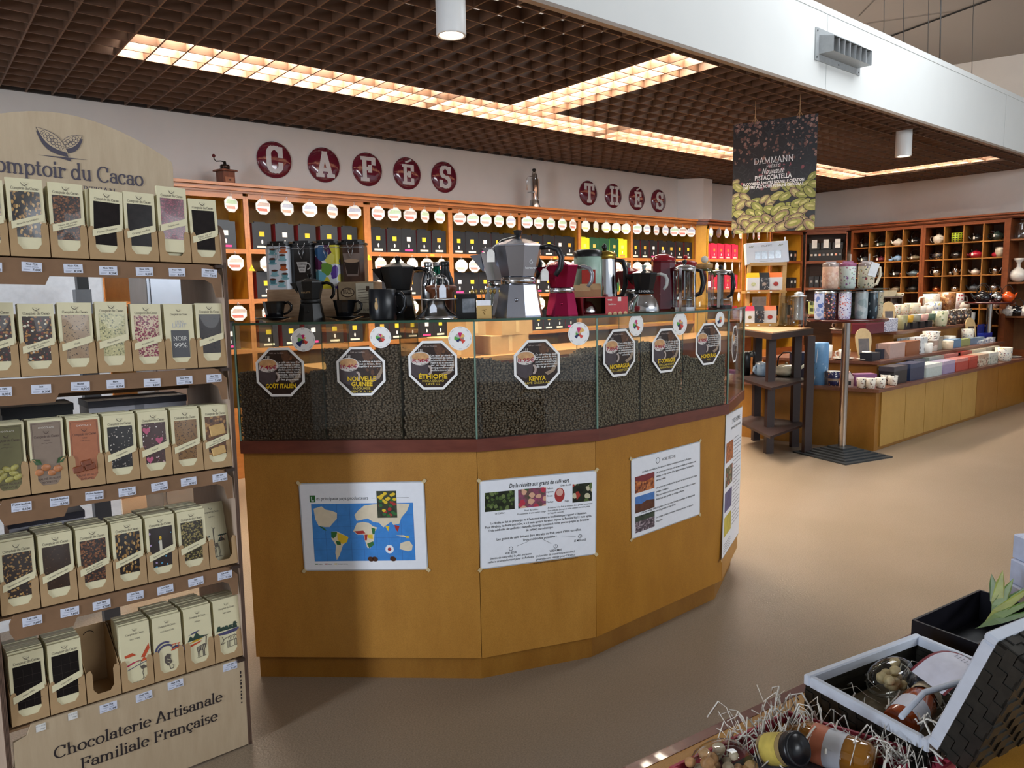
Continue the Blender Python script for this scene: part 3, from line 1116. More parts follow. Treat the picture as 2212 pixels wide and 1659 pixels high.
# ---- chrome column coffee maker on the cornice
P = ony(1155, 462, YC + .10)
t = thing('column_coffee_maker', 'chrome column coffee maker with eagle style lever on top of the tea shelves', 'coffee maker', (P.x, YC + .10, 2.235))
MB().lathe([(0, 0), (.06, 0), (.062, .02), (.05, .045), (.046, .08), (.038, .09)], 20).build('base', STEEL, t)
MB().lathe([(.036, .085), (.036, .30), (.03, .315), (.028, .34), (.016, .37), (0, .375)], 20).build('column', CHROME, t)
MB().ball((0, 0, .385), .022, 12, 8, 0, (1, 1, .7)).build('finial', M('141416', .3), t)
MB().tube([(-.03, 0, .32), (-.08, 0, .315), (-.098, 0, .29), (-.098, 0, .18)], .004, 6).build('lever', CHROME, t)
MB().box(-.05, -.05, .16, -.036, .05, .17).box(.036, -.02, .10, .05, .02, .3).build('bracket', STEEL, t)
# ================================================================ coffee island
def V2(x, y): return Vector((x, y, 0))


OUT = [V2(.895, 2.575), V2(1.505, 2.015), V2(1.93, 1.855), V2(2.745, 1.86), V2(3.17, 2.06), V2(3.40, 2.50)]


def offset(P, d):
    """polyline moved outwards (away from the staff side) by d"""
    n = len(P)
    R = []
    for i in range(n):
        e0 = (P[i] - P[i - 1]).normalized() if i else (P[1] - P[0]).normalized()
        e1 = (P[i + 1] - P[i]).normalized() if i < n - 1 else e0
        n0, n1 = Vector((e0.y, -e0.x, 0)), Vector((e1.y, -e1.x, 0))
        b = (n0 + n1).normalized()
        R.append(P[i] + b * (d / max(.3, b.dot(n0))))
    return R


def strip_poly(d0, d1):
    a, b = offset(OUT, d0), offset(OUT, d1)
    return [(p.x, p.y) for p in a] + [(p.x, p.y) for p in reversed(b)]


def at_col(px, d, i):
    """plan point where the picture column px meets facet i moved outwards by d"""
    P = offset(OUT, d)
    a, b = P[i], P[i + 1]
    r = ray(px, 640)
    e = b - a
    # a + t e = s r
    den = e.x * r.y - e.y * r.x
    t = (a.y * r.x - a.x * r.y) / den
    return a + e * t


OAK = wood('a8701c', 'b67e26', (3, 3, 1.2), 4, .42, .25, bump=.02)
OAKL = wood('a8742c', 'b68236', (3, 3, 1.2), 4, .42, .25, bump=.02)
OAKD = wood('8a5a18', '9a6a24', (3, 3, 1.2), 4, .45, .25, bump=.02)
MAHOG = wood('5a2a20', '713a2c', (2, 2, 8), 5, .32, bump=.02, coat=.2)
ZL, ZG = .899, 1.302
isl = thing('coffee_counter', 'long angled coffee counter with golden laminate front, red brown ledge and glass bean bins', 'counter')
MB().prism(strip_poly(-.03, -.56), 0, .093).build('plinth', OAKD, isl)
PO, PI_ = offset(OUT, 0), offset(OUT, -.02)
for i in range(5):
    a, b, c, d = PO[i], PO[i + 1], PI_[i + 1], PI_[i]
    e = (b - a).normalized() * .001
    MB().prism([(a.x + e.x, a.y + e.y), (b.x - e.x, b.y - e.y), (c.x, c.y), (d.x, d.y)], .093, .855).build('front_panel', OAK if i in (2,) else OAKL, isl)
MB().prism(strip_poly(-.021, -.56), .0935, .85).build('carcass', OAKD, isl)
MB().prism(strip_poly(.02, -.58), .855, ZL).build('ledge', MAHOG, isl)
# glass case
GE = thin_glass('7f9f90', 1.2, 'edge')
GL = thin_glass('f6f9f6', .9, 'pane')
DEP = .36


def pane(mb, a, b, th, z0, z1):
    """upright sheet from a to b, thickness inwards"""
    e = (b - a).normalized()
    n = Vector((-e.y, e.x, 0)) * th
    P = [a, b, b + n, a + n]
    k = mb.pts([(p.x, p.y, z0) for p in P] + [(p.x, p.y, z1) for p in P])
    for q, m in (((0, 1, 5, 4), 0), ((2, 3, 7, 6), 0), ((1, 2, 6, 5), 1), ((3, 0, 4, 7), 1), ((4, 5, 6, 7), 1), ((0, 3, 2, 1), 1)):
        mb.face([k + j for j in q], m)


GO = offset(OUT, .012)
GI = offset(OUT, .012 - DEP)
for i in range(5):
    mb = MB()
    pane(mb, GO[i] + (GO[i + 1] - GO[i]).normalized() * .002, GO[i + 1] - (GO[i + 1] - GO[i]).normalized() * .002, .006, ZL + .0005, ZG)
    mb.build('glass_front', [GL, GE], isl)
COLS = {0: [690, 861], 1: [], 2: [1388, 1480], 3: []}
bins = []
EDGE = M('3f5a4c', .2, var=0)
for i in range(4):
    e = (GO[i + 1] - GO[i]).normalized()
    nn = Vector((-e.y, e.x, 0))
    cuts = [GO[i]] + [at_col(px, .012, i) for px in COLS[i]] + [GO[i + 1]]
    for j, c in enumerate(cuts[:-1]):
        bins.append((i, c, cuts[j + 1], nn))
        if j or i == 0:
            mb = MB()
            pane(mb, c + nn * .007 + (e * .004 if j == 0 else Vector((0, 0, 0))), c + nn * (DEP - .01) + (e * .004 if j == 0 else Vector((0, 0, 0))), .005, ZL + .0005, ZG - .001)
            mb.build('bin_divider', [GL, GE], isl)
    mb = MB()
    pane(mb, GI[i], GI[i + 1], .005, ZL + .0005, ZL + .24)
    mb.build('bin_back', [GL, GE], isl)
# the corner seams of the glass
for i in (0, 1, 2, 3, 4):
    MB().cyl(GO[i].x, GO[i].y, ZL, ZG, .0035, 6).build('corner_seam', M('6d8a7a', .25, var=0), isl)
a, b = offset(OUT, .02), offset(OUT, .012 - DEP)
top = MB()
k = top.pts([(p.x, p.y, z) for z in (ZG + .0003, ZG + .0085) for p in a + list(reversed(b))])
n = 12
top.face(range(k + n, k + 2 * n), 0)
top.face([k + n - 1 - j for j in range(n)], 0)
for j in range(n):
    top.face((k + j, k + (j + 1) % n, k + n + (j + 1) % n, k + n + j), 1)
top.build('glass_top', [GL, M('2f5140', .15, var=.1, vs=12, coat=.5)], isl)
ZTOP = ZG + .0087

# ---- coffee beans: thousands of beans against each pane
def bean_mesh():
    vs, fs = [(0, 0, -1)], []
    R, S = 3, 6
    for r in range(1, R):
        t = PI * r / R
        for s_ in range(S):
            p = 2 * PI * s_ / S
            vs.append((math.sin(t) * math.cos(p), math.sin(t) * math.sin(p), -math.cos(t)))
    vs.append((0, 0, 1))
    for s_ in range(S):
        fs.append((0, 1 + (s_ + 1) % S, 1 + s_))
        for r in range(R - 2):
            b_ = 1 + r * S
            fs.append((b_ + s_, b_ + (s_ + 1) % S, b_ + S + (s_ + 1) % S))
            fs.append((b_ + s_, b_ + S + (s_ + 1) % S, b_ + S + s_))
        b_ = 1 + (R - 2) * S
        fs.append((len(vs) - 1, b_ + s_, b_ + (s_ + 1) % S))
    v = np.array(vs)
    v[:, 0] *= .0066
    v[:, 1] *= .0048
    v[:, 2] *= .0040
    return v, np.array(fs)


BV, BF = bean_mesh()
nrs = np.random.RandomState(3)


def beans(bi, label, c1, c2, hf):
    i, a, b, nn = bins[bi]
    e = (b - a)
    L = e.length
    e.normalize()
    ev, nv = np.array(e), np.array(nn)
    pos, tilt = [], []
    sx, sz = .0103, .0088
    for layer in range(2):
        y0 = .0105 + layer * .0052
        x = .008 + layer * .005
        while x < L - .006:
            h = hf(x / L)
            z = .006 + layer * .004
            while z < h:
                pos.append((x + nrs.uniform(-.004, .004), y0 + nrs.uniform(-.0015, .003), z + nrs.uniform(-.003, .003)))
                tilt.append(0)
                z += sz
            x += sx
    dep = DEP - .03
    y = .02
    while y < dep:
        x = .008
        while x < L - .006:
            pos.append((x + nrs.uniform(-.004, .004), y + nrs.uniform(-.003, .003), hf(x / L) - .002 - .05 * (y / dep) + nrs.uniform(-.002, .004)))
            tilt.append(1)
            x += .0115
        y += .0115
    pos = np.array(pos)
    tilt = np.array(tilt)
    N = len(pos)
    # random rotations; beans at the pane lie roughly flat against it
    ang = nrs.uniform(0, 2 * PI, N)
    t1, t2 = nrs.normal(0, .45, N), nrs.normal(0, .45, N)
    ca, sa = np.cos(ang), np.sin(ang)
    A = np.zeros((N, 3, 3))
    A[:, 0, 0], A[:, 0, 1], A[:, 1, 0], A[:, 1, 1], A[:, 2, 2] = ca, -sa, sa, ca, 1
    B = np.zeros((N, 3, 3))
    B[:, 0, 0] = 1
    B[:, 1, 1], B[:, 1, 2], B[:, 2, 1], B[:, 2, 2] = np.cos(t1), -np.sin(t1), np.sin(t1), np.cos(t1)
    Cm = np.zeros((N, 3, 3))
    Cm[:, 1, 1] = 1
    Cm[:, 0, 0], Cm[:, 0, 2], Cm[:, 2, 0], Cm[:, 2, 2] = np.cos(t2), np.sin(t2), -np.sin(t2), np.cos(t2)
    Rm = np.einsum('nij,njk,nkl->nil', Cm, B, A)
    lv = np.einsum('nij,vj->nvi', Rm, BV) * nrs.uniform(.88, 1.1, (N, 1, 1))
    fl = tilt[:, None].astype(bool)
    lx = lv[:, :, 0]
    ly = np.where(fl, lv[:, :, 1], lv[:, :, 2])
    lz = np.where(fl, lv[:, :, 2], lv[:, :, 1])
    px_ = pos[:, 0:1] + lx
    py_ = np.maximum(pos[:, 1:2] + ly, .0068)
    pz_ = np.maximum(pos[:, 2:3] + lz, .001)
    W = np.array(a)[None, None, :] + px_[..., None] * ev + py_[..., None] * nv
    W[..., 2] = ZL + pz_
    verts = W.reshape(-1, 3)
    faces = (BF[None] + (np.arange(N) * len(BV))[:, None, None]).reshape(-1, 3)
    # the mass of beans behind the outer layers
    nb = 14
    xs = np.linspace(.006, L - .006, nb)
    core = []
    for yy in (.0165, dep):
        for x in xs:
            core.append(np.array(a) + ev * x + nv * yy + np.array((0, 0, ZL + .001)))
        for x in xs:
            core.append(np.array(a) + ev * x + nv * yy + np.array((0, 0, ZL + hf(x / L) - .006 - .05 * (yy / dep))))
    cb = len(verts)
    verts = np.vstack([verts, np.array(core)])
    quads = []
    for k in range(nb - 1):
        quads += [(k, k + 1, nb + k + 1, nb + k), (nb + k, nb + k + 1, 3 * nb + k + 1, 3 * nb + k), (2 * nb + k + 1, 2 * nb + k, 3 * nb + k, 3 * nb + k + 1)]
    tri = []
    for q in quads:
        tri += [(q[0], q[1], q[2]), (q[0], q[2], q[3])]
    faces = np.vstack([faces, np.array(tri) + cb])
    me = bpy.data.meshes.new('coffee_beans')
    me.vertices.add(len(verts))
    me.vertices.foreach_set('co', verts.ravel())
    me.loops.add(faces.size)
    me.loops.foreach_set('vertex_index', faces.ravel())
    me.polygons.add(len(faces))
    me.polygons.foreach_set('loop_start', np.arange(0, faces.size, 3))
    me.polygons.foreach_set('use_smooth', np.ones(len(faces), dtype=bool))
    me.update(calc_edges=True)
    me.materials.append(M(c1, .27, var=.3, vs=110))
    o = bpy.data.objects.new('coffee_beans', me)
    COL.objects.link(o)
    tag(o, label, 'coffee beans', 'bins of coffee beans', 'stuff')


def lv(*pts):
    def f(t):
        k = t * (len(pts) - 1)
        i = min(int(k), len(pts) - 2)
        q = k - i
        q = q * q * (3 - 2 * q)
        return pts[i] * (1 - q) + pts[i + 1] * q
    return f


def zat(bi, px, py):
    i, a, b, nn = bins[bi]
    p = onp(px, py, a, nn)
    return p.z - ZL


BEANT = 'dark roast coffee beans behind glass, %s'
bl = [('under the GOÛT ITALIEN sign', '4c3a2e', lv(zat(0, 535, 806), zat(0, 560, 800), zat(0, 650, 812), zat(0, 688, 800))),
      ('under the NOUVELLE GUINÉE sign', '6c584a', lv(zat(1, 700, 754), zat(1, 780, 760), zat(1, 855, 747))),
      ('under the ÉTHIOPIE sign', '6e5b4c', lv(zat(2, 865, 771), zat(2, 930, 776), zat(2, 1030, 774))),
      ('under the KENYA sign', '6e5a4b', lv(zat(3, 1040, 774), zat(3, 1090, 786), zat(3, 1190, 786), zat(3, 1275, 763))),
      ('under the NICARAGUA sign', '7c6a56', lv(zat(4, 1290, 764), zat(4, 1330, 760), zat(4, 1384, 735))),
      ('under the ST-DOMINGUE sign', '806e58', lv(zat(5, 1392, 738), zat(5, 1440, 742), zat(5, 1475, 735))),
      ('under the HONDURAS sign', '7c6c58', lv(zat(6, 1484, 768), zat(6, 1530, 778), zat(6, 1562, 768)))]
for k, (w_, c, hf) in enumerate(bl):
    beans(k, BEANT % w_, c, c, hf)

# ---- stickers on the glass
def facet_frame(i, px, py, out=.0125):
    a, b = OUT[i], OUT[i + 1]
    e = (b - a).normalized()
    n = Vector((e.y, -e.x, 0))
    P = onp(px, py, offset(OUT, out)[i], n)
    return frame(P, e, Vector((0, 0, 1)), n)


def sticker(i, px, py, hpx, price, name, sub, txtlines, blank=False):
    lab = 'octagonal coffee sign priced %s for %s on the bean counter glass' % (price, name.replace('\n', ' '))
    Mx = facet_frame(i, px, py)
    d = (Mx.translation - CAM).dot(fw)
    R = hpx * d / F / math.cos(PI / 8)
    o_ = MB()
    o_.prism(octo(1), 0, .012, 0)
    P = octo(.90)
    o_.poly([(x, y, .014) for x, y in P], 1)
    # cup on the left, sack of beans on the right
    clip = lambda pts: [(max(-.80, min(.80, x)), y) for x, y in pts]
    sc = [(x, y, .018) for x, y in [(.12, .80), (.34, .80), (.82, .32), (.82, -.1), (.45, -.2), (.1, .12)]]
    o_.poly(sc, 2)
    o_.poly([(x, y, .02) for x, y in [(.05, .78), (.1, .5), (.2, .35), (.35, .45), (.42, .62), (.3, .80)]], 3)
    o_.poly([(x, y, .021) for x, y in [(.82, -.02), (.70, -.28), (.42, -.42), (.30, -.32), (.55, -.22), (.72, .02), (.8, .25)]], 4)
    o_.poly([(x, y, .018) for x, y in [(-.82, .12), (-.15, .16), (-.2, -.35), (-.45, -.52), (-.70, -.42), (-.82, -.3)]], 5)
    o_.poly([(x, y, .021) for x, y in arc(-.16, -.18, .14, .19, 90, -90, 8) + arc(-.18, -.18, .07, .12, -90, 90, 8)], 6)
    P = [(max(-.80, x), y, .022) for x, y in arc(-.46, .26, .40, .26, 0, 360, 22)[:-1]]
    o_.poly(P, 7)
    P = [(max(-.78, x), y, .024) for x, y in arc(-.46, .33, .33, .16, 0, 360, 18)[:-1]]
    o_.poly(P, 8)
    for k in range(3):
        o_.line(-.5 + .05 * k, .48, -.53 + .07 * k, .62, .018, .024, 7)
    o_.text(price, -.44, .12, .20, .03, 9, bold=.02, w=.66)
    o_.text('les 250g', -.28, .02, .10, .03, 1)
    o_.text('Café pur Arabica', -.10, .70, .08, .03, 6)
    for k, tl in enumerate(txtlines):
        o_.text(tl, .36, .34 - .092 * k, .098, .03, 0, bold=.012, w=min(.86, .05 * len(tl)))
    y = -.60 if len(sub) < 2 else -.5
    if '\n' in name:
        y = -.36
    for q, nm in enumerate(name.split('\n')):
        o_.text(nm, .02 if '\n' in name else 0, y - .2 * q, .235, .032, 10, bold=.03, w=min(1.15, .135 * len(nm)))
    y -= .2 * (len(name.split('\n')) - 1)
    for k, tl in enumerate(sub):
        o_.text(tl, 0, y - .13 - .115 * k, .12, .032, 11, bold=.02, w=min(1.0, .075 * len(tl)))
    t = o_.build('coffee_sign', [WHITE, M('2b1c16', .4, var=.25, vs=5), flakes('2e1c12', ('5a3a24', '3a2416', '704a30'), 9, .6, .4, bump=0), M('5c3c28', .5, var=.3, vs=12), M('9a8672', .6, var=.2, vs=9), M('4a4044', .4, var=.15, vs=4),
                                 M('b8a8a0', .4), M('d9d2cc', .4, var=.08, vs=6), M('c89a6a', .4, var=.2, vs=6), M('a0203c', .5, var=0), M('e8c020', .5, var=0), M('c9b04a', .5, var=0)], None, Mx @ Matrix.Scale(R, 4), label=lab, cat='sign', group='octagonal coffee signs')
    return t


L1 = ['Le café est issu d\'un', 'savant mélange d\'Arabica', 'd\'Amérique du Sud et d\'Afrique', 'allié d\'une pointe de robusta.', 'Arômes délicats, bouche', 'franche, équilibrée.', 'Ce mélange ravira les plus', 'fins gourmets.']
L2 = ['Un café long en bouche,', 'tout en finesse, doux,', 'équilibré et acidulé.']
L3 = ['Une tasse qui réunit de', 'la combinaison des meilleurs', 'parfums des cafés de cette', 'région et qui se caractérise', 'par un corps subtil', 'conjuguant finesse et', 'excellente tenue en bouche']
L4 = ['Ce café arrive au stade', 'le plus parfait. En tasse', 'est exceptionnelle, très', 'parfumé et très fruité', 'rappelant parfois celui', 'de la groseille.']
L5 = ['Il est cultivé dans les', 'plantations du Nicaragua', 'situé en altitude, fin', 'et très aromatique,', 'légèrement acidulé', 'en bouche']
for a_ in ((0, 605.5, 804, 53, '7,45€', 'GOÛT ITALIEN', [], L1), (0, 780, 802, 53, '10,40€', 'NOUVELLE\nGUINÉE', ['PAPOUASIE', 'KENTA A 16+'], L2), (0, 935, 789, 53, '8,50€', 'ÉTHIOPIE', ['MOKA SIDAMO', 'LAVÉ G2'], L3),
           (1, 1160, 787, 53, '8,95€', 'KENYA', ['LAVÉ GALLIA AA'], L4), (2, 1338, 762, 51, '7,85€', 'NICARAGUA', ['S.H.G CURRENT CROP'], L5), (2, 1439, 757, 47.5, '9,95€', 'ST-DOMINGUE', ['RÉP DOMINICAINE', 'BARAHONA AA'], L4[:5]),
           (2, 1530, 743, 45, '8,50€', 'HONDURAS', ['H.G'], L3[:6]), (3, 1587, 743, 39, '9,20€', 'HONDURAS BIO', [], L5)):
    if a_[5] == 'HONDURAS BIO':
        # the sign on the far facet is too steep to read: name left off
        t = sticker(3, 1587, 743, 39, '', '', [], L5)
        t['label'] = 'octagonal coffee sign seen almost edge-on on the far facet of the glass'
    else:
        sticker(*a_)
WC = ['c8246c', 'e6b86a', '9c8a7c', 'd8483c', '6a3a2c', '1c2a5c', '5aa84a', 'b8b4b0']
for n_, (i, px, py, hpx, rad, nm) in enumerate(((0, 655, 733.5, 26, (.55, .35, .2, .6, .45, .9, .62, .8), 'GOÛT ITALIEN'), (0, 822, 728.7, 23.5, (.45, .4, .5, .6, .6, .5, .6, .55), 'NOUVELLE GUINÉE'), (0, 994, 731, 26, (.66, .6, .42, .62, .3, .5, .66, .6), 'ÉTHIOPIE'),
                                     (1, 1250, 721, 25, (.75, .8, .25, .62, .3, .6, .4, .45), 'KENYA'), (2, 1374, 702, 24, (.6, .35, .2, .75, .3, .55, .6, .5), 'NICARAGUA'), (2, 1468.6, 699, 25, (.45, .4, .55, .7, .75, .5, .6, .4), 'ST-DOMINGUE'), (2, 1555, 690, 16.5, (.5, .6, .5, .6, .7, .85, .3, .4), 'HONDURAS'), (3, 1600, 683, 15, (.5, .6, .5, .6, .7, .5, .3, .4), 'edge-on'))):
    Mx = facet_frame(i, px, py)
    d = (Mx.translation - CAM).dot(fw)
    R = hpx * d / F
    mb = MB()
    mb.push(Matrix.Identity(4)).lathe([(1, 0), (1, .02), (0, .02)], 32, 0, False).pop()
    for k in range(8):
        a0_ = PI / 2 - k * PI / 4 + PI / 8
        r_ = rad[k] * .75
        mb.poly([(0, 0, .026)] + [(r_ * math.cos(a0_ - q * PI / 12), r_ * math.sin(a0_ - q * PI / 12), .026) for q in range(4)], 1 + k)
        am = a0_ - PI / 8
        mb.text(('FRUITÉ', 'ÉPICÉ', 'CORPS', 'ARÔME', 'BOISÉ', 'AMER', 'ACIDE', 'DOUX')[k], .84 * math.cos(am), .84 * math.sin(am), .09, .026, 9, rot=am - PI / 2)
    mb.build('flavour_wheel_sticker', [WHITE] + [M(c, .45, var=0) for c in WC] + [M('6a6a70', .5, var=0)], None, Mx @ Matrix.Scale(R, 4), label='round white flavour wheel sticker beside the %s coffee sign' % nm, cat='sticker', group='flavour wheel stickers')


# ---- posters taped to the front
def poster(i, quad, label, draw, mats, wave=0):
    a, b = OUT[i], OUT[i + 1]
    e = (b - a).normalized()
    n = Vector((e.y, -e.x, 0))
    Q = [onp(x, y, a + n * .002, n) for x, y in quad]
    c = sum(Q, Vector()) / 4
    U = ((Q[1] - Q[0]) + (Q[2] - Q[3])) / 2
    Vv = ((Q[0] - Q[3]) + (Q[1] - Q[2])) / 2
    w_, h_ = U.length, Vv.length
    u = U.normalized()
    v = (Vv - u * Vv.dot(u)).normalized()
    t = thing('poster', label, 'poster', Mx=frame(c, u, v, u.cross(v)), group='posters taped to the coffee counter')
    MB().box(-w_ / 2 - .004, -h_ / 2 - .004, 0, w_ / 2 + .004, h_ / 2 + .004, .0006).build('sleeve', M('aeb2b6', .25, var=.05), t)
    s_ = MB().box(-w_ / 2, -h_ / 2, .0006, w_ / 2, h_ / 2, .0012)
    s_.push(T((-w_ / 2, -h_ / 2, .0013)) @ Matrix.Diagonal((w_, h_, 1, 1)))
    draw(s_, h_ / w_)
    s_.build('sheet', mats, t)
    tp = MB()
    for sx_, sy_ in ((-1, 1), (1, 1), (-1, -1), (1, -1)):
        tp.push(T((sx_ * w_ / 2, sy_ * h_ / 2, .0008)) @ RZ(sx_ * sy_ * PI / 4)).rect(-.014, -.006, .014, .006).pop()
    tp.build('tape', M('c8b48a', .3, var=.05), t)


PAPER = M('e9ecf2', .35, var=.02)
LAND = [[(.02, .92), (.10, .96), (.14, .90), (.20, .88), (.25, .84), (.245, .74), (.20, .66), (.17, .60), (.12, .60), (.06, .62), (.03, .74)],
        [(.40, .52), (.44, .66), (.50, .68), (.56, .66), (.60, .60), (.64, .58), (.61, .50), (.60, .36), (.56, .22), (.53, .23), (.51, .36), (.50, .46), (.44, .46)],
        [(.44, .70), (.42, .80), (.46, .88), (.52, .96), (.60, .98), (.75, 1.0), (.97, .98), (.94, .86), (.88, .74), (.86, .64), (.80, .62), (.78, .68), (.70, .58), (.66, .66), (.60, .68), (.55, .74), (.50, .72)],
        [(.85, .20), (.86, .30), (.91, .33), (.95, .34), (.98, .26), (.97, .18), (.93, .16)], [(.82, .44), (.86, .42), (.93, .40), (.90, .44)]]
SOUTH = [(.18, .52), (.24, .52), (.35, .42), (.33, .34), (.29, .28), (.25, .10), (.22, .02), (.21, .14), (.22, .28), (.18, .40)]


def d_map(s_, ar):
    x0, y0, x1, y1 = .085, .10, .91, .77
    def mp(P, z=.0002): return [(x0 + (x1 - x0) * x, y0 + (y1 - y0) * y, z) for x, y in P]
    s_.poly(mp([(0, 0), (1, 0), (1, 1), (0, 1)], .0001), 1)
    for k in range(9):
        s_.line(x0 + (x1 - x0) * k / 8, y0, x0 + (x1 - x0) * k / 8, y1, .003, .00015, 8)
    for k in range(1, 5):
        s_.line(x0, y0 + (y1 - y0) * k / 5, x1, y0 + (y1 - y0) * k / 5, .003, .00015, 8)
    for P in LAND:
        s_.poly(mp(P), 2)
    s_.poly(mp(SOUTH), 2)
    for m, P in ((4, [(.18, .52), (.24, .51), (.23, .44), (.2, .40), (.18, .42)]), (3, [(.24, .50), (.35, .42), (.33, .33), (.28, .30), (.24, .38)]), (4, [(.22, .36), (.27, .34), (.27, .28), (.23, .29)]), (4, [(.06, .62), (.10, .60), (.14, .54), (.12, .54)]),
                 (5, [(.41, .52), (.50, .53), (.52, .48), (.44, .47)]), (4, [(.58, .58), (.62, .56), (.61, .47), (.59, .46)]), (5, [(.51, .46), (.54, .46), (.53, .36), (.51, .36)]), (3, [(.54, .46), (.59, .46), (.59, .38), (.54, .40)]), (4, [(.53, .30), (.59, .34), (.60, .28), (.55, .22)]),
                 (3, [(.72, .60), (.76, .60), (.745, .51)]), (5, [(.81, .62), (.86, .60), (.84, .50), (.82, .54)]), (3, [(.91, .43), (.95, .42), (.95, .39), (.92, .39)])):
        s_.poly(mp(P, .0003), m)
    for x in (.58, .62, .80):
        s_.disc(x0 + (x1 - x0) * (x - .02), y0 + .02, .024, .03, .0004, 14, 6, 0, .4)
    s_.disc(x0 + (x1 - x0) * .75, y0 + (y1 - y0) * .2, .035, .05, .0003, 12, 0)
    s_.disc(x0 + (x1 - x0) * .75, y0 + (y1 - y0) * .2, .016, .02, .0004, 12, 5)
    s_.rect(.075, .79, .12, .87, .0002, 4)
    s_.text('L', .098, .805, .07, .0004, 0, bold=.02, sx=.7)
    s_.text('es principaux pays producteurs', .13, .815, .055, .0003, 7, 'l', w=.42)
    s_.line(.58, .83, .88, .83, .003, .0003, 7)
    s_.rect(.62, .60, .78, .91, .0004, 9)
    for k in range(30):
        q = rnd.random()
        s_.disc(.64 + .13 * rnd.random(), .62 + .27 * q, .016, .018, .0005 + k * .000004, 10, 3 if q > .75 or k % 3 == 0 else (5 if k % 2 else 4))
    for k, c in enumerate((4, 5, 3)):
        s_.rect(.085 + k * .08, .062, .108 + k * .08, .072, .0003, c)
        s_.text(('Arabica', 'Robusta', 'Arabica et Robusta')[k], .112 + k * .08, .06, .018, .0003, 7, 'l', sx=.6)


poster(0, ((650, 1046), (914, 1042), (922, 1228), (657, 1231)), 'poster with a world map of coffee producing countries on the counter front', d_map,
       [PAPER, M('3f86cf', .4, var=.08, vs=30), M('dccfb4', .5, var=.05), M('e0bd2e', .5), M('2f6a34', .5), M('a8302c', .5), M('4a2c1c', .4), M('2a2a30', .5, var=0), M('3a70b4', .5, var=0), M('3a4030', .4, var=.3, vs=40)])
PIC1 = flakes('2e3a20', ('4c6030', '1e2416', '6a7a48'), 70, .5, .4, base2='1a1e14', bump=0)
PIC2 = flakes('a04a70', ('d8a88c', '3a5a2c', 'b83a4c'), 40, .45, .4, base2='3a5030', bump=0)
PIC3 = flakes('2a3020', ('a83a30', '5a6a3a', 'c8c0a0'), 40, .4, .4, base2='141810', bump=0)
PICB = flakes('9a4a28', ('c87840', 'a85a2c', '6a3018'), 90, .6, .4, base2='a86a44', bump=0)
PICS = M('4a78b8', .4, var=.2, vs=20)
PICD = M('5a3422', .4, var=.4, vs=30)
PICG = flakes('5a4c54', ('8a7a80', '3a3038', 'a89aa0'), 130, .5, .4, bump=0)


def d_rec(s_, ar):
    s_.push(Matrix(((1, 0, 0, 0), (0, 1, 0, 0), (0, 0, 1, 0), (0, 0, 0, 1))))
    s_.text('De la récolte aux grains de café vert', .5, .90, .07, .0003, 1, bold=.012, shear=.25, w=.52)
    for x0, y0, x1, y1, m in ((.035, .65, .285, .87, 2), (.315, .65, .555, .87, 3), (.79, .65, .965, .87, 4)):
        s_.rect(x0, y0, x1, y1, .0002, m)
    s_.disc(.675, .76, .045, .085, .0002, 20, 5)
    s_.disc(.675, .79, .03, .045, .0003, 16, 6)
    s_.text('Le Caféier', .16, .61, .028, .0003, 1, sx=.7)
    s_.text('Fruit du caféier', .43, .61, .028, .0003, 1, sx=.7)
    s_.text('Il ressemble à une cerise rouge', .43, .575, .028, .0003, 1, sx=.7)
    for x, y, q in ((.59, .84, 'Pellicule'), (.59, .80, 'argentée'), (.59, .75, 'Parche'), (.59, .68, 'Mucilage'), (.74, .67, 'Pulpe'), (.73, .86, 'Grain de café')):
        s_.text(q, x, y, .03, .0003, 1, sx=.6)
    for k, q in enumerate(("À l'intérieur d'un fruit se trouvent deux graines recouvertes", "d'une pellicule. (Lorsque la cerise contient une seule graine,", "on l'appelle caracoli)")):
        s_.text(q, .57, .61 - .032 * k, .028, .0003, 1, 'l', w=(.40, .38, .14)[k])
    for k, (q, w_) in enumerate((("La récolte se fait au printemps ou à l'automne suivant sa localisation par rapport à l'équateur.", .84), ("Pour l'Arabica, les fruits sont mûrs, 6 à 8 mois après la floraison et pour le Robusta 9 à 11 mois après.", .93), ("Trois méthodes de cueillette : manuelle, écrapage (consiste à racler avec un peigne les branches", .88), ('du caféier) ou mécanique.', .24))):
        s_.text(q, .5, .50 - .042 * k, .038, .0003, 1, bold=.012, w=w_)
    s_.text("Les grains de café doivent être extraits du fruit avant d'être torréfiés.", .5, .305, .04, .0003, 1, bold=.012, w=.74)
    s_.text('Trois méthodes possibles :', .5, .26, .04, .0003, 1, bold=.012, w=.30)
    for x0, y0, x1, y1 in ((.40, .25, .30, .21), (.53, .25, .60, .19), (.68, .27, .82, .24)):
        s_.line(x0, y0, x1, y1, .003, .0003, 1)
    for x, y, n_, q in ((.25, .19, '1', ['VOIE SÈCHE', '(méthode naturelle) la plus ancienne', 'utilisée essentiellement pour le Robusta']), (.64, .15, '2', ['VOIE HUMIDE', '(nécessite du matériel particulier)', "généralement utilisée pour l'Arabica", 'excepté dans certains pays comme le Brésil, le Costa Rica']), (.86, .235, '3', ['LE MIELLAGE'])):
        s_.poly([(p[0], p[1], .0003) for p in arc(x, y, .018, .024, 0, 360, 16)[:-1]], 1)
        s_.poly([(p[0], p[1], .0004) for p in arc(x, y, .014, .019, 0, 360, 16)[:-1]], 0)
        s_.text(n_, x, y - .011, .032, .0005, 1, sx=.7)
        for k, tl in enumerate(q):
            s_.text(tl, x, y - .06 - .04 * k, .036 if k < 3 else .028, .0003, 1, bold=.008 if not k else .004, shear=0 if not k else .25, w=min(.40, (.0098 if k < 3 else .0072) * len(tl)))
    s_.pop()


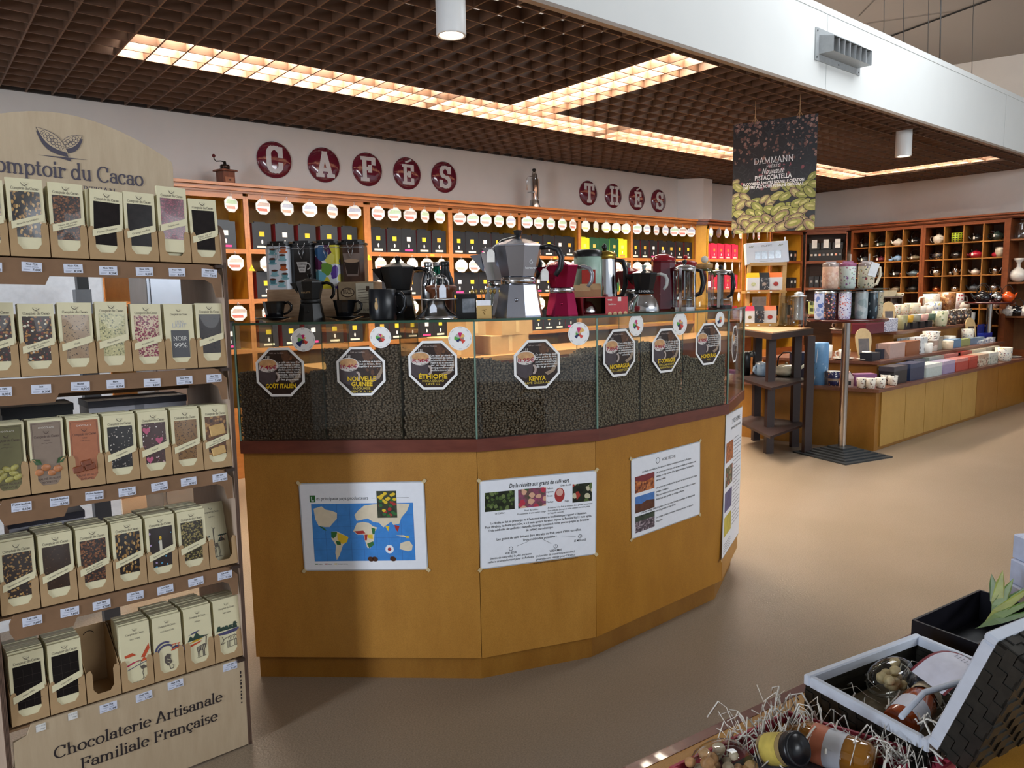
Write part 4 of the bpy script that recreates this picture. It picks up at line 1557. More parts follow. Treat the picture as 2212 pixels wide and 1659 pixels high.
poster(1, ((1037, 1041), (1285, 1018), (1287, 1195), (1040, 1228)), 'text poster headed De la récolte aux grains de café vert on the counter front', d_rec, [PAPER, INK, PIC1, PIC2, PIC3, M('a83a38', .4, var=.2, vs=30), M('d8a89a', .4, var=.1)])


def d_voie(s_, ar):
    s_.poly([(p[0], p[1], .0003) for p in arc(.36, .905, .028, .04, 0, 360, 18)[:-1]], 1)
    s_.poly([(p[0], p[1], .0004) for p in arc(.36, .905, .023, .034, 0, 360, 18)[:-1]], 0)
    s_.text('1', .36, .885, .055, .0005, 1, sx=.7)
    s_.text('VOIE SÈCHE', .52, .885, .05, .0003, 1, bold=.01, w=.20)
    s_.text('(méthode naturelle) la plus ancienne utilisée essentiellement pour le Robusta', .5, .80, .034, .0003, 1, bold=.008, w=.72)
    for k, m in enumerate((2, 3, 4)):
        y1 = .77 - k * .255
        s_.rect(.04, y1 - .21, .31, y1, .0002, m)
        if k == 1:
            s_.poly([(.04, y1 - .09, .0004), (.12, y1 - .11, .0004), (.2, y1 - .08, .0004), (.31, y1 - .10, .0004), (.31, y1 - .21, .0004), (.04, y1 - .21, .0004)], 5)
        if k == 2:
            s_.rect(.04, y1 - .07, .31, y1, .0004, 6)
        if k == 0:
            s_.poly([(.04, y1, .0004), (.31, y1, .0004), (.31, y1 - .06, .0004), (.17, y1 - .09, .0004), (.04, y1 - .05, .0004)], 7)
    L = [(.74, 'Les cerises sont triées à la main ou avec un tamis car certaines sont', .60), (.69, 'abîmées ou trop matures. Il faut également enlever les brindilles,', .57), (.64, 'pierres, feuilles.', .14), (.54, 'Les cerises sont ensuite séchées au soleil sur du béton ou de la brique', .62), (.49, 'pendant 4 semaines.', .18), (.44, 'Elles sont retournées à la main ou avec un râteau au fur et à mesure', .60), (.39, 'du séchage pour garantir un séchage uniforme.', .42),
         (.28, '( Un long séchage abîme les grains et un trop court favorise l\'apparition de champignons', .80), (.24, 'ou bactéries due à un taux d\'hygrométrie trop élevé.)', .50), (.15, 'Les cerises séchées sont ensuite décortiquées pour en extraire', .56), (.10, 'les grains.', .09)]
    for y, q, w_ in L:
        s_.text(q, .335 if y > .3 or y < .2 else .12, y, .036, .0006, 1, 'l', bold=.004, w=w_)


poster(2, ((1364, 993), (1510.6, 955.5), (1511, 1109), (1366, 1163)), 'white text poster headed VOIE SÈCHE with three photographs on its left', d_voie, [PAPER, INK, PICB, PICS, PICG, PICD, M('3a4434', .5, var=.3, vs=30), M('7a3034', .5, var=.2, vs=20)])


def d_hum(s_, ar):
    s_.text('2  VOIE HUMIDE', .6, .92, .05, .0003, 1, w=.5)
    s_.text('(méthode la plus utilisée)', .6, .88, .03, .0003, 1, w=.6)
    for k, m in enumerate((2, 3, 4, 5)):
        y1 = .80 - k * .175
        s_.rect(.06, y1 - .14, .46, y1, .0002, m)
    for k in range(24):
        s_.line(.50, .80 - k * .028, .50 + .44 * (1 if k % 4 else .6), .80 - k * .028, .006, .0003, 6)
    for k in range(4):
        s_.line(.06, .08 - k * .018, .45, .08 - k * .018, .005, .0003, 6)


poster(3, ((1564, 904), (1601, 880), (1597, 1148), (1563, 1198)), 'tall text poster with four photographs on the narrow far facet of the counter', d_hum, [PAPER, INK, PICB, PIC3, M('4a4a78', .5, var=.4, vs=20), M('b8a83a', .5, var=.3, vs=15), M('8a8c94', .5, var=0)])
# ================================================================ goods on the glass top
VIEW = -YAW                                    # turn that makes local x run to the right as seen by the photographer


def spot(px, inset):
    i = 0 if px < 1033 else (1 if px < 1283 else (2 if px < 1568 else 3))
    P = at_col(px, .02 - inset, i)
    return Vector((P.x, P.y, ZTOP))


def mpx(P):
    return (P - CAM).dot(fw) / F               # metres per picture pixel at that point


def moka(label, px, inset, H, top, base, ring, grip, knob, rz=0, z=0, spread=1.0, grp='moka pots on the coffee counter', tagged=False, dome=False):
    P = spot(px, inset)
    t = thing('moka_pot', label, 'moka pot', (P.x, P.y, P.z + z), VIEW + rz, grp)
    k = H * spread
    a0 = PI / 8
    b = MB()
    if dome:
        b.lathe([(0, 0), (.33 * k, 0), (.335 * k, .015 * H), (.325 * k, .12 * H), (.28 * k, .24 * H), (.2 * k, .36 * H)], 28)
    else:
        b.lathe([(0, 0), (.285 * k, 0), (.285 * k, .02 * H), (.222 * k, .37 * H), (.2 * k, .385 * H)], 8, 0, False, a0)
    b.push(T((.0, -.24 * k if not dome else -.3 * k, .2 * H)) @ RX(PI / 2)).lathe([(0, .02 * H), (.018 * H, .02 * H), (.022 * H, 0)], 10).pop()
    b.build('boiler', base, t)
    MB().lathe([(.2 * k, .38 * H), (.212 * k, .385 * H), (.212 * k, .455 * H), (.2 * k, .46 * H)], 24).build('collar', ring, t)
    u = MB()
    u.lathe([(.19 * k, .455 * H), (.205 * k, .47 * H), (.285 * k, .80 * H), (.29 * k, .815 * H)], 8, 0, False, a0)
    u.poly([(-.245 * k, .085 * k, .58 * H), (-.27 * k, .10 * k, .815 * H), (-.43 * k, 0, .80 * H)])
    u.poly([(-.245 * k, -.085 * k, .58 * H), (-.43 * k, 0, .80 * H), (-.27 * k, -.10 * k, .815 * H)])
    u.poly([(-.27 * k, .10 * k, .815 * H), (-.27 * k, -.10 * k, .815 * H), (-.43 * k, 0, .80 * H)])
    u.build('pot', top, t)
    MB().lathe([(.292 * k, .812 * H), (.29 * k, .83 * H), (.1 * k, .895 * H), (.045 * k, .90 * H), (0, .90 * H)], 8, 0, False, a0).build('lid', top, t)
    MB().lathe([(.035 * k, .898 * H), (.032 * k, .92 * H), (.045 * k, .955 * H), (.055 * k, .99 * H), (.045 * k, H), (0, H)], 8, 0, False, a0).build('knob', knob, t)
    MB().tube([(.26 * k, 0, .79 * H), (.36 * k, 0, .805 * H), (.46 * k, 0, .77 * H), (.505 * k, 0, .68 * H), (.49 * k, 0, .56 * H), (.43 * k, 0, .47 * H)], lambda q: (.028 * k, (.03 + .012 * math.sin(q * PI)) * k), 8).build('handle', grip, t)
    if tagged:
        MB().tube([(-.02 * k, -.06 * k, .93 * H), (-.15 * k, -.25 * k, .88 * H), (-.26 * k, -.30 * k, .78 * H)], .0012, 5).build('string', M('e8e4da', .6), t)
        g = MB(T((-.27 * k, -.31 * k, .76 * H)) @ RX(PI / 2 - .1))
        g.poly([(-.014, -.04, 0), (.014, -.04, 0), (.014, -.008, 0), (.006, .003, 0), (-.006, .003, 0), (-.014, -.008, 0)])
        g.build('price_tag', M('eceae4', .6), t)
    return t


MATTE = M('161616', .38, var=.1)
ALU = M('b4b8c4', .26, .95, var=.05, vs=8)
t = moka('small matt black moka pot in front of the wooden crate', 671, .09, .165, MATTE, MATTE, M('1b1b1b', .5), M('0f0f10', .3), M('0f0f10', .3))
mb = MB(T((0, -.042, .117)) @ RX(PI / 2 + .22))
mb.text('BIALETTI', -.006, -.020, .008, 0, 0)
mb.build('lettering', M('c8a87a', .5), t)
t = moka('large matt black moka pot with paper tag, behind the black mug', 862, .22, .225, MATTE, MATTE, M('1b1b1b', .5), M('0f0f10', .3), M('0f0f10', .3), tagged=False)
moka('tall polished aluminium moka pot behind its twin', 1086, .29, .285, ALU, ALU, CHROME, M('1c1c1e', .4), M('18181a', .35), rz=-.1)
t = moka('largest polished aluminium moka pot with paper tag, in front of its twin', 1121, .10, .305, ALU, ALU, CHROME, M('1c1c1e', .4), M('18181a', .35), rz=-.15, tagged=True)
mb = MB(T((.055, -.078, .178)) @ RZ(.42) @ RX(PI / 2 + .19))
mb.text('forever', 0, -.012, .014, 0, 0)
mb.tube([(0, .02, 0), (-.006, .012, 0), (0, .004, 0), (.006, .01, 0), (.002, .014, 0)], .0012, 5)
mb.build('logo', M('e4e6ea', .3), t)
RED = M('a01c48', .18, .75, var=.06, vs=6)
moka('shiny crimson moka pot with silver collar and paper tag', 1214, .10, .218, RED, RED, CHROME, M('8c8c90', .35, .4), M('b8c4d8', .25, .3), rz=-.1, tagged=True)
t = moka('glossy black moka pot on a domed chrome induction base', 1391, .10, .185, M('141416', .15), CHROME, M('18181a', .25), M('b4b4b0', .35), M('8e9a94', .35), spread=.98, dome=True, rz=-.05)
mb = MB(T((-.004, -.044, .078)) @ RX(PI / 2))
mb.text('E MOKA', 0, 0, .012, 0, 0)
mb.build('lettering', M('d8d8d8', .4), t)
moka('small red lacquer moka pot half hidden behind the induction moka pot', 1358, .24, .20, M('8c1824', .2), CHROME, CHROME, M('a8a8a8', .3), M('909090', .3), spread=.9)

# espresso cups on saucers
def cup(label, px, inset, s_, rz=0):
    P = spot(px, inset)
    t = thing('espresso_cup', label, 'cup', (P.x, P.y, P.z + .009 * s_), VIEW + rz, 'black espresso cups')
    m = M('111113', .16, coat=.3)
    MB().lathe([(0, .004), (.026, .004), (.027, .0), (.030, .004), (.0405, .058), (.0425, .066), (.040, .066), (.028, .010), (0, .008)], 12, 0, False).build('body', m, t)
    MB().tube([(.038, 0, .058), (.052, 0, .062), (.064, 0, .05), (.062, 0, .034), (.048, 0, .022), (.034, 0, .018)], (.0045, .005, .005, .005, .0045, .004), 8).build('handle', m, t)
    t.scale = (s_, s_, s_)
    q = thing('saucer', label.replace('espresso cup', 'saucer under the espresso cup'), 'saucer', (P.x, P.y, P.z), VIEW, 'black saucers')
    MB().lathe([(0, .002), (.03, .0), (.034, .002), (.070, .014), (.072, .0165), (.066, .015), (.036, .007), (0, .007)], 28).build('plate', m, q)
    q.scale = (s_, s_, s_)


cup('black faceted espresso cup nearest the left end of the glass top', 591, .09, .95)
cup('black faceted espresso cup in front of the vintage card box', 743, .09, .95)
P = spot(826, .09)
t = thing('mug', 'tall straight black mug with small gold emblem beside the moka pots', 'mug', P, VIEW, None)
MB().lathe([(0, .003), (.046, 0), (.0475, .003), (.0475, .105), (.0455, .107), (.044, .104), (.044, .01), (0, .008)], 32).build('body', M('15171b', .3), t)
MB().tube([(.046, 0, .09), (.066, 0, .092), (.078, 0, .075), (.078, 0, .045), (.066, 0, .025), (.046, 0, .022)], .0065, 8).build('handle', M('15171b', .3), t)
MB(T((-.014, -.0476, .05)) @ RX(PI / 2)).disc(0, 0, .006, .016, 0, 10).disc(0, .02, .003, .008, 0, 8).build('emblem', M('c0a070', .4), t)

# wooden crate with four coffee tins on it
P0, P1 = spot(577, .20), spot(727, .20)
e = (P1 - P0)
w_ = e.length
a_ = math.atan2(e.y, e.x)
hcr = 66 * mpx(P0)
t = thing('wooden_crate', 'pale grained wooden crate standing behind the black cups', 'crate', P0, a_)
mb = MB()
GRAIN = wood('a48468', 'd2b596', (1.5, 3, 9), 7, .55)
mb.box(0, 0, 0, w_, .012, hcr).box(0, .168, 0, w_, .18, hcr).box(0, .012, 0, .012, .168, hcr).box(w_ - .012, .012, 0, w_, .168, hcr)
mb.build('sides', GRAIN, t)
MB().box(.012, .012, hcr - .012, w_ - .012, .168, hcr).build('lid', GRAIN, t)


def tin(label, px, inset, w, h, mat_, zoff, back=False):
    P = spot(px, inset)
    t = thing('coffee_tin', label, 'tin', (P.x, P.y, P.z + zoff), a_ + .03, 'clip lid coffee tins')
    c = .014
    def rr(s_, c_): return [(-s_ + c_, -s_), (s_ - c_, -s_), (s_, -s_ + c_), (s_, s_ - c_), (s_ - c_, s_), (-s_ + c_, s_), (-s_, s_ - c_), (-s_, -s_ + c_)]
    MB().prism(rr(w / 2, c), 0, h * .87).prism(rr(w / 2 - .002, c), h * .87, h * .90).build('body', mat_, t)
    MB().prism(rr(w / 2 + .002, c), h * .905, h * .945).prism(rr(w / 2 - .006, c), h * .945, h).build('lid', M('141416', .28), t)
    y = -w / 2 - .004
    wm = M('c4c6ca', .25, .9)
    MB().tube([(-.012, y, h * .95), (-.012, y - .004, h * .89), (0, y - .005, h * .81), (.012, y - .004, h * .89), (.012, y, h * .95)], .0014, 5).tube([(-.007, y, h * .83), (-.008, y - .004, h * .76), (0, y - .002, h * .62), (.008, y - .004, h * .76), (.007, y, h * .83)], .0014, 5).build('clip', wm, t)
    MB().tube([(-w / 2, -w / 2 + c, h * .845), (-w / 2 + c, -w / 2 - .001, h * .845), (w / 2 - c, -w / 2 - .001, h * .845), (w / 2, -w / 2 + c, h * .845)], .0014, 5).build('wire', wm, t)
    return t, y + .0035


ht = 104 * mpx(P0)
t, y = tin('pale blue coffee tin printed with teacups, left on the wooden crate', 612, .28, .092, ht, M('dfe6f0', .3, var=.04, vs=8), hcr)
mb = MB(RX(PI / 2))
for x, z, c in ((-.015, .140, 0), (.024, .146, 2), (.02, .118, 1), (-.018, .105, 3), (.022, .083, 2), (-.012, .062, 1), (.026, .05, 0), (-.02, .03, 3), (.012, .022, 1)):
    mb.disc(x, z - .009, .016, .005, -y + .0002, 14, 1 if c != 2 else 2)
    mb.poly([(x + p, z + q, -y + .0004) for p, q in ((-.012, .008), (.012, .008), (.008, -.009), (-.008, -.009))], c)
    mb.disc(x, z + .008, .012, .004, -y + .0006, 12, 4)
mb.build('print', [M('6fa8b4', .4), M('8ec0cc', .4), M('c86434', .4), M('4c8494', .4), M('5a3020', .4)], t)
t, y = tin('black coffee tin with white cup drawing, second on the crate', 664, .28, .088, ht, M('1d1b1c', .32, var=.2, vs=20), hcr)
mb = MB(RX(PI / 2))
mb.poly([(-.021, .10, -y + .0004), (.019, .10, -y + .0004), (.010, .062, -y + .0004), (-.011, .062, -y + .0004)])
mb.poly([(p[0], p[1], -y + .0004) for p in arc(.018, .084, .013, .013, 90, -90, 8) + arc(.018, .084, .009, .009, -90, 90, 8)])
mb.text('COFFEE', -.001, .088, .011, -y + .0008, 1, w=.03).text('BREAK', -.001, .077, .010, -y + .0008, 1, w=.024).text('time', -.001, .068, .009, -y + .0008, 1, w=.014)
mb.build('print', [M('c9c5c2', .5), M('2a2628', .5, var=0)], t)
tin('white coffee tin splashed with yellow, purple and green paint, third from the left', 717, .28, .094, ht, flakes('dfe3ea', ('5a3a9a', 'd8cc3a', '6a9a3c', '5a1e50', '6ab0c8', '2a5a8a', 'e4dc6a'), 26, .62, .35, bump=0), hcr + .0)
t, y = tin('brown coffee tin printed with a glass of espresso, rightmost on the crate', 768, .28, .09, ht, M('4a3024', .35, var=.5, vs=14), hcr + .0)
mb = MB(RX(PI / 2))
mb.poly([(p, q, -y + .0003) for p, q in ((-.03, .128), (.034, .128), (.024, .045), (-.018, .045))])
mb.poly([(p, q, -y + .0005) for p, q in ((-.026, .10), (.03, .10), (.022, .052), (-.016, .052))], 1)
mb.disc(.002, .10, .028, .007, -y + .0007, 16, 2)
mb.build('print', [M('8a7870', .3), M('2a1a14', .3), M('b89a80', .4)], t)
P0, P1 = spot(731, .20), spot(808, .20)
e = P1 - P0
w_ = e.length
MX = T(P0) @ RZ(math.atan2(e.y, e.x))
t = thing('card_box', 'vintage style card box printed with BRAZIL beside the wooden crate', 'box', Mx=MX)
h_ = 80 * mpx(P0)
MB().bbox(0, 0, 0, w_, .14, h_, .002).build('box_body', M('9a8468', .6, var=.12, vs=30), t)
mb = MB(T((0, -.001, 0)) @ RX(PI / 2))
mb.rect(w_ * .5, h_ * .02, w_ * .99, h_ * .97, .0003, 1)
mb.disc(w_ * .27, h_ * .72, w_ * .19, h_ * .13, .0006, 16, 2).disc(w_ * .27, h_ * .72, w_ * .165, h_ * .105, .0008, 16, 3)
mb.text('BRAZIL', w_ * .27, h_ * .685, .022, .001, 2, bold=.02, w=w_ * .26).text('CAFÉ', w_ * .27, h_ * .78, .010, .001, 2, w=w_ * .12)
for k in range(6):
    mb.line(w_ * .55, h_ * (.78 - .07 * k), w_ * (.95 - .05 * (k % 3)), h_ * (.80 - .07 * k), .0016, .0006, 2)
mb.rect(w_ * .78, h_ * .75, w_ * .88, h_ * .88, .0006, 2).disc(w_ * .7, h_ * .1, w_ * .2, h_ * .07, .0007, 12, 2)
mb.text("L'ART DU CAFÉ", w_ * .72, h_ * .22, .012, .001, 2, w=w_ * .4)
mb.build('print', [M('9a8468', .6), M('cfc6b0', .6, var=.1, vs=40), M('4a382c', .6), M('b09a7c', .6)], t)

# bottles
def bottle(label, px, inset, H, R, mat_, cap):
    P = spot(px, inset)
    t = thing('steel_bottle', label, 'bottle', P, 0, 'insulated bottles')
    MB().lathe([(0, 0), (R * .96, 0), (R, .005), (R, H * .58), (R * .9, H * .68), (R * .55, H * .82), (R * .46, H * .90), (R * .46, H * .925), (0, H * .925)], 24).build('body', mat_, t)
    MB().lathe([(R * .5, H * .92), (R * .52, H * .93), (R * .52, H * .99), (R * .45, H), (0, H)], 20).build('cap', cap, t)


bottle('plain steel insulated bottle behind the pour over dripper', 927, .27, .205, .03, STEEL, STEEL)
bottle('metallic green insulated bottle between the steel and black bottles', 945, .31, .205, .028, M('1f7a62', .25, .7), STEEL)
bottle('matt black insulated bottle right of the green one', 963, .25, .205, .032, M('1a1b1d', .35), M('1f2022', .3))

# pour over stand with chrome dome and wire frame
P = spot(942, .09)
t = thing('drip_stand', 'chrome domed drip coffee stand with wire arms and paper tags', 'coffee dripper', P, VIEW)
MB().lathe([(0, .0), (.075, 0), (.077, .003), (.066, .012), (.045, .03), (.034, .045), (.032, .062), (.028, .064), (0, .064)], 28).build('dome', CHROME, t)
MB().lathe([(0, .066), (.074, .066), (.076, .068), (.074, .070), (0, .070)], 28).build('plate', STEEL, t)
mb = MB()
mb.tube([(-.0, .0, .07), (0, 0, .158)], .003, 6)
mb.tube([(-.035, 0, .132), (-.02, 0, .142), (.03, 0, .142), (.045, 0, .128), (.045, 0, .10)], .0022, 6)
mb.tube([(-.04, 0, .10), (-.04, 0, .118), (-.035, 0, .132)], .0022, 6)
mb.tube([(-.03, 0, .158), (-.015, 0, .168), (.0, 0, .158)], .0022, 6)
mb.build('wire_frame', CHROME, t)
for x, z in ((.028, .118), (-.006, .052)):
    mb = MB(T((x, -.05, z)) @ RX(PI / 2 - .05))
    mb.poly([(-.012, -.045, 0), (.012, -.045, 0), (.012, -.012, 0), (.005, 0, 0), (-.005, 0, 0), (-.012, -.012, 0)])
    mb.build('price_tag', M('e3e8f2', .6), t)
    MB().tube([(x, -.05, z), (x, -.03, z + .02), (0, 0, z + .03)], .0009, 4).build('string', M('e8e4da', .6), t)
P = spot(953, .22)
t = thing('wooden_coffee_mill', 'round brown wooden coffee mill with wire dome, behind the drip stand', 'coffee grinder', P, VIEW)
MB().lathe([(0, 0), (.05, 0), (.052, .01), (.042, .02), (.042, .09), (.056, .10), (.058, .112), (.05, .118), (0, .118)], 24).build('case', wood('5a3220', '7c4a32', (6, 6, 1), 6, .4), t)
for k in range(6):
    a__ = k * PI / 6
    MB().tube([(.03 * math.cos(a__) * math.cos(q), .03 * math.sin(a__) * math.cos(q), .118 + .04 * math.sin(q)) for q in [PI * j / 10 for j in range(11)]], .001, 4).build('wire', CHROME, t)
P = spot(1007, .11)
t = thing('gift_box', 'black gift box with window showing a small glass, left of the kraft card holder', 'box', P, VIEW + .1)
MB().box(-.035, 0, 0, .035, .06, .085).build('box_body', M('1b1a1b', .4), t)
MB(T((0, -.0008, 0)) @ RX(PI / 2)).rect(-.014, .02, .03, .068, 0).build('window', M('8a9098', .1, .3, var=.3, vs=40), t)
P = spot(1045, .07)
t = thing('card_holder', 'small kraft card holder with white card, beside the big aluminium moka pots', 'card holder', P, VIEW + .02)
MB().box(-.026, 0, 0, .026, .02, .044).build('pocket', M('c9a566', .65, var=.05), t)
MB().box(-.024, .004, .02, .024, .006, .062).build('card', M('eef0f6', .5), t)
MB(T((0, -.0006, .0)) @ RX(PI / 2)).tube([(-.004, .03, 0), (.004, .024, 0), (-.003, .02, 0), (.003, .012, 0)], .0012, 4).tube([(-.008, .028, 0), (.009, .03, 0)], .001, 4).build('ink_mark', M('7a5a28', .6), t)
P = spot(1046, .14)
for k in range(7):
    t = thing('gold_spoon', 'long handled golden tipped spoon standing in the cluster behind the kraft card holder', 'spoon', (P.x + (k - 3) * .009, P.y + .006 * (k % 2) - .004 * k, P.z), VIEW, 'golden spoons')
    lean = (k - 3) * .007
    MB().tube([(0, 0, 0.002), (lean, 0, .085)], .0016, 5).build('stem', CHROME, t)
    MB().ball((lean, 0, .092), .008, 10, 6, 0, (.8, .4, 1.2)).build('bowl', M('b89a5a', .25, .8), t)

# steel jug, red cardboard sleeve, tall red jug, presses and jars
P = spot(1306, .24)
t = thing('steel_coffee_pot', 'tall polished steel coffee pot with brass collar, behind the red carton', 'coffee pot', P, VIEW, 'steel pots')
MB().lathe([(0, 0), (.052, 0), (.054, .004), (.05, .10), (.046, .20), (.044, .215)], 32).build('body', M('c8c8ca', .12, 1, var=.02), t)
MB().lathe([(.046, .213), (.048, .22), (.048, .235), (.03, .245), (0, .248)], 28).build('collar', M('a88a3c', .25, .9), t)
MB().tube([(.046, 0, .21), (.075, 0, .205), (.085, 0, .17), (.085, 0, .11), (.072, 0, .07), (.052, 0, .06)], (.007, .009, .011, .011, .009, .007), 8).build('handle', M('141416', .35), t)
MB().lathe([(0, .246), (.006, .246), (.012, .262), (.004, .275), (0, .276)], 12).build('knob', M('141416', .3), t)
P0, P1 = spot(1260, .06), spot(1356, .06)
e = P1 - P0
w_ = e.length
t = thing('red_carton', 'open red carton sleeve holding a chrome dome, in front of the steel pot', 'box', Mx=T(P0) @ RZ(math.atan2(e.y, e.x)))
h_ = 38 * mpx(P0)
rm = M('c23c44', .45)
rd = M('7a1c22', .5)
mb = MB()
mb.box(w_ * .49, 0, 0, w_, .002, h_).box(0, .098, 0, w_, .1, h_, 1).box(0, 0, h_ - .0015, w_, .098, h_).box(0, 0, 0, w_, .1, .0015, 1).box(0, .002, .0015, .002, .098, h_ - .0015, 1).box(w_ - .002, .002, .0015, w_, .098, h_ - .0015)
mb.build('sleeve', [rm, rd], t)
mb = MB(T((0, -.001, 0)) @ RX(PI / 2))
mb.text('weis', w_ * .58, h_ * .78, .013, 0, 0, bold=.02, w=w_ * .1).text('betulle inox', w_ * .64, h_ * .52, .010, 0, 0, w=w_ * .18)
for k in range(4):
    mb.poly([(p[0], p[1], 0) for p in arc(w_ * (.58 + .12 * k), 0, w_ * .045, h_ * .14, 0, 180, 8)], 1)
mb.rect(w_ * .76, h_ * .74, w_ * .84, h_ * .98, .0003, 0)
mb.build('print', [M('f0e8e0', .5), M('e0b88a', .5)], t)
MB().push(T((w_ * .3, .05, .002))).lathe([(0, 0), (.032, 0), (.033, .01), (.026, .03), (.012, .045), (0, .048)], 20).pop().build('chrome_dome', CHROME, t)
P = spot(1432, .22)
t = thing('red_jug', 'tall dark red enamelled jug behind the black induction moka pot', 'jug', P, VIEW)
re = M('6a1020', .12, coat=.6)
MB().lathe([(0, 0), (.058, 0), (.06, .005), (.056, .12), (.05, .20), (.052, .21)], 8, 0, False, PI / 8).build('body', re, t)
MB().lathe([(.054, .208), (.052, .222), (.03, .236), (.012, .24), (0, .241)], 24).build('lid', M('8c1420', .15, coat=.5), t)
MB().tube([(.054, 0, .2), (.085, 0, .2), (.09, 0, .14), (.075, 0, .07), (.056, 0, .05)], .007, 8).build('handle', re, t)
MB().ball((0, 0, .247), .009).build('knob', M('d8d8d8', .2, .8), t)
GJ = thin_glass('eef2f2', 2.2, 'jar')


def press(label, px, inset, H, R, grip, base, frame_m=CHROME, rz=0, z=0):
    P = spot(px, inset)
    t = thing('french_press', label, 'french press', (P.x, P.y, P.z + z), VIEW + rz, 'french presses on the coffee counter')
    MB().lathe([(R * .93, .012), (R * .93, H * .86), (R * .95, H * .86)], 28).lathe([(0, .014), (R * .93, .014)], 28).build('beaker', GJ, t)
    MB().lathe([(0, 0), (R, 0), (R, .012), (0, .012)], 28, 0, False).build('base', base, t)
    mb = MB()
    for k in range(4):
        a__ = PI / 4 + k * PI / 2
        x, y = R * 1.0 * math.cos(a__), R * 1.0 * math.sin(a__)
        mb.push(T((x, y, 0)) @ RZ(a__)).box(-.001, -.006, .004, .0015, .006, H * .86).pop()
    mb.lathe([(R * .99, H * .80), (R * 1.03, H * .80), (R * 1.03, H * .86), (R * .99, H * .86)], 28)
    mb.build('cage', frame_m, t)
    MB().lathe([(R * 1.04, H * .86), (R * 1.02, H * .885), (R * .5, H * .92), (R * .1, H * .93), (0, H * .93)], 28).build('lid', frame_m, t)
    MB().cyl(0, 0, H * .2, H * .97, .0025, 8).push(T((0, 0, H * .2))).lathe([(0, .004), (R * .88, .004), (R * .88, 0), (0, 0)], 24).pop().build('plunger', CHROME, t)
    MB().ball((0, 0, H * .985), .010).build('knob', grip, t)
    MB().tube([(R, 0, H * .82), (R + .03, 0, H * .80), (R + .04, 0, H * .55), (R + .028, 0, H * .32), (R, 0, H * .27)], (.007, .009, .010, .008, .006), 8).build('handle', grip, t)
    return t


press('chrome french press with black grip, third from the right end of the counter', 1478, .12, .205, .046, M('161618', .35), CHROME, rz=.2)
press('french press with red lid and ball knob, behind the chrome press', 1480, .27, .235, .05, M('a01c20', .25), M('a01c20', .25), M('a01c20', .25))
press('wide glass french press with black base at the right end of the counter', 1556, .13, .185, .052, M('141416', .4), M('141416', .5), rz=-1.2)
P = spot(1521, .16)
t = thing('cork_jar', 'glass jar with cork stopper and green ribbon between the two presses', 'jar', P)
MB().lathe([(0, .003), (.04, .003), (.042, .008), (.042, .15), (.03, .168), (.03, .18)], 28).build('jar_body', GJ, t)
MB().lathe([(0, .172), (.028, .172), (.036, .18), (.036, .198), (0, .2)], 20).build('cork', M('b08a58', .8, var=.15, vs=80), t)
MB().ball((0, 0, .216), .016).build('knob', M('d8d4c8', .4), t)
MB().tube([(-.03, -.012, .17), (0, -.034, .168), (.02, -.034, .16), (.03, -.036, .14)], .004, 6).build('ribbon', M('5a6a3a', .6), t)
# retro mint canister and kraft bags at the back
P = spot(1270, .32)
t = thing('retro_canister', 'mint green retro canister with red cup print, behind the crimson moka pot', 'tin', P, VIEW)
MB().lathe([(0, 0), (.055, 0), (.055, .225), (.05, .23), (0, .23)], 28).build('body', M('a8c8b8', .35, var=.06), t)
MB().lathe([(.057, .222), (.057, .245), (.04, .25), (0, .25)], 28).build('lid', M('1d1d1f', .3), t)
mb = MB(T((0, -.057, .14)) @ RX(PI / 2))
mb.rect(-.03, -.03, .024, .03, 0, 0).text('COFFEE', 0, -.06, .02, 0, 1, bold=.03, w=.06)
mb.build('print', [M('b8382c', .4), M('232323', .5)], t)
for k, (px, ins, h_, lab) in enumerate(((1252, .22, .11, 'left kraft paper bag behind the crimson moka pot'), (1275, .22, .115, 'right kraft paper bag behind the crimson moka pot'))):
    P = spot(px, ins)
    t = thing('kraft_bag', lab, 'paper bag', P, VIEW, 'kraft bags')
    MB().prism([(-.04, -.025), (.04, -.025), (.04, .025), (-.04, .025)], 0, h_ * .8).build('bag', M('b08f68', .75, var=.08, vs=30, bump=.1), t)
    MB().poly([(-.04, -.025, h_ * .8), (.04, -.025, h_ * .8), (.04, 0, h_), (-.04, 0, h_)]).poly([(-.04, .025, h_ * .8), (-.04, 0, h_), (.04, 0, h_), (.04, .025, h_ * .8)]).build('fold', M('b08f68', .75, var=.08, vs=30, bump=.1), t)
# ================================================================ chocolate bar display stand
SU = ray(2910, 665).normalized()
SV = (Vector((0, 0, 1)) - SU * SU.z).normalized()
SN = SU.cross(SV)
SP = onz(545, 1606, 0)
MS = frame(SP, SU, SV, SN)
MSI = MS.inverted()
LEAN = -.016
WS = .625


def L(x, y, d=0):
    return MSI @ onp(x, y, SP + SN * d, SN)


PLY = wood('b8a284', 'c6b294', (8, 1.2, 8), 5, .6)
PLYI = wood('a08a76', 'ad9886', (8, 1.2, 8), 5, .65)
PLYE = M('3c2a20', .7, var=.3, vs=60, sc=(1, 1, 30))
KRAFT = M('b3946c', .8, var=.06, vs=25, bump=.08)
KRAFTD = M('7d5f42', .75, var=.08, vs=18)
CREAM = M('e2dab4', .5, var=.02)
DARK = M('4a4450', .6, var=0)

stand = thing('chocolate_display_stand', 'tall plywood display stand with five sloping shelves of chocolate bars and an arched sign', 'display stand', Mx=MS)


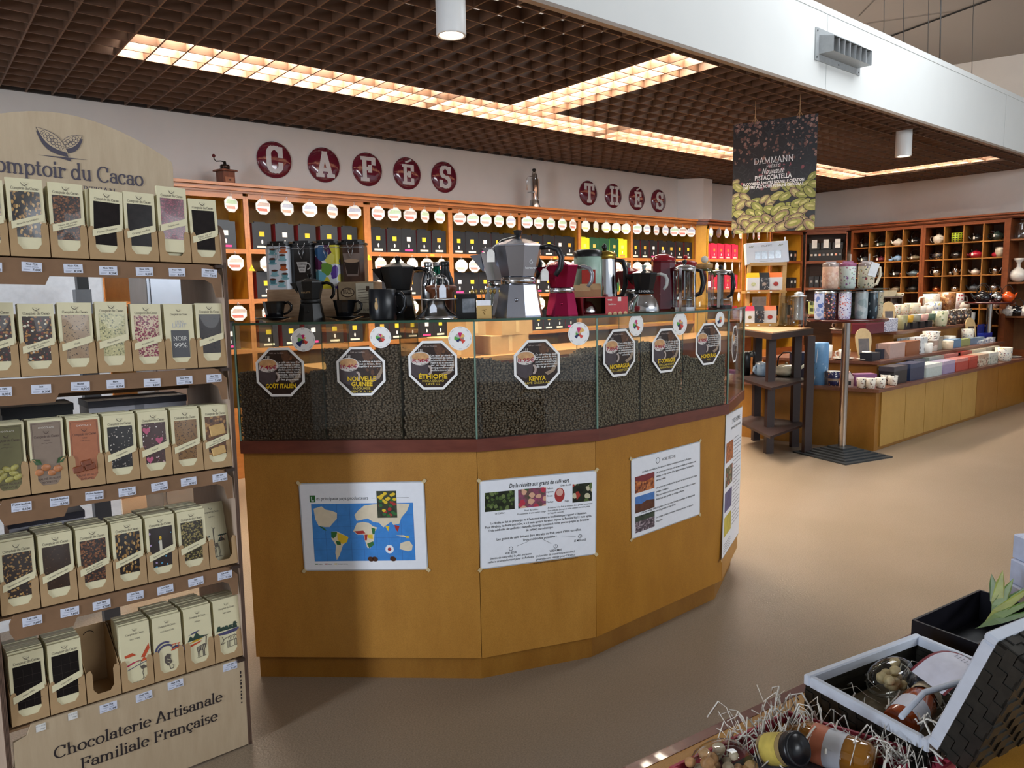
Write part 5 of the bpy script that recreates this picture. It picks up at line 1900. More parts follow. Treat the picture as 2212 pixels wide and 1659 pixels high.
def side(a, th, b0, mats, name='side_panel'):
    D = .38
    mb = MB()
    pts = [(b0, 0), (1.50, 0)] + [(1.56 + .05 * math.sin(q * PI / 8), -.05 + .05 * math.cos(q * PI / 8)) for q in range(5)] + [(1.61, -D + .04), (1.56, -D), (b0, -D)]
    n = len(pts)
    k = mb.pts([(a + LEAN * b, b, d) for b, d in pts] + [(a + th + LEAN * b, b, d) for b, d in pts])
    mb.face(range(k, k + n), 1)
    mb.face([k + 2 * n - 1 - i for i in range(n)], 0)
    for i in range(n):
        j = (i + 1) % n
        mb.face((k + i, k + j, k + n + j, k + n + i), 2)
    for q in range(1, 4):
        mb.box(a + th * q / 4 - .0006, b0, .0002, a + th * q / 4 + .0006, b0 + .01, .0004, 3)
        mb.poly([(a + th * q / 4 - .0005 + LEAN * b0, b0, .0004), (a + th * q / 4 + .0005 + LEAN * b0, b0, .0004), (a + th * q / 4 + .0005 + LEAN * 1.5, 1.5, .0004), (a + th * q / 4 - .0005 + LEAN * 1.5, 1.5, .0004)], 3)
    mb.build(name, mats, stand)


side(-.012, .012, 0, [PLYI, PLYI, M('6e5647', .7), PLYE])
side(-WS - .006, .012, -.016, [PLYI, PLYI, M('6e5647', .7), PLYE])
SHELF = [1.495, 1.196, .895, .594, .296]
TILT = math.radians(5)
for r, s_ in enumerate(SHELF):
    o = LEAN * s_
    x0, x1 = -WS + .007 + o, -.0125 + o
    mb = MB()
    # sloping board and its cross braces
    mb.push(T((0, s_ - .006, -.004)) @ RX(-TILT - PI / 2 + PI / 2))
    mb.box(x0, -.006, -.26, x1, 0, 0)
    mb.pop()
    mb.build('shelf_board', KRAFTD, stand)
    if r < 4:
        mb = MB()
        y1, y0 = s_ - .004, s_ - .047
        P = [(x0 + .02, y0), (x0 + .03, y0 - .022), (x0 + .16, y0 - .022), (x0 + .17, y0), (x1 - .05, y0), (x1 - .03, y0 - .012), (x1 - .02, y0 - .05), (x1 - .004, y0 - .05), (x1 - .004, y0 + .012), (x1 - .03, y1 - .004), (x1 - .04, y1), (x0 + .03, y1), (x0 + .02, y1 - .02)]
        mb.prism([(x, y) for x, y in P], -.006, .0, 0)
        mb.build('price_rail', M('86664a', .7, var=.1, vs=14), stand)
    # wedges and tabs through the side panel
    MB().box(x1 - .022, s_ - .012, -.004, x1 + .0005, s_ - .004, .012).build('wedge', M('3a2a20', .6), stand)
    MB().box(.0 + o, s_ - .05, -.17, .010 + o, s_ - .012, -.14).build('tab', M('c0a47e', .7), stand)
# bottom panel with lettering
mb = MB()
x0, x1 = -WS + .008, -.0125
mb.prism([(x0, .004), (x1, .004), (x1 - .004, .288), (x1 - .03, .290), (x0 + .04, .290), (x0 + .03, .262), (x0, .255)], -.01, 0, 0)
q0, q1 = L(117, 1642), L(481, 1515)
mb.serif('Chocolaterie Artisanale', (q0.x + q1.x) / 2, (q0.y + q1.y) / 2 + .003, .0445, .0012, 1, w=q1.x - q0.x, thick=.105, thin=.042)
q2, q3 = L(175, 1661), L(471, 1561)
mb.serif('Familiale Française', (q2.x + q3.x) / 2, (q2.y + q3.y) / 2 + .004, .0445, .0012, 1, w=q3.x - q2.x, thick=.105, thin=.042)
for k in range(9):
    mb.rect(x1 - .018, .145 + .012 * k, x1 - .014, .145 + .012 * k + (.009 if k % 3 else .005), .0012, 1)
mb.build('front_sign_panel', [PLY, M('2a2224', .7, var=0)], stand)
# arched header
HD = -.33
c_ = L(135, 300, HD)
mb = MB()
top_ = L(130, 244, HD).y
rgt = L(374, 372, HD)
hw = rgt.x - c_.x
sh = L(371, 352, HD).y
P = [(c_.x - hw, 1.47), (c_.x + hw, 1.47), (c_.x + hw, sh - .02)]
P += [(c_.x + hw - .012 + .012 * math.cos(q), sh - .02 + .03 * math.sin(q)) for q in (.4, .9)]
for k in range(15):
    t_ = 1 - k / 7
    P.append((c_.x + (hw - .03) * t_, sh + .02 + (top_ - sh - .02) * (1 - abs(t_) ** 1.9)))
P += [(c_.x - hw + .012 - .012 * math.cos(q), sh - .02 + .03 * math.sin(q)) for q in (.9, .4)]
P += [(c_.x - hw, sh - .02)]
mb.prism(P, HD - .01, HD, 0)
z_ = HD + .0012


def almond(a, b, w):
    ax, ay = a
    bx, by = b
    dx, dy = bx - ax, by - ay
    ln = math.hypot(dx, dy)
    nx, ny = -dy / ln, dx / ln
    R = []
    for k in range(11):
        t_ = k / 10
        R.append((ax + dx * t_ + nx * w * math.sin(PI * t_), ay + dy * t_ + ny * w * math.sin(PI * t_)))
    for k in range(1, 10):
        t_ = 1 - k / 10
        R.append((ax + dx * t_ - nx * w * math.sin(PI * t_), ay + dy * t_ - ny * w * math.sin(PI * t_)))
    return R


def cacao_logo(mb, x, y, s, z, md, ml, fine=True):
    def put(P, m, dz): mb.poly([(x + p * s, y + q * s, z + dz * .00012) for p, q in P], m)
    for a, b, w, fl in (((.50, .24), (-.05, -.16), .12, 1), ((-.5, .30), (.16, -.24), .14, 0)):
        sh_ = [(p, q - .09) for p, q in almond(a, b, w * 1.25)]
        put(sh_, md, 0 + 4 * (1 - fl))
        put(almond(a, b, w * 1.12), md, 1 + 4 * (1 - fl))
        put(almond((a[0] * .97, a[1] * .97), (b[0] * .97, b[1] * .97), w), ml, 2 + 4 * (1 - fl))
        if fine:
            dx, dy = b[0] - a[0], b[1] - a[1]
            ln = math.hypot(dx, dy)
            for k in range(6):
                for sd in (-1, 1):
                    t_ = .2 + k * .12
                    px_, py_ = a[0] + dx * t_ - dy / ln * sd * .045 * math.sin(PI * t_), a[1] + dy * t_ + dx / ln * sd * .045 * math.sin(PI * t_)
                    r_ = .042 * math.sin(PI * t_) + .01
                    put([(px_ + r_ * math.cos(q), py_ + r_ * math.sin(q)) for q in [i * PI / 5 for i in range(10)]], md, 3 + 4 * (1 - fl))
                    put([(px_ + r_ * .72 * math.cos(q), py_ + r_ * .72 * math.sin(q)) for q in [i * PI / 5 for i in range(10)]], ml, 3.5 + 4 * (1 - fl))
    put([(-.5, -.36), (.05, -.34), (.6, -.34), (.2, -.37), (.22, -.43), (.0, -.38)], md, 0)


lg = L(130, 308, HD)
cacao_logo(mb, lg.x, lg.y, L(180, 308, HD).x - L(80, 308, HD).x, z_, 1, 0)
q1 = L(310, 395, HD)
q0 = L(-42, 381, HD)
mb.serif('Comptoir du Cacao', (q0.x + q1.x) / 2, (q0.y + q1.y) / 2 + .004, .062, z_, 1, w=q1.x - q0.x, thick=.11, thin=.045)
q0, q1 = L(165, 411, HD), L(250, 420, HD)
mb.serif('ARTISAN', (q0.x + q1.x) / 2, (q0.y + q1.y) / 2, .022, z_, 1, w=q1.x - q0.x)
mb.build('header_sign', [PLY, DARK], stand)
MB().box(-WS + LEAN, 1.1, -.372, -.013 + LEAN, 1.16, -.362).build('back_brace', KRAFTD, stand)

# ---- cartons
CW, CD = .0835, .15


def make_carton():
    t = thing('display_carton', 'x', 'carton')
    mb = MB()
    h, hb, lo = .086, .168, .018
    w = CW / 2
    F_ = [(-w, 0), (w, 0), (w, h - .008), (w - .006, h), (w - .012, h), (w - .016, h - .01), (w - .016, lo + .014), (w - .026, lo), (-w + .026, lo), (-w + .016, lo + .014), (-w + .016, h - .01), (-w + .012, h), (-w + .006, h), (-w, h - .008)]
    mb.prism(F_, -.0015, 0)
    mb.build('front', KRAFT, t)
    b = MB()
    for x in (-w, w - .0015):
        k = b.pts([(xx, y, z) for xx in (x, x + .0015) for y, z in ((0, -.0015), (h - .004, -.0015), (h + .01, -.02), (hb, -CD + .03), (hb, -CD), (0, -CD))])
        b.face(range(k, k + 6))
        b.face([k + 11 - i for i in range(6)])
        for i in range(6):
            b.face((k + i, k + (i + 1) % 6, k + 6 + (i + 1) % 6, k + 6 + i))
    b.build('sides', KRAFT, t)
    MB().box(-w, 0, -CD - .0015, w, hb, -CD).build('back', KRAFT, t)
    MB().box(-w, 0, -CD, w, .0015, -.0015).build('base', KRAFT, t)
    MB().tube([(p[0], p[1], -CD + .0008) for p in arc(0, .14, .014, .012, 20, 160, 8)], .0012, 4).build('thumb_cut', M('2a1c14', .8), t)
    return t


# ---- chocolate bars
BH, BW, BT = .181, .0775, .0105


def bar_text(mb, m_d, m_bg, z, ysh=0, sc=1.0):
    cacao_logo(mb, 0, BH - .0135 + ysh, .0145 * sc, z, m_d, m_bg, False)
    mb.serif('Comptoir du Cacao', 0, BH - .0275 + ysh, .0092 * sc, z, m_d, w=.058 * sc, thick=.1, thin=.045)


INKB = M('5c544c', .6, var=0)


def sleeve_mb():
    mb = MB()
    mb.box(-BW / 2, 0, -BT, BW / 2, BH, 0, 0)
    return mb


plain = sleeve_mb().build('chocolate_bar', [CREAM, M('d3cdb4', .6, var=.05, vs=90)])
plain.data.polygons[1].material_index = 0
me_plain = plain.data
bpy.data.objects.remove(plain)
_sl = {}


def window_bar(label, Mx, filling, words, dark=False):
    t = thing('chocolate_bar', label, 'chocolate bar', Mx=Mx, group='front chocolate bars of the stand')
    if 'w' not in _sl:
        mb = sleeve_mb()
        bar_text(mb, 1, 0, .0005)
        o = mb.build('sleeve', [CREAM, INKB], t)
        _sl['w'] = o.data
    else:
        o = bpy.data.objects.new('sleeve', _sl['w'])
        COL.objects.link(o)
        o.parent = t
    x = .031
    w = MB()
    nx, ny = 7, 12
    # film that swells a little over the chocolate
    g = [[None] * (nx + 1) for _ in range(ny + 1)]
    for j in range(ny + 1):
        for i in range(nx + 1):
            u, v = i / nx, j / ny
            g[j][i] = w.pts([(-x + 2 * x * u, .036 + .113 * v, .0006 + .0022 * math.sin(PI * u) * math.sin(PI * v))])
    for j in range(ny):
        for i in range(nx):
            w.face((g[j][i], g[j][i + 1], g[j + 1][i + 1], g[j + 1][i]), 0, True)
    w.build('window', filling, t)
    b = MB()
    b.poly([(-x - .004, .055, .0036), (x + .004, .077, .0036), (x + .004, .095, .0036), (-x - .004, .073, .0036)])
    wl = words.split('\n')
    for k, q in enumerate(wl):
        b.text(q, 0, .0735 - .0062 * k + (.002 if len(wl) > 1 else -.001), .0065, .0039, 1, rot=.33, w=min(.05, .0034 * len(q)))
    b.build('band', [CREAM, INKB], t)
    return t


def sketch_bar(label, Mx, name, foot, draw, mats):
    t = thing('chocolate_bar', label, 'chocolate bar', Mx=Mx, group='front chocolate bars of the stand')
    mb = sleeve_mb()
    bar_text(mb, 1, 0, .0005, -.004, .8)
    mb.text(name, 0, BH - .046, .0055, .0005, 1)
    if foot:
        mb.text(foot, 0, .012, .0055, .0005, 1)
    draw(mb)
    mb.build('sleeve', [CREAM, INKB] + mats, t)
    return t


def pen(mb, pts, wd=.0011, m=1, z=.0009):
    for a, b in zip(pts, pts[1:]):
        mb.line(a[0], a[1], b[0], b[1], wd, z, m)


def blob(mb, pts, m, z=.0006):
    mb.poly([(x, y, z) for x, y in pts], m)


CH = M('2c2018', .3, var=.15, vs=60, coat=.12)
CHB = M('1a1412', .7, var=.1, vs=60, ior=1.25)
FILL = {
    'almond': flakes('2a2422', ('b48a50', 'c8a468', '8a6636'), 147, .42, .3, (1, .6, 1), coat=.12),
    'pecan': flakes('2e2420', ('7a4a2c', '8c5c3a', '5a3422'), 186, .5, .5, coat=.12),
    'plain': M('221c1b', .7, var=.25, vs=50, ior=1.25), 'orange': M('201a19', .45, var=.5, vs=35, ior=1.3),
    'rasp': flakes('5e2034', ('8a3048', '74283e', '9a4a5c'), 248, .5, .3, base2='4a1a2a', coat=.12),
    'cran': flakes('35261f', ('a8743a', 'b98850', '6a2a22', 'd8cfb8'), 131, .42, .5, coat=.12),
    'blond': flakes('a58a66', ('4a3624', '5c4630', '1e1a1a'), 170, .26, .35, base2='97795a', coat=.12),
    'pist': flakes('b5ae78', ('8a8a58', '6a6a48', 'd0c894'), 201, .42, .35, base2='c4bc8a', coat=.12),
    'raspw': flakes('cfb89a', ('84203c', '6c1a34', '983050'), 201, .5, .5, coat=.12),
    'beans': flakes('2a2220', ('161212', '3a2c26'), 93, .3, .5, coat=.12),
    'ginger': flakes('1c1716', ('bcb4aa', '8a8078'), 131, .24, .5, coat=.12),
    'heart': flakes('4a3230', ('e0d8d4', '8c4a50', 'c09aa0'), 116, .22, .5, coat=.12),
    'caramel': flakes('8c6638', ('50321a', '3c2414'), 186, .3, .4, base2='7c5a30', coat=.12),
    'biscuit': flakes('6a4426', ('a87c48', '5a3a20', '3a2416'), 108, .5, .5, coat=.12),
    'hazel': flakes('33261f', ('a8804a', '8c6438', 'c09a60'), 139, .36, .5, coat=.12),
    'milk': flakes('3c2a1e', ('5a4430', '4a3424'), 139, .2, .35, base2='35251a', coat=.12),
    'birthday': flakes('2a1e1a', ('5aa8d0', 'b098c0', '2a1e1a', '2a1e1a'), 74, .25, .5, coat=.12),
    'pistd': flakes('30271a', ('8a7c48', 'a0905a', '54502c'), 186, .5, .5, coat=.12), 'noir': CHB, 'noir2': CHB}


def d_flamingo(m):
    blob(m, [(-.03, .095), (-.01, .099), (0, .09), (-.028, .088)], 2)
    blob(m, [(.012, .08), (.034, .115), (.036, .10), (.022, .078)], 2)
    blob(m, [(-.025, .066), (-.01, .072), (.012, .074), (-.008, .068), (-.024, .062)], 3)
    blob(m, [(.01, .068), (.02, .08), (.03, .068)], 2)
    pen(m, [(-.025, .052), (.0, .06), (.034, .068)], .0018, 4)
    pen(m, [(.004, .068), (.008, .073), (.012, .071), (.009, .062), (.010, .054)])
    blob(m, [(.008, .054), (.018, .058), (.026, .05), (.022, .047), (.012, .046)], 1, .0008)
    pen(m, [(.015, .048), (.016, .03), (.014, .018)]); pen(m, [(.017, .047), (.013, .036), (.017, .022)])
    pen(m, [(.008, .018), (.022, .02)])


def d_lemur(m):
    for cx, cy, a0_, a1_ in ((-.01, .075, 60, 170), (-.006, .066, 50, 160), (.022, .055, 20, 120)):
        P = arc(cx, cy, .026, .03, a0_, a1_, 7)
        pen(m, P, .0055, 4)
    blob(m, [(.006, .078), (.034, .083), (.034, .080), (.008, .074)], 2)
    for x in (.010, .019, .028):
        pen(m, [(x, .078), (x + .001, .092)], .0016, 2); pen(m, [(x - .004, .092), (x + .005, .093)], .002, 2)
    blob(m, [(-.012, .062), (-.004, .07), (.006, .066), (.004, .056), (.008, .042), (-.004, .034), (-.012, .046)], 1, .0008)
    pen(m, [(.0, .036), (.002, .024), (.010, .024), (.012, .032), (.007, .033)], .002)
    pen(m, [(-.008, .048), (.002, .040)], .001, 0, .001); pen(m, [(-.006, .055), (.004, .050)], .001, 0, .001)


def d_llama(m):
    blob(m, [(-.03, .10), (-.012, .108), (.006, .11), (-.01, .103)], 4)
    blob(m, [(-.032, .082), (-.024, .098), (-.016, .09), (-.006, .106), (.004, .092), (.03, .09), (.006, .084)], 5)
    blob(m, [(-.03, .076), (-.01, .084), (.012, .084), (-.004, .078)], 6)
    blob(m, [(-.03, .070), (.008, .078), (.004, .073), (-.028, .064)], 2)
    pen(m, [(.014, .086), (.018, .09), (.022, .086), (.02, .066)], .003)
    blob(m, [(-.008, .06), (.014, .066), (.022, .064), (.016, .048), (-.006, .046)], 1, .0008)
    for x in (-.004, .0, .010, .014):
        pen(m, [(x, .05), (x, .03)], .0022)
    for k in range(5):
        pen(m, [(-.005 + .005 * k, .062), (-.004 + .005 * k, .048)], .0008, 0, .001)
    pen(m, [(-.01, .028), (.018, .03)], .0012)


def d_ox(m):
    for x, h in ((-.026, .016), (-.014, .012), (-.004, .014), (.008, .013), (.022, .02)):
        blob(m, [(x - .008, .084), (x - .003, .084 + h), (x + .004, .084 + h), (x + .008, .084)], 5)
    blob(m, [(-.03, .078), (.034, .084), (.034, .074), (.0, .07), (-.03, .072)], 4)
    pen(m, [(-.024, .092), (.03, .097)], .002, 5)
    pen(m, [(-.016, .05), (-.012, .058), (.002, .062), (.02, .064), (.028, .058), (.028, .046), (.022, .05), (.004, .048), (-.006, .05)], .0018)
    pen(m, [(-.016, .05), (-.022, .044), (-.018, .042), (-.010, .048)], .0018); pen(m, [(-.014, .056), (-.018, .066)], .0014)
    for x in (-.002, .004, .020, .026):
        pen(m, [(x, .05), (x - .001, .03)], .0018)
    for k in range(5):
        pen(m, [(.0 + .005 * k, .061), (.002 + .005 * k, .05)], .0009)
    pen(m, [(-.006, .028), (.03, .032)], .0012)


def d_giraffe(m):
    for x in (-.03, -.022, .016, .022, .028):
        pen(m, [(x, .056), (x + .002, .075)], .0012, 2); pen(m, [(x - .006, .076), (x + .008, .078)], .004, 5)
    blob(m, [(-.034, .052), (-.022, .068), (-.012, .052)], 5); blob(m, [(.006, .058), (.018, .075), (.03, .06)], 5)
    pen(m, [(-.004, .052), (-.002, .098), (.004, .102)], .0026); pen(m, [(-.003, .10), (-.005, .106)], .0012)
    blob(m, [(-.008, .052), (.006, .056), (.010, .044), (-.006, .038)], 1, .0008)
    for x in (-.006, -.002, .006, .009):
        pen(m, [(x, .044), (x + .001, .012)], .0014)
    for k in range(4):
        pen(m, [(-.006 + .004 * k, .052), (-.004 + .004 * k, .04)], .0008, 0, .001)
    pen(m, [(-.01, .012), (.014, .014)], .001)


SK = [M('c8502c', .5, var=.25, vs=60), M('b82c50', .5, var=.2, vs=60), M('4a486c', .5, var=.3, vs=90), M('2c4438', .5, var=.35, vs=70), M('c8a028', .5)]


def praline(label, Mx, col, name2, fruit):
    t = thing('chocolate_bar', label, 'chocolate bar', Mx=Mx, group='front chocolate bars of the stand')
    mb = sleeve_mb()
    x = BW / 2 - .005
    mb.rect(-x, .004, x, BH - .006, .0003, 2)
    for k, (a, b, c, d) in enumerate(((-x + .003, .008, -x + .0036, BH - .01), (x - .0036, .008, x - .003, BH - .01), (-x + .003, BH - .0106, x - .003, BH - .01))):
        mb.rect(a, b, c, d, .0005, 3)
    mb.text('CHOCOLATS', 0, BH - .022, .0058, .0005, 1)
    cacao_logo(mb, 0, BH - .032, .013, .0005, 3, 2, False)
    mb.serif('Comptoir du Cacao', 0, BH - .046, .0088, .0005, 3, w=.055, thick=.1, thin=.045)
    mb.text('PARIS', 0, BH - .055, .005, .0005, 3)
    pen(mb, [(-.012, BH - .061), (-.004, BH - .060), (0, BH - .062), (.004, BH - .060), (.012, BH - .061)], .0007, 3)
    mb.text('PRALINÉ FEUILLETÉ', 0, .026, .0072, .0005, 3, w=.054)
    mb.text(name2, 0, .017, .0072, .0005, 3)
    mb.build('sleeve', [CREAM, M('ece6dc', .5), M(col, .5, var=.05), M('4a302c', .5, var=0)], t)
    f = MB()
    if fruit == 'nut':
        for s_ in (-1, 1):
            f.push(T((.016 * s_ + .002, .066, .002)) @ RZ(-.9 * s_)).poly([(0, 0, 0), (.008, .012, .001), (0, .028, 0), (-.008, .012, .001)], 1).pop()
        for x_, y_, r_ in ((-.022, .047, .011), (-.006, .058, .011), (.006, .043, .010), (.02, .052, .011)):
            f.ball((x_, y_, .001), r_, 12, 8, 0, (1, .85, .3))
    elif fruit == 'caramel':
        for x_, y_ in ((-.02, .046), (0, .060), (.008, .050)):
            f.push(T((x_, y_, .0006)) @ RZ(.15)).bbox(-.013, -.009, 0, .013, .009, .004, .002).pop()
    else:
        for x_, y_, a__ in ((-.02, .06, .3), (-.004, .066, -.5), (.012, .068, .6), (-.012, .05, .9), (.01, .054, -.2), (.0, .04, .4), (-.022, .042, 1.1), (.018, .044, .5)):
            f.push(T((x_, y_, .001)) @ RZ(a__)).ball((0, 0, 0), .011, 12, 8, 0, (1, .65, .3)).pop()
    f.build('fruit_print', [M({'nut': 'b87a50', 'caramel': '7c3f22', 'pist': 'a8a05c'}[fruit], .4, var=.2, vs=80), M('34552c', .5)], t)
    return t


ROWS = [
    [('almond', 'Amande caramélisée', 'almonds, cut by the picture edge', 4), ('almond', 'Amande caramélisée', 'caramelised almonds', 4), ('pecan', 'Noix de pécan\ncaramélisées', 'pecan pieces', 4), ('plain', "Piment d'Espelette", 'plain dark chocolate, tilted lower', 5), ('orange', 'Orange confite', 'candied orange under creased film', 6), ('rasp', 'Framboise', 'raspberry, standing tallest', 2), ('plain', 'Fleur de sel\nde Guérande', 'smooth dark chocolate', 1)],
    [('cran', 'Noix mélangées', 'mixed nuts, cut by the picture edge', 2), ('cran', 'Cranberry, noisettes\n& cajou', 'hazelnuts and cranberries', 2), ('blond', 'Café', 'blond chocolate with coffee beans', 2), ('pist', 'Pistaches', 'white chocolate with pistachio', 1), ('raspw', 'Framboise', 'white chocolate with raspberry crumbs', 1), ('LIGHT', '', '', 3), ('beans', 'Café', 'dark chocolate with coffee beans', 2)],
    [('PR', '6f6a44', 'PISTACHE', 'pist', 7), ('PR', '8a7868', 'NOISETTE', 'nut', 7), ('PR', 'ad6a48', 'CARAMEL', 'caramel', 8), ('ginger', 'Gingembre', 'black chocolate with pale ginger', 9), ('heart', 'Coeur', 'pink hearts and white beads', 7), ('caramel', 'Caramel beurre salé', 'salted butter caramel crumbs', 7), ('biscuit', 'Biscuit\ncaramel noisettes', 'a small butter biscuit', 8)],
    [('hazel', 'Noisette caramélisée', 'caramelised hazelnuts', 7), ('milk', 'Caramel beurre salé', 'plain brown milk chocolate', 9), ('pecan', 'Noix de pécan\ncaramélisées', 'chopped pecans on milk chocolate', 9), ('almond', 'Amande caramélisée', 'slivered almonds on milk chocolate', 6), ('birthday', 'Joyeux anniversaire', 'a candle and coloured drops', 9), ('pistd', 'Pistaches', 'dark green pistachio pieces', 8), ('SK', 'KENYA', 'LAIT 40%', d_giraffe, 'giraffe', 0)],
    [('noir', 'Noir 99%', 'black squares, leftmost of all', 8), ('noir2', 'Noir 85%', 'black squares, second from the left', 8), None, ('SK', 'SAO TOMÉ', 'NOIR 70%', d_flamingo, 'flamingo', 6), ('SK', 'MADAGASCAR', 'NOIR 67%', d_lemur, 'lemur', 9), ('SK', 'PÉROU', '', d_llama, 'llama', 9), ('SK', 'VIÊT NAM', '', d_ox, 'horned ox', 6)]]
PRICE = [[('Noir 72%', '7,60€'), ('Noir 72%', '7,60€'), ('Noir 72%', '8,20€'), ('Noir 72%', '8,20€'), ('Noir 72%', '8,20€'), ('Noir 72%', '8,20€'), ('Noir 72%', '7,60€')],
         [('Noir 72%', '8,95€'), ('Lait', '8,20€'), ('Blond', '8,95€'), ('Blanc', '8,95€'), ('Blanc', '8,20€'), ('Noir 99%', '7,10€'), ('Noir 72%', '7,60€')],
         [('Praliné feuilleté', '8,60€'), ('Praliné feuilleté', '8,60€'), ('Praliné feuilleté', '8,60€'), ('Noir 72%', '7,60€'), ('Lait 36%', '8,20€'), ('Blond', '8,95€'), ('Lait 36%', '8,95€')],
         [('Lait 36%', '7,60€'), ('Lait 36%', '7,60€'), ('Lait 36%', '8,20€'), ('Lait 36%', '7,60€'), ('Lait 36%', '8,20€'), ('Lait', '8,95€'), ('Lait 40%', '7,10€')],
         [None, None, ('Noir 75%', '7,10€'), ('Noir 70%', '7,10€'), ('Noir 67%', '7,10€'), None, ('Lait 45%', '7,10€')]]
RN = ['top', 'second', 'third', 'fourth', 'bottom']
LIFT = {(0, 0): .0, (0, 1): .01, (0, 2): .008, (0, 3): -.0, (0, 4): .002, (0, 5): .026, (0, 6): .0, (1, 3): .006, (1, 4): -.018, (4, 6): .006}
carton0 = None
pitch = (WS - .022) / 7
for r in range(5):
    for p in range(7):
        a = -WS + .012 + pitch * (p + .5) + LEAN * SHELF[r]
        Mc = MS @ T((a, SHELF[r] + .0005, -.0035)) @ RX(-TILT)
        lab = 'kraft card carton, %s from the left on the %s shelf of the chocolate stand' % (ORD[p], RN[r])
        if carton0 is None:
            carton0 = make_carton()
            carton0.matrix_local = Mc
            carton0['label'], carton0['group'] = lab, 'kraft cartons of the chocolate stand'
        else:
            copy(carton0, lab, 'kraft cartons of the chocolate stand', Mx=Mc)
        it = ROWS[r][p]
        if it is None:
            continue
        dz = LIFT.get((r, p), rnd.uniform(-.002, .004))
        empty_ = it[0] == 'SK' and it[4] == 'giraffe'
        rot_ = -.05 if (r, p) == (0, 3) else (.0 if r else rnd.uniform(-.02, .02))
        Mb = Mc @ T((0, .002 + max(dz, 0) + .0, -.0022 if not empty_ else -.05)) @ RZ(rot_) @ (RX(-.25) if empty_ else Matrix.Identity(4))
        where = 'on the %s shelf of the stand' % RN[r]
        if it[0] == 'PR':
            praline('%s sleeved praline chocolate bar printed with %s, third shelf' % ({'pist': 'olive green', 'nut': 'taupe', 'caramel': 'terracotta'}[it[3]], {'pist': 'pistachios', 'nut': 'hazelnuts', 'caramel': 'caramels'}[it[3]]), Mb, it[1], it[2], it[3])
            n = it[4]
        elif it[0] == 'SK':
            sketch_bar('cream chocolate bar with a %s drawing, %s' % (it[4], where), Mb, it[1], it[2], it[3], SK)
            n = it[5]
        elif it[0] == 'LIGHT':
            def dl(m):
                m.serif('CACAO', 0, .128, .009, .0006, 5, w=.022)
                m.serif('LIGHT', 0, .115, .016, .0006, 5, w=.038)
                m.rect(-.024, .03, .024, .107, .0006, 6)
                m.serif('NOIR', 0, .078, .016, .0009, 7, w=.038)
                m.serif('99%', 0, .058, .018, .0009, 7, w=.036)
            sketch_bar('cream chocolate bar with white lettering on a slate grey panel, second shelf', Mb, '', '', dl, [CREAM, CREAM, CREAM, M('a8b0c8', .5), M('4c4c50', .5), M('e8e6e0', .5)])
            n = it[3]
        else:
            t = window_bar('chocolate bar showing %s, %s' % (it[2], '%s shelf' % RN[r] if r < 4 else 'bottom shelf'), Mb, FILL[it[0]], it[1])
            if it[0] == 'birthday':
                q = MB().rect(-.006, .075, .001, .112, .0032, 0).disc(-.0025, .119, .0035, .006, .0033, 10, 1)
                q.build('candle_print', [M('d8d2c0', .5), M('e0b83c', .5)], t)
            if it[0] == 'heart':
                q = MB()
                for x, y, s_ in ((-.02, .128, .011), (.012, .098, .011), (-.016, .046, .010)):
                    q.poly([(x + s_ * px_, y + s_ * py_, .0034) for px_, py_ in ((0, -1), (.9, .1), (.85, .7), (.4, .85), (0, .5), (-.4, .85), (-.85, .7), (-.9, .1))])
                q.build('heart_print', M('bc5878', .4), t)
            if it[0] == 'biscuit':
                q = MB()
                q.push(T((.002, .108, .003)) @ RZ(.15)).bbox(-.022, -.016, 0, .022, .016, .003, .002).pop().push(T((.002, .046, .003)) @ RZ(.2)).bbox(-.02, -.012, 0, .02, .012, .003, .002).pop()
                q.build('biscuit_print', M('c9a468', .6, var=.08, vs=60), t)
            if it[0] in ('noir', 'noir2'):
                q = MB()
                for k in range(1, 5):
                    q.rect(-.03, .034 + .0215 * k, .03, .0348 + .0215 * k, .0031, 0)
                for k in (-.01, .01):
                    q.rect(k, .036, k + .0006, .139, .0031, 0)
                q.build('square_grooves', M('3a322e', .3), t)
            n = it[3]
        n = int(n * 1.25)
        words = (it[1] if it[0] not in ('PR', 'SK', 'LIGHT') else (it[4] if it[0] == 'SK' else ('NOIR 99% light' if it[0] == 'LIGHT' else {'pist': 'olive', 'nut': 'taupe', 'caramel': 'terracotta'}[it[3]])))
        lb = 'chocolate bar seen by its edge, stacked behind the %s bar %s' % (words.replace('\n', ' ').split(' ')[0] if it[0] != 'LIGHT' else 'grey panel', where)
        # bars behind the front one
        for k in range(n):
            o = bpy.data.objects.new('chocolate_bar', me_plain)
            COL.objects.link(o)
            o.matrix_local = Mc @ T((rnd.uniform(-.001, .001), .002 + rnd.uniform(-.0, .003) + (.004 if r > 1 else 0), -.0022 - (BT + .0012) * (k + 1)))
            tag(o, 'cream bar stacked behind the front bar, %s carton, %s shelf' % (ORD[p], RN[r]), 'chocolate bar', 'bars stacked behind the %s bar of the %s shelf' % (ORD[p], RN[r]))
        pr = PRICE[r][p]
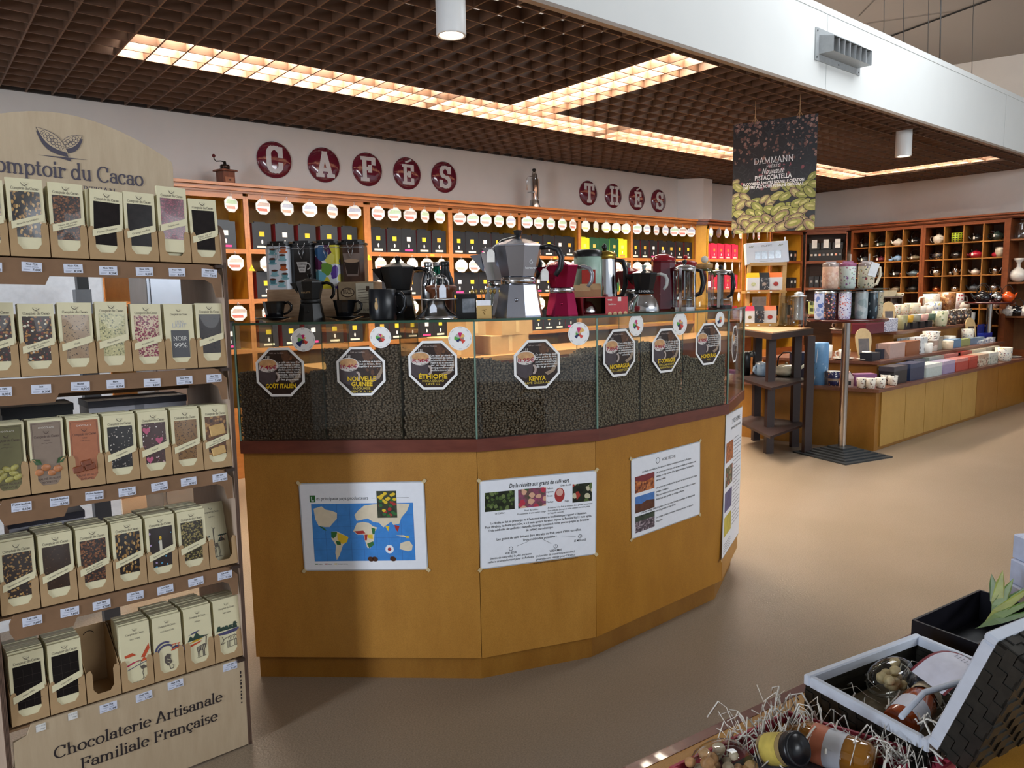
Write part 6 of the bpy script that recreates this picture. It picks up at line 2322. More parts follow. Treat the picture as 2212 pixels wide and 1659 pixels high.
    # price labels of the row
    for p in range(7):
        pr = PRICE[r][p]
        if r == 4 and p in (0, 1):
            q = L((88, 157)[p], (1571, 1546)[p])
            mb = MB(T((q.x, q.y, .0015)))
            mb.rect(-.011, -.010, .011, .010, 0, 0)
            mb.text('11.01.2116', 0, .003, .005, .0003, 1, w=.02).text('7.40', .004, -.006, .006, .0003, 1, shear=.3)
            mb.build('price_label', [M('e6e6e2', .5), M('8a8a90', .5, var=0)], stand)
            continue
        if pr is None:
            continue
        if r == 4:
            qx, qy = {2: (234, 1527), 3: (311, 1504), 4: (379, 1478), 6: (497, 1439)}[p]
            q = L(qx, qy)
            a, b = q.x, q.y
        else:
            a, b = -WS + .012 + pitch * (p + .5) + LEAN * SHELF[r] + (0 if r < 2 else .02 - .004 * p) + rnd.uniform(-.004, .004), SHELF[r] - .027 + (-.006 if r == 1 else 0) + rnd.uniform(-.002, .002)
        mb = MB(T((a, b, .0015)) @ RZ(rnd.uniform(-.04, .04)))
        mb.box(-.0215, -.0115, -.001, .0215, .0115, 0, 0)
        mb.text(pr[0], 0, .0045, .0062, .0003, 1, bold=.02).text('Tablette artisanale', 0, -.001, .0042, .0003, 2, w=.028)
        mb.text(pr[1], .0195, -.0095, .0078, .0003, 1, 'r', bold=.015)
        mb.line(-.018, -.006, -.004, -.006, .0008, .0003, 2).line(-.018, -.008, -.006, -.008, .0008, .0003, 2)
        mb.build('price_label', [M('d9dff0', .45), INK, M('8a8fa0', .5, var=0)], stand)

# ---- what shows through the stand
def block(name, label, cat, x0, y0, x1, y1, z0, z1, m, grp=None):
    t = thing(name, label, cat, ((x0 + x1) / 2, (y0 + y1) / 2, z0), 0, grp)
    w, d = (x1 - x0) / 2, (y1 - y0) / 2
    return t, w, d, z1 - z0


t, w, d, h = block('white_cabinet', 'tall white cabinet seen through the upper gaps of the chocolate stand', 'cabinet', .10, 3.7, .72, 4.3, 0, 1.72, None)
MB().bbox(-w, -d, 0, w, d, h, .006).build('body', M('e6e8ea', .35), t)
MB().box(-w + .01, -d - .015, .1, w - .01, -d - .0005, h - .02).build('door', M('eef0f2', .3), t)
t, w, d, h = block('steel_cabinet', 'brushed steel cabinet seen through the stand beside the tea shelves', 'cabinet', 1.10, 4.55, 1.50, 4.95, 0, 1.66, None)
MB().bbox(-w, -d, 0, w, d, h, .004).build('body', M('a8aeb8', .3, .8, var=.08, vs=5), t)
MB().box(-w + .02, -d - .012, .2, w - .02, -d - .0005, h - .02).build('door', M('b4bac4', .28, .8, var=.08, vs=5), t)
t = thing('card_terminal', 'grey and black till device seen through the top gap of the stand', 'till', ony(180, 650, 3.4))
P = ony(180, 655, 3.4)
t.location = (P.x, P.y, 0)
MB().box(-.03, -.03, 0, .03, .03, 1.2).build('post', M('3a3b3e', .4), t)
MB().box(-.03, -.04, 1.2, .025, .03, 1.44).build('casing', M('6c6f72', .4), t)
MB().box(-.02, -.03, 1.44, .02, .02, 1.50).build('head', M('1a1b1d', .4), t)
for k, (qx, qy, wd) in enumerate(((80, 868, .17), (250, 862, .15), (345, 862, .15))):
    P = L(qx, qy, -.24)
    t = thing('stock_box', ('black printed stock box behind the third shelf, at the left', 'grey lidded stock box behind the third shelf, centre', 'grey lidded stock box behind the third shelf, right')[k], 'box', Mx=MS @ T((P.x, SHELF[2] - .04, -.29)), group='stock boxes behind the shelves')
    MB().box(-wd / 2, .0, -.06, wd / 2, .22 + .0 * k, .06).build('box_body', M(('161618', 'c9c9d2', 'c9c9d2')[k], .5), t)
    MB().box(-wd / 2 - .002, .22, -.062, wd / 2 + .002, .24, .062).build('lid', M(('161618', '3e3c44', '3e3c44')[k], .5), t)
for k, (qx, qy) in enumerate(((60, 1115), (142, 1100))):
    P = L(qx, qy, -.2)
    t = thing('stock_box', 'flat dark lidded stock box behind the fourth shelf, %s one' % ('left', 'right')[k], 'box', Mx=MS @ T((P.x, SHELF[3] + .0, -.25)), group='stock boxes behind the shelves')
    MB().box(-.045, .0, -.05, .045, .17, .05).build('box_body', M('b8b6be', .5), t)
    MB().box(-.047, .17, -.052, .047, .19, .052).build('lid', M('35323c', .5), t)
# ================================================================ right side of the shop
def col_y(px, Y, py=760):
    d = ray(px, py)
    return CAM.x + d.x * Y / d.y


ESP = M('2f2220', .45, var=.1, vs=12)
# ---- dark half hexagon table
TZ = 1.05
LG = [onz(1660, 979, 0), onz(1742, 980, 0), onz(1715, 965, 0), onz(1632, 951, 0)]
tb = thing('plant_table', 'dark stained tall angular table with two lower shelves beside the coffee counter', 'table', (0, 0, 0))
ctr = sum(LG, Vector()) / 4
A, B = onz(1667, 719, TZ), onz(1757, 708, TZ)
Lf = onz(1585, 708, TZ)
POLY = [Lf, A, B, LG[2] + (LG[2] - ctr) * .2, LG[3] + (LG[3] - ctr) * .25]
pl = [(p.x, p.y) for p in POLY]
inn = [((p[0] - ctr.x) * .93 + ctr.x, (p[1] - ctr.y) * .93 + ctr.y) for p in pl]
MB().prism(inn, TZ - .008, TZ).build('top_board', wood('b08a60', 'c4a076', (3, 3, 1), 5, .5), tb)
MB().prism(pl, TZ - .055, TZ - .009).build('apron', ESP, tb)
for p in LG:
    a = math.atan2(p.y - ctr.y, p.x - ctr.x)
    MB(T((p.x, p.y, 0)) @ RZ(-.5)).box(-.034, -.022, 0, .034, .022, TZ - .055).build('leg', ESP, tb)
ZM, ZLo = onp(1660, 824, LG[0], Vector((.7, .7, 0))).z, onp(1660, 922, LG[0], Vector((.7, .7, 0))).z
for z in (ZM, ZLo):
    MB().prism([((x - ctr.x) * .92 + ctr.x, (y - ctr.y) * .92 + ctr.y) for x, y in pl], z - .02, z).build('lower_shelf', ESP, tb)


def at(px, py, z):
    return onz(px, py, z)


# goods on its middle shelf
P = at(1609, 810, ZM)
t = thing('press_pot', 'black french press on the dark table shelf, half hidden by the counter glass', 'french press', (P.x, P.y, ZM), VIEW)
MB().lathe([(0, 0), (.045, 0), (.045, .19), (.03, .21), (0, .215)], 20).build('body', M('161618', .3), t)
MB().tube([(-.04, 0, .19), (-.085, 0, .19), (-.095, 0, .12), (-.07, 0, .05), (-.045, 0, .04)], .009, 6).tube([(.04, 0, .2), (.07, 0, .22), (.085, 0, .17), (.075, 0, .1)], .009, 6).build('handle', M('161618', .3), t)
P = at(1624, 808, ZM)
t = thing('tea_bottle', 'glass infuser bottle with grey lid on the dark table shelf', 'bottle', (P.x, P.y, ZM))
MB().lathe([(0, 0), (.032, 0), (.036, .02), (.034, .12), (.03, .16)], 20).build('glass_body', GJ, t)
MB().lathe([(.034, .158), (.042, .165), (.042, .2), (.036, .205), (0, .205)], 20).build('lid', M('70787e', .5), t)
P = at(1643, 812, ZM)
t = thing('tea_mug', 'pale blue lidded tea mug on the dark table shelf', 'mug', (P.x, P.y, ZM), VIEW)
MB().lathe([(0, 0), (.038, 0), (.052, .02), (.056, .06), (.05, .1), (.044, .108)], 24).build('body', M('8ea6bc', .25, coat=.4), t)
MB().lathe([(.046, .106), (.046, .118), (.02, .128), (0, .13)], 20).build('lid', M('c4ced6', .25, .4), t)
MB().tube([(-.045, -.02, .09), (-.07, -.03, .085), (-.075, -.03, .05), (-.05, -.02, .02)], .01, 6).build('handle', M('8ea6bc', .25, coat=.4), t)
P = at(1698, 812, ZM)
t = thing('round_teapot', 'low cream enamel teapot with black arched handle on the dark table shelf', 'teapot', (P.x, P.y, ZM), VIEW)
MB().lathe([(0, 0), (.07, 0), (.115, .03), (.118, .05), (.1, .08), (.06, .098), (.02, .105), (0, .106)], 28).build('body', M('dcd9c0', .2, coat=.5), t)
MB().tube([(-.08, 0, .09), (-.07, 0, .17), (-.03, 0, .21), (.03, 0, .21), (.07, 0, .17), (.08, 0, .09)], .006, 6).build('handle', M('151515', .4), t)
MB().tube([(.09, -.02, .06), (.13, -.03, .08), (.15, -.035, .1)], (.02, .014, .010), 8).build('spout', M('dcd9c0', .2, coat=.5), t)
MB().ball((0, 0, .112), .012).build('knob', M('b8a888', .3), t)
# ladder display on top
O = at(1638, 704, TZ)
mp = mpx(O)
LDM = T((O.x, O.y, TZ)) @ RZ(VIEW)
ld = thing('ladder_display', 'small natural wood ladder display of tea pouches on the dark table', 'display', (O.x, O.y, TZ), VIEW)
NW = wood('b08a4e', 'c49c5e', (2, 2, 8), 6, .5)
def X(px): return (px - 1638) * mp
def Z(py): return (704 - py) * mp
for x0, x1 in ((1610, 1626), (1693, 1707)):
    mb = MB()
    d0, d1 = -.0, .16
    w2 = .013
    a, b = X(x0), X(x1)
    k = mb.pts([(a - w2, -.05, 0), (a + w2, -.05, 0), (a + w2, .0, 0), (a - w2, .0, 0), (b - w2, .12, Z(560)), (b + w2, .12, Z(560)), (b + w2, .15, Z(560)), (b - w2, .15, Z(560))]) if x0 == 1610 else mb.pts([(X(1688) - w2 * 1.6, -.0, .0), (X(1688) + w2 * 1.6, 0, 0), (X(1688) + w2 * 1.6, .05, 0), (X(1688) - w2 * 1.6, .05, 0), (X(1703) - w2 * 1.4, .12, Z(560)), (X(1703) + w2 * 1.4, .12, Z(560)), (X(1703) + w2 * 1.4, .15, Z(560)), (X(1703) - w2 * 1.4, .15, Z(560))])
    for q in ((0, 3, 2, 1), (4, 5, 6, 7), (0, 1, 5, 4), (1, 2, 6, 5), (2, 3, 7, 6), (3, 0, 4, 7)):
        mb.face([k + j for j in q])
    mb.build('upright', NW, ld)
MB().box(X(1604), -.09, .0005, X(1672), .04, .03).build('tray', NW, ld)
MB().box(X(1605), -.04, Z(634), X(1694), .08, Z(634) + .022).build('step', NW, ld)
MB().box(X(1624), .10, Z(575), X(1704), .13, Z(568)).build('cross_bar', NW, ld)
for k, px_ in enumerate((1612, 1635, 1660)):
    MB().box(X(px_) - .01, -.042, Z(633), X(px_) + .01, -.0405, Z(633) + .012).build('price_tag', WHITE, ld)
    MB().box(X(px_ - 4) - .01, -.092, .006, X(px_ - 4) + .01, -.0905, .018).build('price_tag', WHITE, ld)


def pouch(label, px, y, z, w, h, c_top, c_body, c_dot, rz=0):
    t = thing('tea_pouch', label, 'pouch', Mx=LDM @ T((X(px), y, z)) @ RZ(rz), group='tea pouches on the ladder display')
    w *= .5
    mb = MB()
    k = mb.pts([(-w, -.03, 0), (w, -.03, 0), (w, .03, 0), (-w, .03, 0), (-w, -.026, h * .72), (w, -.026, h * .72), (w, .022, h * .72), (-w, .022, h * .72), (-w, .0, h), (w, .0, h)])
    for q, m in (((0, 1, 5, 4), 0), ((1, 2, 6, 5), 0), ((2, 3, 7, 6), 0), ((3, 0, 4, 7), 0), ((0, 3, 2, 1), 0), ((4, 5, 9, 8), 1), ((6, 7, 8, 9), 1), ((5, 6, 9), 1), ((7, 4, 8), 1)):
        mb.face([k + j for j in q], m)
    mb.build('bag', [c_body, M(c_top, .35)], t)
    MB(T((0, -.0315, h * .34)) @ RX(PI / 2 - .04)).disc(.0, 0, w * .4, w * .34, 0, 12).build('label_print', M(c_dot, .5, var=.3, vs=60), t)


PWH = M('dfe3e6', .35, var=.03)
PBK = flakes('2a2626', ('8a8480', '3a3432', 'c8c4c0'), 60, .35, .2, coat=.6)
for px_, w_, c1, c2, c3, lab in ((1624, 25, 'e0b020', PWH, 'c8d0a0', 'yellow topped white tea pouch on the upper step of the ladder display'), (1647, 22, '1c1a1a', PBK, 'a89a90', 'dark see through pouch of nuts on the upper step of the ladder display'), (1672, 27, 'e07028', PWH, 'a83a34', 'orange topped white pouch on the upper step of the ladder display')):
    pouch(lab, px_, .0, Z(632) + .02, w_ * mp, 37 * mp, c1, c2, c3, -.1)
for px_, w_, c1, c2, c3, lab in ((1614, 20, 'c02a50', PWH, '8a7a50', 'pink topped white tea pouch on the bottom tray of the ladder display'), (1634, 21, '1c1a1a', PBK, '4a3a34', 'dark see through pouch on the bottom tray of the ladder display'), (1657, 27, 'e07028', PWH, 'a83a34', 'orange topped white pouch on the bottom tray of the ladder display')):
    pouch(lab, px_, -.05, .031, w_ * mp, 36 * mp, c1, c2, c3, -.1)
t = thing('tea_gift_box', 'long white gift box of silver tea sachets on top of the ladder display', 'box', Mx=LDM @ T((X(1618), .10, Z(572))) @ RY(-.055) @ RX(-.12))
wb, hb = 92 * mp, 46 * mp
MB().bbox(0, 0, 0, wb, .06, hb, .003).build('box_body', M('d4dde8', .4, var=.02), t)
mb = MB(T((0, -.0012, 0)) @ RX(PI / 2))
for k in range(4):
    x = wb * (.2 + .16 * k)
    mb.poly([(x, hb * .22, 0), (x + wb * .13, hb * .2, 0), (x + wb * .14, hb * .55, 0), (x + wb * .01, hb * .56, 0)], 0)
mb.text('PALETTE', wb * .5, hb * .78, .022, 0, 1, w=wb * .24)
for cx in (.08, .78):
    for k in range(9):
        mb.disc(wb * (cx + .012 * k), hb * (.78 + .03 * (k % 3)), .006, .003, 0, 6, 2, 0, k)
mb.line(wb * .3, hb * .1, wb * .6, hb * .1, .003, 0, 2)
mb.build('print', [M('a4aab0', .15, .7, var=.3, vs=40), M('5a6066', .5), M('8a9484', .5)], t)
MB().box(wb * .93, .01, hb, wb * .97, .012, hb + .035).build('price_tag', WHITE, t)
t = thing('picture_card', 'small grey picture card with cup drawing behind the lower pouches', 'card', Mx=LDM @ T((X(1628), .05, .001)))
MB().box(0, 0, 0, 30 * mp, .003, 62 * mp).build('card', M('b8b4ac', .5, var=.2, vs=20), t)


def pitcher(label, px, py, R, H, lid, handle_r):
    P = at(px, py, TZ)
    t = thing('glass_pitcher', label, 'pitcher', (P.x, P.y, TZ), VIEW, 'glass pitchers on the dark table')
    pr = [(0, .002), (R * .95, .002), (R, .01), (R * (1 if not lid else 1.05), H * .25), (R * .8, H * .62), (R * .78, H * .9), (R * .86, H)] if lid else [(0, .002), (R * .95, .002), (R, .01), (R * .95, H * .9), (R * 1.04, H)]
    MB().lathe(pr, 28).build('glass_body', GJ, t)
    MB().tube([(R * .8, 0, H * .85), (R * 1.6, 0, H * .82), (R * 1.75, 0, H * .5), (R, 0, H * .25)], .005, 6).build('handle', GJ, t)
    if lid:
        MB().lathe([(R * .9, H), (R * .92, H * 1.03), (R * .4, H * 1.06)], 24).lathe([(R * .5, H * 1.05), (R * .55, H * 1.12), (R * .3, H * 1.16), (0, H * 1.17)], 20).build('lid', M('ccd4d8', .15, .3), t)
        MB().lathe([(R * .55, H * .2), (R * .55, H * .98)], 20).build('infuser', M('b8bcc0', .3, .5, var=.2, vs=200), t)
    else:
        MB().lathe([(R * .4, .02), (R * .42, H * .75)], 16).build('infuser', M('8a7a5c', .4, .6, var=.3, vs=200), t)


pitcher('straight glass pitcher with brass mesh infuser on the dark table', 1694, 703, .055, .27, False, 1)
pitcher('rounded glass pitcher with clear lid and white filter on the dark table', 1724, 703, .075, .26, True, 1)

# ---- pole table with tumblers
PB = onz(1818, 983, 0)
PH = 1.135
pt = thing('pedestal_table', 'round dark red pedestal table with steel pole and ribbed black foot, holding tumblers', 'table', (PB.x, PB.y, 0), -.25)
RUB = M('2c3032', .55, var=.1, vs=30)
mb = MB()
for k in range(6):
    s_ = .27 - .038 * k
    mb.prism([(-s_, -s_), (s_, -s_), (s_, s_), (-s_, s_)], .012 * k, .012 * k + .012 if k < 5 else .075)
mb.build('foot', RUB, pt)
MB().cyl(0, 0, .07, PH - .02, .031, 24).build('pole', M('b4aca4', .18, 1, var=.03), pt)
RT_ = 82 * mpx(Vector((PB.x, PB.y, PH)))
MB().lathe([(0, PH - .02), (RT_ * .96, PH - .022), (RT_, PH - .012), (RT_ * .99, PH), (0, PH)], 40).build('table_top', M('4c1a18', .15, coat=.4), pt)
MB().push(T((.02, .02, PH + .232))).lathe([(0, 0), (.29, 0), (.30, .004), (.29, .008), (0, .008)], 36).pop().build('upper_tray', M('4a4a4a', .3, .6), pt)
for a in (.6, 2.2, 3.8, 5.4):
    MB().cyl(.02 + .12 * math.cos(a), .02 + .12 * math.sin(a), PH, PH + .232, .004, 6).build('tray_rod', STEEL, pt)


def tumbler(label, px, dy, z, R, H, mat_, lidm, kind=0):
    d = Vector((fw.x, fw.y, 0)).normalized()
    r = ray(px, 650)
    base = Vector((PB.x, PB.y, 0)) + d * dy
    k = base.dot(d) / Vector((r.x, r.y, 0)).dot(d)
    t = thing('tumbler', label, 'tumbler', (r.x * k, r.y * k, z), VIEW, 'patterned tumblers on the pedestal table')
    MB().lathe([(0, 0), (R * .86, 0), (R * .9, .006), (R, .02 if kind else .2 * H), (R, H * .93), (R * .97, H * .95)], 24).build('cup_body', mat_, t)
    MB().lathe([(R * 1.0, H * .86 if kind else H * .93), (R * 1.03, H * .95), (R * 1.0, H), (0, H)], 24).build('lid', lidm, t)
    if kind:
        MB().box(-R * .7, -.012, H, R * .6, .012, H + .014).build('slider', lidm, t)
        if kind > 1:
            MB().cyl(R * .3, 0, H, H + .07, .006, 8).build('straw', M('b8b0a4', .4), t)
        if kind == 3:
            MB().tube([(R * .95, 0, H * .82), (R * 1.75, 0, H * .80), (R * 1.8, 0, H * .5), (R * 1.4, 0, H * .16), (R * .95, 0, H * .12)], .011, 8).build('handle', M('d8cdb4', .4), t)
            g = MB(T((R * .4, -R - .005, H * .75)) @ RX(PI / 2) @ RZ(-.3))
            g.rect(-.03, -.06, .035, .05).build('price_tag', M('dfe2e4', .5), t)
    return t


LIDC = M('a89a94', .2, .3)
tumbler('peach tumbler with curling line pattern on the upper tray', 1792, -.02, PH + .241, .062, .205, flakes('d9b49c', ('e6cbb8', 'c8988a', 'dfb8a0'), 40, .5, .4, bump=0), LIDC, 1)
tumbler('pale green flowered tumbler with mauve lid and straw on the upper tray', 1829, -.02, PH + .241, .062, .205, flakes('cdd8cf', ('8a5a8a', '5a6a8c', '8aa07c', 'a06a80'), 44, .3, .4, bump=0), M('9c5a7c', .3), 2)
tumbler('cream flowered tumbler with large handle, straw and paper tag on the upper tray', 1869, -.02, PH + .241, .062, .205, flakes('ddd2b6', ('8a2c34', '6a5a7a', 'b08a4a', '5a6a5a'), 48, .3, .4, bump=0), LIDC, 3)
for px_, dy, mt, lab in ((1773, -.10, flakes('c0cbe6', ('6a84c4', '8aa0d4', '4a66ac'), 30, .5, .35, bump=0), 'white and blue marbled tumbler at the left of the lower ring'), (1793, -.14, flakes('2c2430', ('c88a70', '5a6aa8', 'a84a5c', 'd8b8a0'), 55, .42, .35, bump=0), 'dark tumbler covered in small coloured flowers, second in the lower ring'),
                         (1808, .06, M('5a2430', .3), 'dark red tumbler at the back of the lower ring'), (1825, -.18, flakes('d4d8ee', ('3a4aa8', 'c85a50', '4a3a7a', '8a6ab0'), 70, .35, .35, bump=0), 'white terrazzo tumbler with blue and red chips at the front of the lower ring'),
                         (1844, .04, flakes('4a5244', ('6a705a', '3a4036'), 40, .5, .4, bump=0), 'olive tumbler at the back of the lower ring'), (1861, -.15, flakes('b4c4c8', ('c8d4d6', '9ab0b4'), 26, .55, .35, bump=0), 'pale aqua pebble patterned tumbler, right of the white terrazzo one'),
                         (1883, -.09, flakes('1e2c34', ('6a8490', '9aaab0', '304650'), 34, .35, .35, (1, 1, .6), bump=0), 'dark teal wave patterned tumbler at the right of the lower ring'), (1896, .02, flakes('c8bc9c', ('8a6a5a', '7a8a6a'), 48, .3, .4, bump=0), 'beige flowered tumbler at the back right of the lower ring')):
    tumbler(lab, px_, dy, PH + .001, .047 if dy < 0 else .042, .222, mt, M('c4c8ca', .2, .7))

# ---- hanging poster
Pa, Pb = onz(1632, 219, ZC), onz(1729, 204, ZC)
du = (Pb - Pa)
du.z = 0
du.normalize()
dn = Vector((du.y, -du.x, 0))
Q = [onp(x, y, Pa, dn) for x, y in ((1585.4, 266), (1768, 248), (1758.5, 497), (1580, 504))]
cw = ((Q[1] - Q[0]).length + (Q[2] - Q[3]).length) / 2
chh = ((Q[0] - Q[3]).length + (Q[1] - Q[2]).length) / 2
cc = sum(Q, Vector()) / 4
MP = frame(cc, du, Vector((0, 0, 1)), du.cross(Vector((0, 0, 1))))
pos = thing('hanging_poster', 'dark hanging poster of tea leaves and pistachios below the timber grid', 'poster', Mx=MP)
sh_ = MB()
W2, H2 = cw / 2, chh / 2
sh_.box(-W2, -H2, -.004, W2, H2, 0, 0)
r2 = random.Random(5)
for k in range(520):
    y = H2 - (H2 * 1.25) * r2.random() ** 1.3
    x = r2.uniform(-W2, W2) * .985
    y = min(y, H2 * .985)
    s_ = r2.uniform(.004, .016)
    up_ = y > H2 * .25
    m = r2.choice((1, 1, 2, 3) if up_ else (1, 1, 1, 1, 4))
    a = r2.uniform(0, PI)
    l_, w_ = (s_ * (2.2 if m == 1 else 1.1), s_ * (.3 if m == 1 else .8))
    P = [(max(-W2, min(W2, x + (l_ * math.cos(q) * math.cos(a) - w_ * math.sin(q) * math.sin(a)))), max(-H2, min(H2, y + (l_ * math.cos(q) * math.sin(a) + w_ * math.sin(q) * math.cos(a)))), .0003 + k * .0000006) for q in [i * PI / 3 for i in range(6)]]
    sh_.poly(P, m)
k = 0
for row in range(7):
    for j in range(11):
        y = -H2 * (.12 + .135 * row) + r2.uniform(-.02, .02) * 1.4
        x = -W2 + W2 * 2 * (j + .5 * (row % 2)) / 10.5 + r2.uniform(-.02, .02)
        if row < 2 and abs(x) < W2 * (.75 - .25 * row) and row == 0:
            continue
        if row == 1 and abs(x + .1) < W2 * .25:
            continue
        a = r2.uniform(-.9, .9)
        s_ = r2.uniform(.85, 1.15) * (1 + .06 * row)
        z = .0008 + k * .000012
        k += 1
        def el(rx, ry, ox, oy, dz, m):
            c, q_ = math.cos(a), math.sin(a)
            sh_.poly([(max(-W2, min(W2, x + (ox + rx * math.cos(q)) * c - (oy + ry * math.sin(q)) * q_)), max(-H2, min(H2, y + (ox + rx * math.cos(q)) * q_ + (oy + ry * math.sin(q)) * c)), z + dz) for q in [i * PI / 7 for i in range(14)]], m)
        m = r2.choice((5, 6, 7, 5))
        el(.050 * s_, .028 * s_, 0, 0, 0, 8)
        el(.046 * s_, .025 * s_, 0, .001, .000003, 7 if row > 4 else m)
        el(.036 * s_, .016 * s_, .002, .002, .000006, m if m != 7 else 9)
        el(.022 * s_, .006 * s_, -.004, .006, .000009, 10)
z = .0025
sh_.serif('DAMMANN', 0, H2 * .235, .062, z, 11, w=cw * .47, thick=.075, thin=.03)
sh_.serif('FRÈRES', 0, H2 * .155, .030, z, 11, w=cw * .165)
sh_.text('Nouveauté', 0, H2 * .045, .062, z, 11, shear=.35, w=cw * .27)
sh_.text('PISTACCIATELLA', 0, -H2 * .055, .048, z, 11, bold=.02, w=cw * .44)
sh_.text('SUCCOMBEZ À NOTRE NOUVELLE CRÉATION', 0, -H2 * .135, .03, z, 11, bold=.03, w=cw * .73)
sh_.text('THÉ VERT AUX NOTES PISTACHE CHOCOLAT.', 0, -H2 * .20, .03, z, 11, bold=.03, w=cw * .73)
sh_.build('board', [M('17171a', .35, var=.4, vs=14), M('2c2c30', .5), M('6a4a42', .5, var=.3, vs=60), M('8a6a60', .5, var=.3, vs=60), M('8a4a50', .5, var=.3, vs=60), M('8a8e4a', .5, var=.25, vs=50), M('9c9a58', .5, var=.25, vs=50), M('8a7660', .5, var=.3, vs=50), M('2a241c', .6), M('a8a06a', .5, var=.3, vs=50), M('c0ba80', .5, var=.2, vs=60), M('f4f4f2', .4, var=0)], pos)
for Pq in (Pa, Pb):
    l0 = MP.inverted() @ Pq
    MB().tube([(l0.x, H2 - .02, 0), (l0.x, l0.y, 0)], .0018, 5).tube([(l0.x - .02, H2, 0), (l0.x, H2 + .04, 0), (l0.x + .02, H2, 0)], .0014, 5).build('string', M('b8956a', .6), pos)

# ---- tiered display island
YF = [2.775, 3.02, 3.27, 3.52]
CO = [(1889, 975), (1895, 790), (1930, 722), (1880, 690)]
zz = [ony(1939, 833, YF[0] - .03).z, ony(1895, 782, YF[1] - .03).z, ony(2050, 704, YF[2] - .03).z, ony(2005, 678, YF[3] - .03).z]
xc = [onz(1888, 975, 0).x, ony(1895, 780, YF[1]).x, ony(1940, 722, YF[2]).x - .1, ony(1880, 690, YF[3]).x - .2]
XE = onz(2196, 866, 0).x
tier = thing('tiered_display', 'golden wood tiered display island with dark wood ledges, covered in mugs and boxes', 'display island')
OAKT = wood('8a5c1c', '9c6c26', (2, 2, 1), 4, .42, .25, bump=.02)
OAK_GLARE = wood('a8823c', 'b48e48', (2, 2, 1), 4, .38, .2, bump=.02)  # paler, greyer copy of the door wood: window glare put into the colour
LEDG = wood('5c3a28', '74493a', (2, 8, 8), 5, .35, coat=.1)
DIRL = (onz(1602, 943, 0) - onz(1888, 975, 0)).normalized()
BACKY = 3.95


def tpoly(i, o, xe):
    c = Vector((xc[i] - o * .8, YF[i] - o, 0))
    l = c + DIRL * ((BACKY + .3 - .2 * i - c.y) / DIRL.y)
    return [(c.x, c.y), (xe, c.y), (xe - .68, c.y + .7), (xe - .68, BACKY + .3 - .2 * i + .01), (l.x, l.y)]


ENDX = [XE, col_y(2160, YF[1]), col_y(2088, YF[2]), col_y(2100, YF[3])]
for i in range(4):
    z0 = 0 if i == 0 else zz[i - 1]
    MB().prism(tpoly(i, 0, ENDX[i]), z0 + .0005, zz[i] - .028).build('plinth' if i == 0 else 'riser', OAKT, tier)
    MB().prism(tpoly(i, .035, ENDX[i] + .03), zz[i] - .028, zz[i]).build('ledge', LEDG, tier)
dx = [1901, 1953, 1995, 2034, 2074, 2105, 2150, 2196]
for k in range(7):
    a, b = ony(dx[k], 870, YF[0]).x, ony(dx[k + 1], 870, YF[0]).x
    MB().box(a + .004, YF[0] - .012, .03, b - .004, YF[0] - .0005, zz[0] - .034).build('door_panel', OAK_GLARE if k < 5 else OAKT, tier)


def on(i, px, inset):
    """point on tier i at picture column px, set back from the ledge"""
    Y = YF[i] - .035 + inset
    x = col_y(px, Y)
    # along the slanted left end the ledge runs back
    return Vector((x, Y, zz[i] + .0006))


def chamf(i, px, inset):
    """point on the slanted left end of tier i at picture column px"""
    c = Vector((xc[i], YF[i], 0)) - Vector((DIRL.y, -DIRL.x, 0)) * 0
    n = Vector((DIRL.y, -DIRL.x, 0))
    c = c + n * (inset - .03)
    r = ray(px, 760)
    den = DIRL.x * r.y - DIRL.y * r.x
    t_ = (c.y * r.x - c.x * r.y) / den
    p = c + DIRL * t_
    return Vector((p.x, p.y, zz[i] + .0006))


def mug(label, P, w, h, mat_, rz=0, handle=True, grp='mugs and cups of the tiered display', inside='e8e2d2', flare=1.0):
    t = thing('mug', label, 'mug', P, VIEW + rz, grp)
    R = w / 2
    MB().lathe([(0, 0), (R * .8, 0), (R * .86, .004), (R * .97 / flare, h * .4), (R * flare, h), (R * .93 * flare, h), (R * .8, .01), (0, .008)], 20, 0, True, 0, [0, 0, 0, 0, 1, 1, 1]).build('cup_body', [mat_, M(inside, .3)], t)
    if handle:
        MB().tube([(-R * .95, 0, h * .82), (-R * 1.5, 0, h * .8), (-R * 1.65, 0, h * .5), (-R * 1.4, 0, h * .24), (-R * .92, 0, h * .18)], R * .13, 6).build('handle', M(inside, .3), t)
    return t


def gbox(label, P, w, d, h, mat_, rz=0, lidm=None, grp='gift boxes of the tiered display'):
    t = thing('gift_box', label, 'box', P, rz, grp)
    MB().box(-w / 2, 0, 0, w / 2, d, h * (.74 if lidm else 1)).build('box_body', mat_, t)
    if lidm:
        MB().box(-w / 2 - .001, -.001, h * .74, w / 2 + .001, d + .001, h).build('lid', lidm, t)
    return t


def saucer_at(label, P, w, mat_):
    t = thing('saucer', label, 'saucer', P, 0, 'saucers of the tiered display')
    R = w / 2
    MB().lathe([(0, 0), (R * .55, 0), (R, .014), (R * .98, .016), (R * .5, .006), (0, .006)], 24).build('plate', mat_, t)


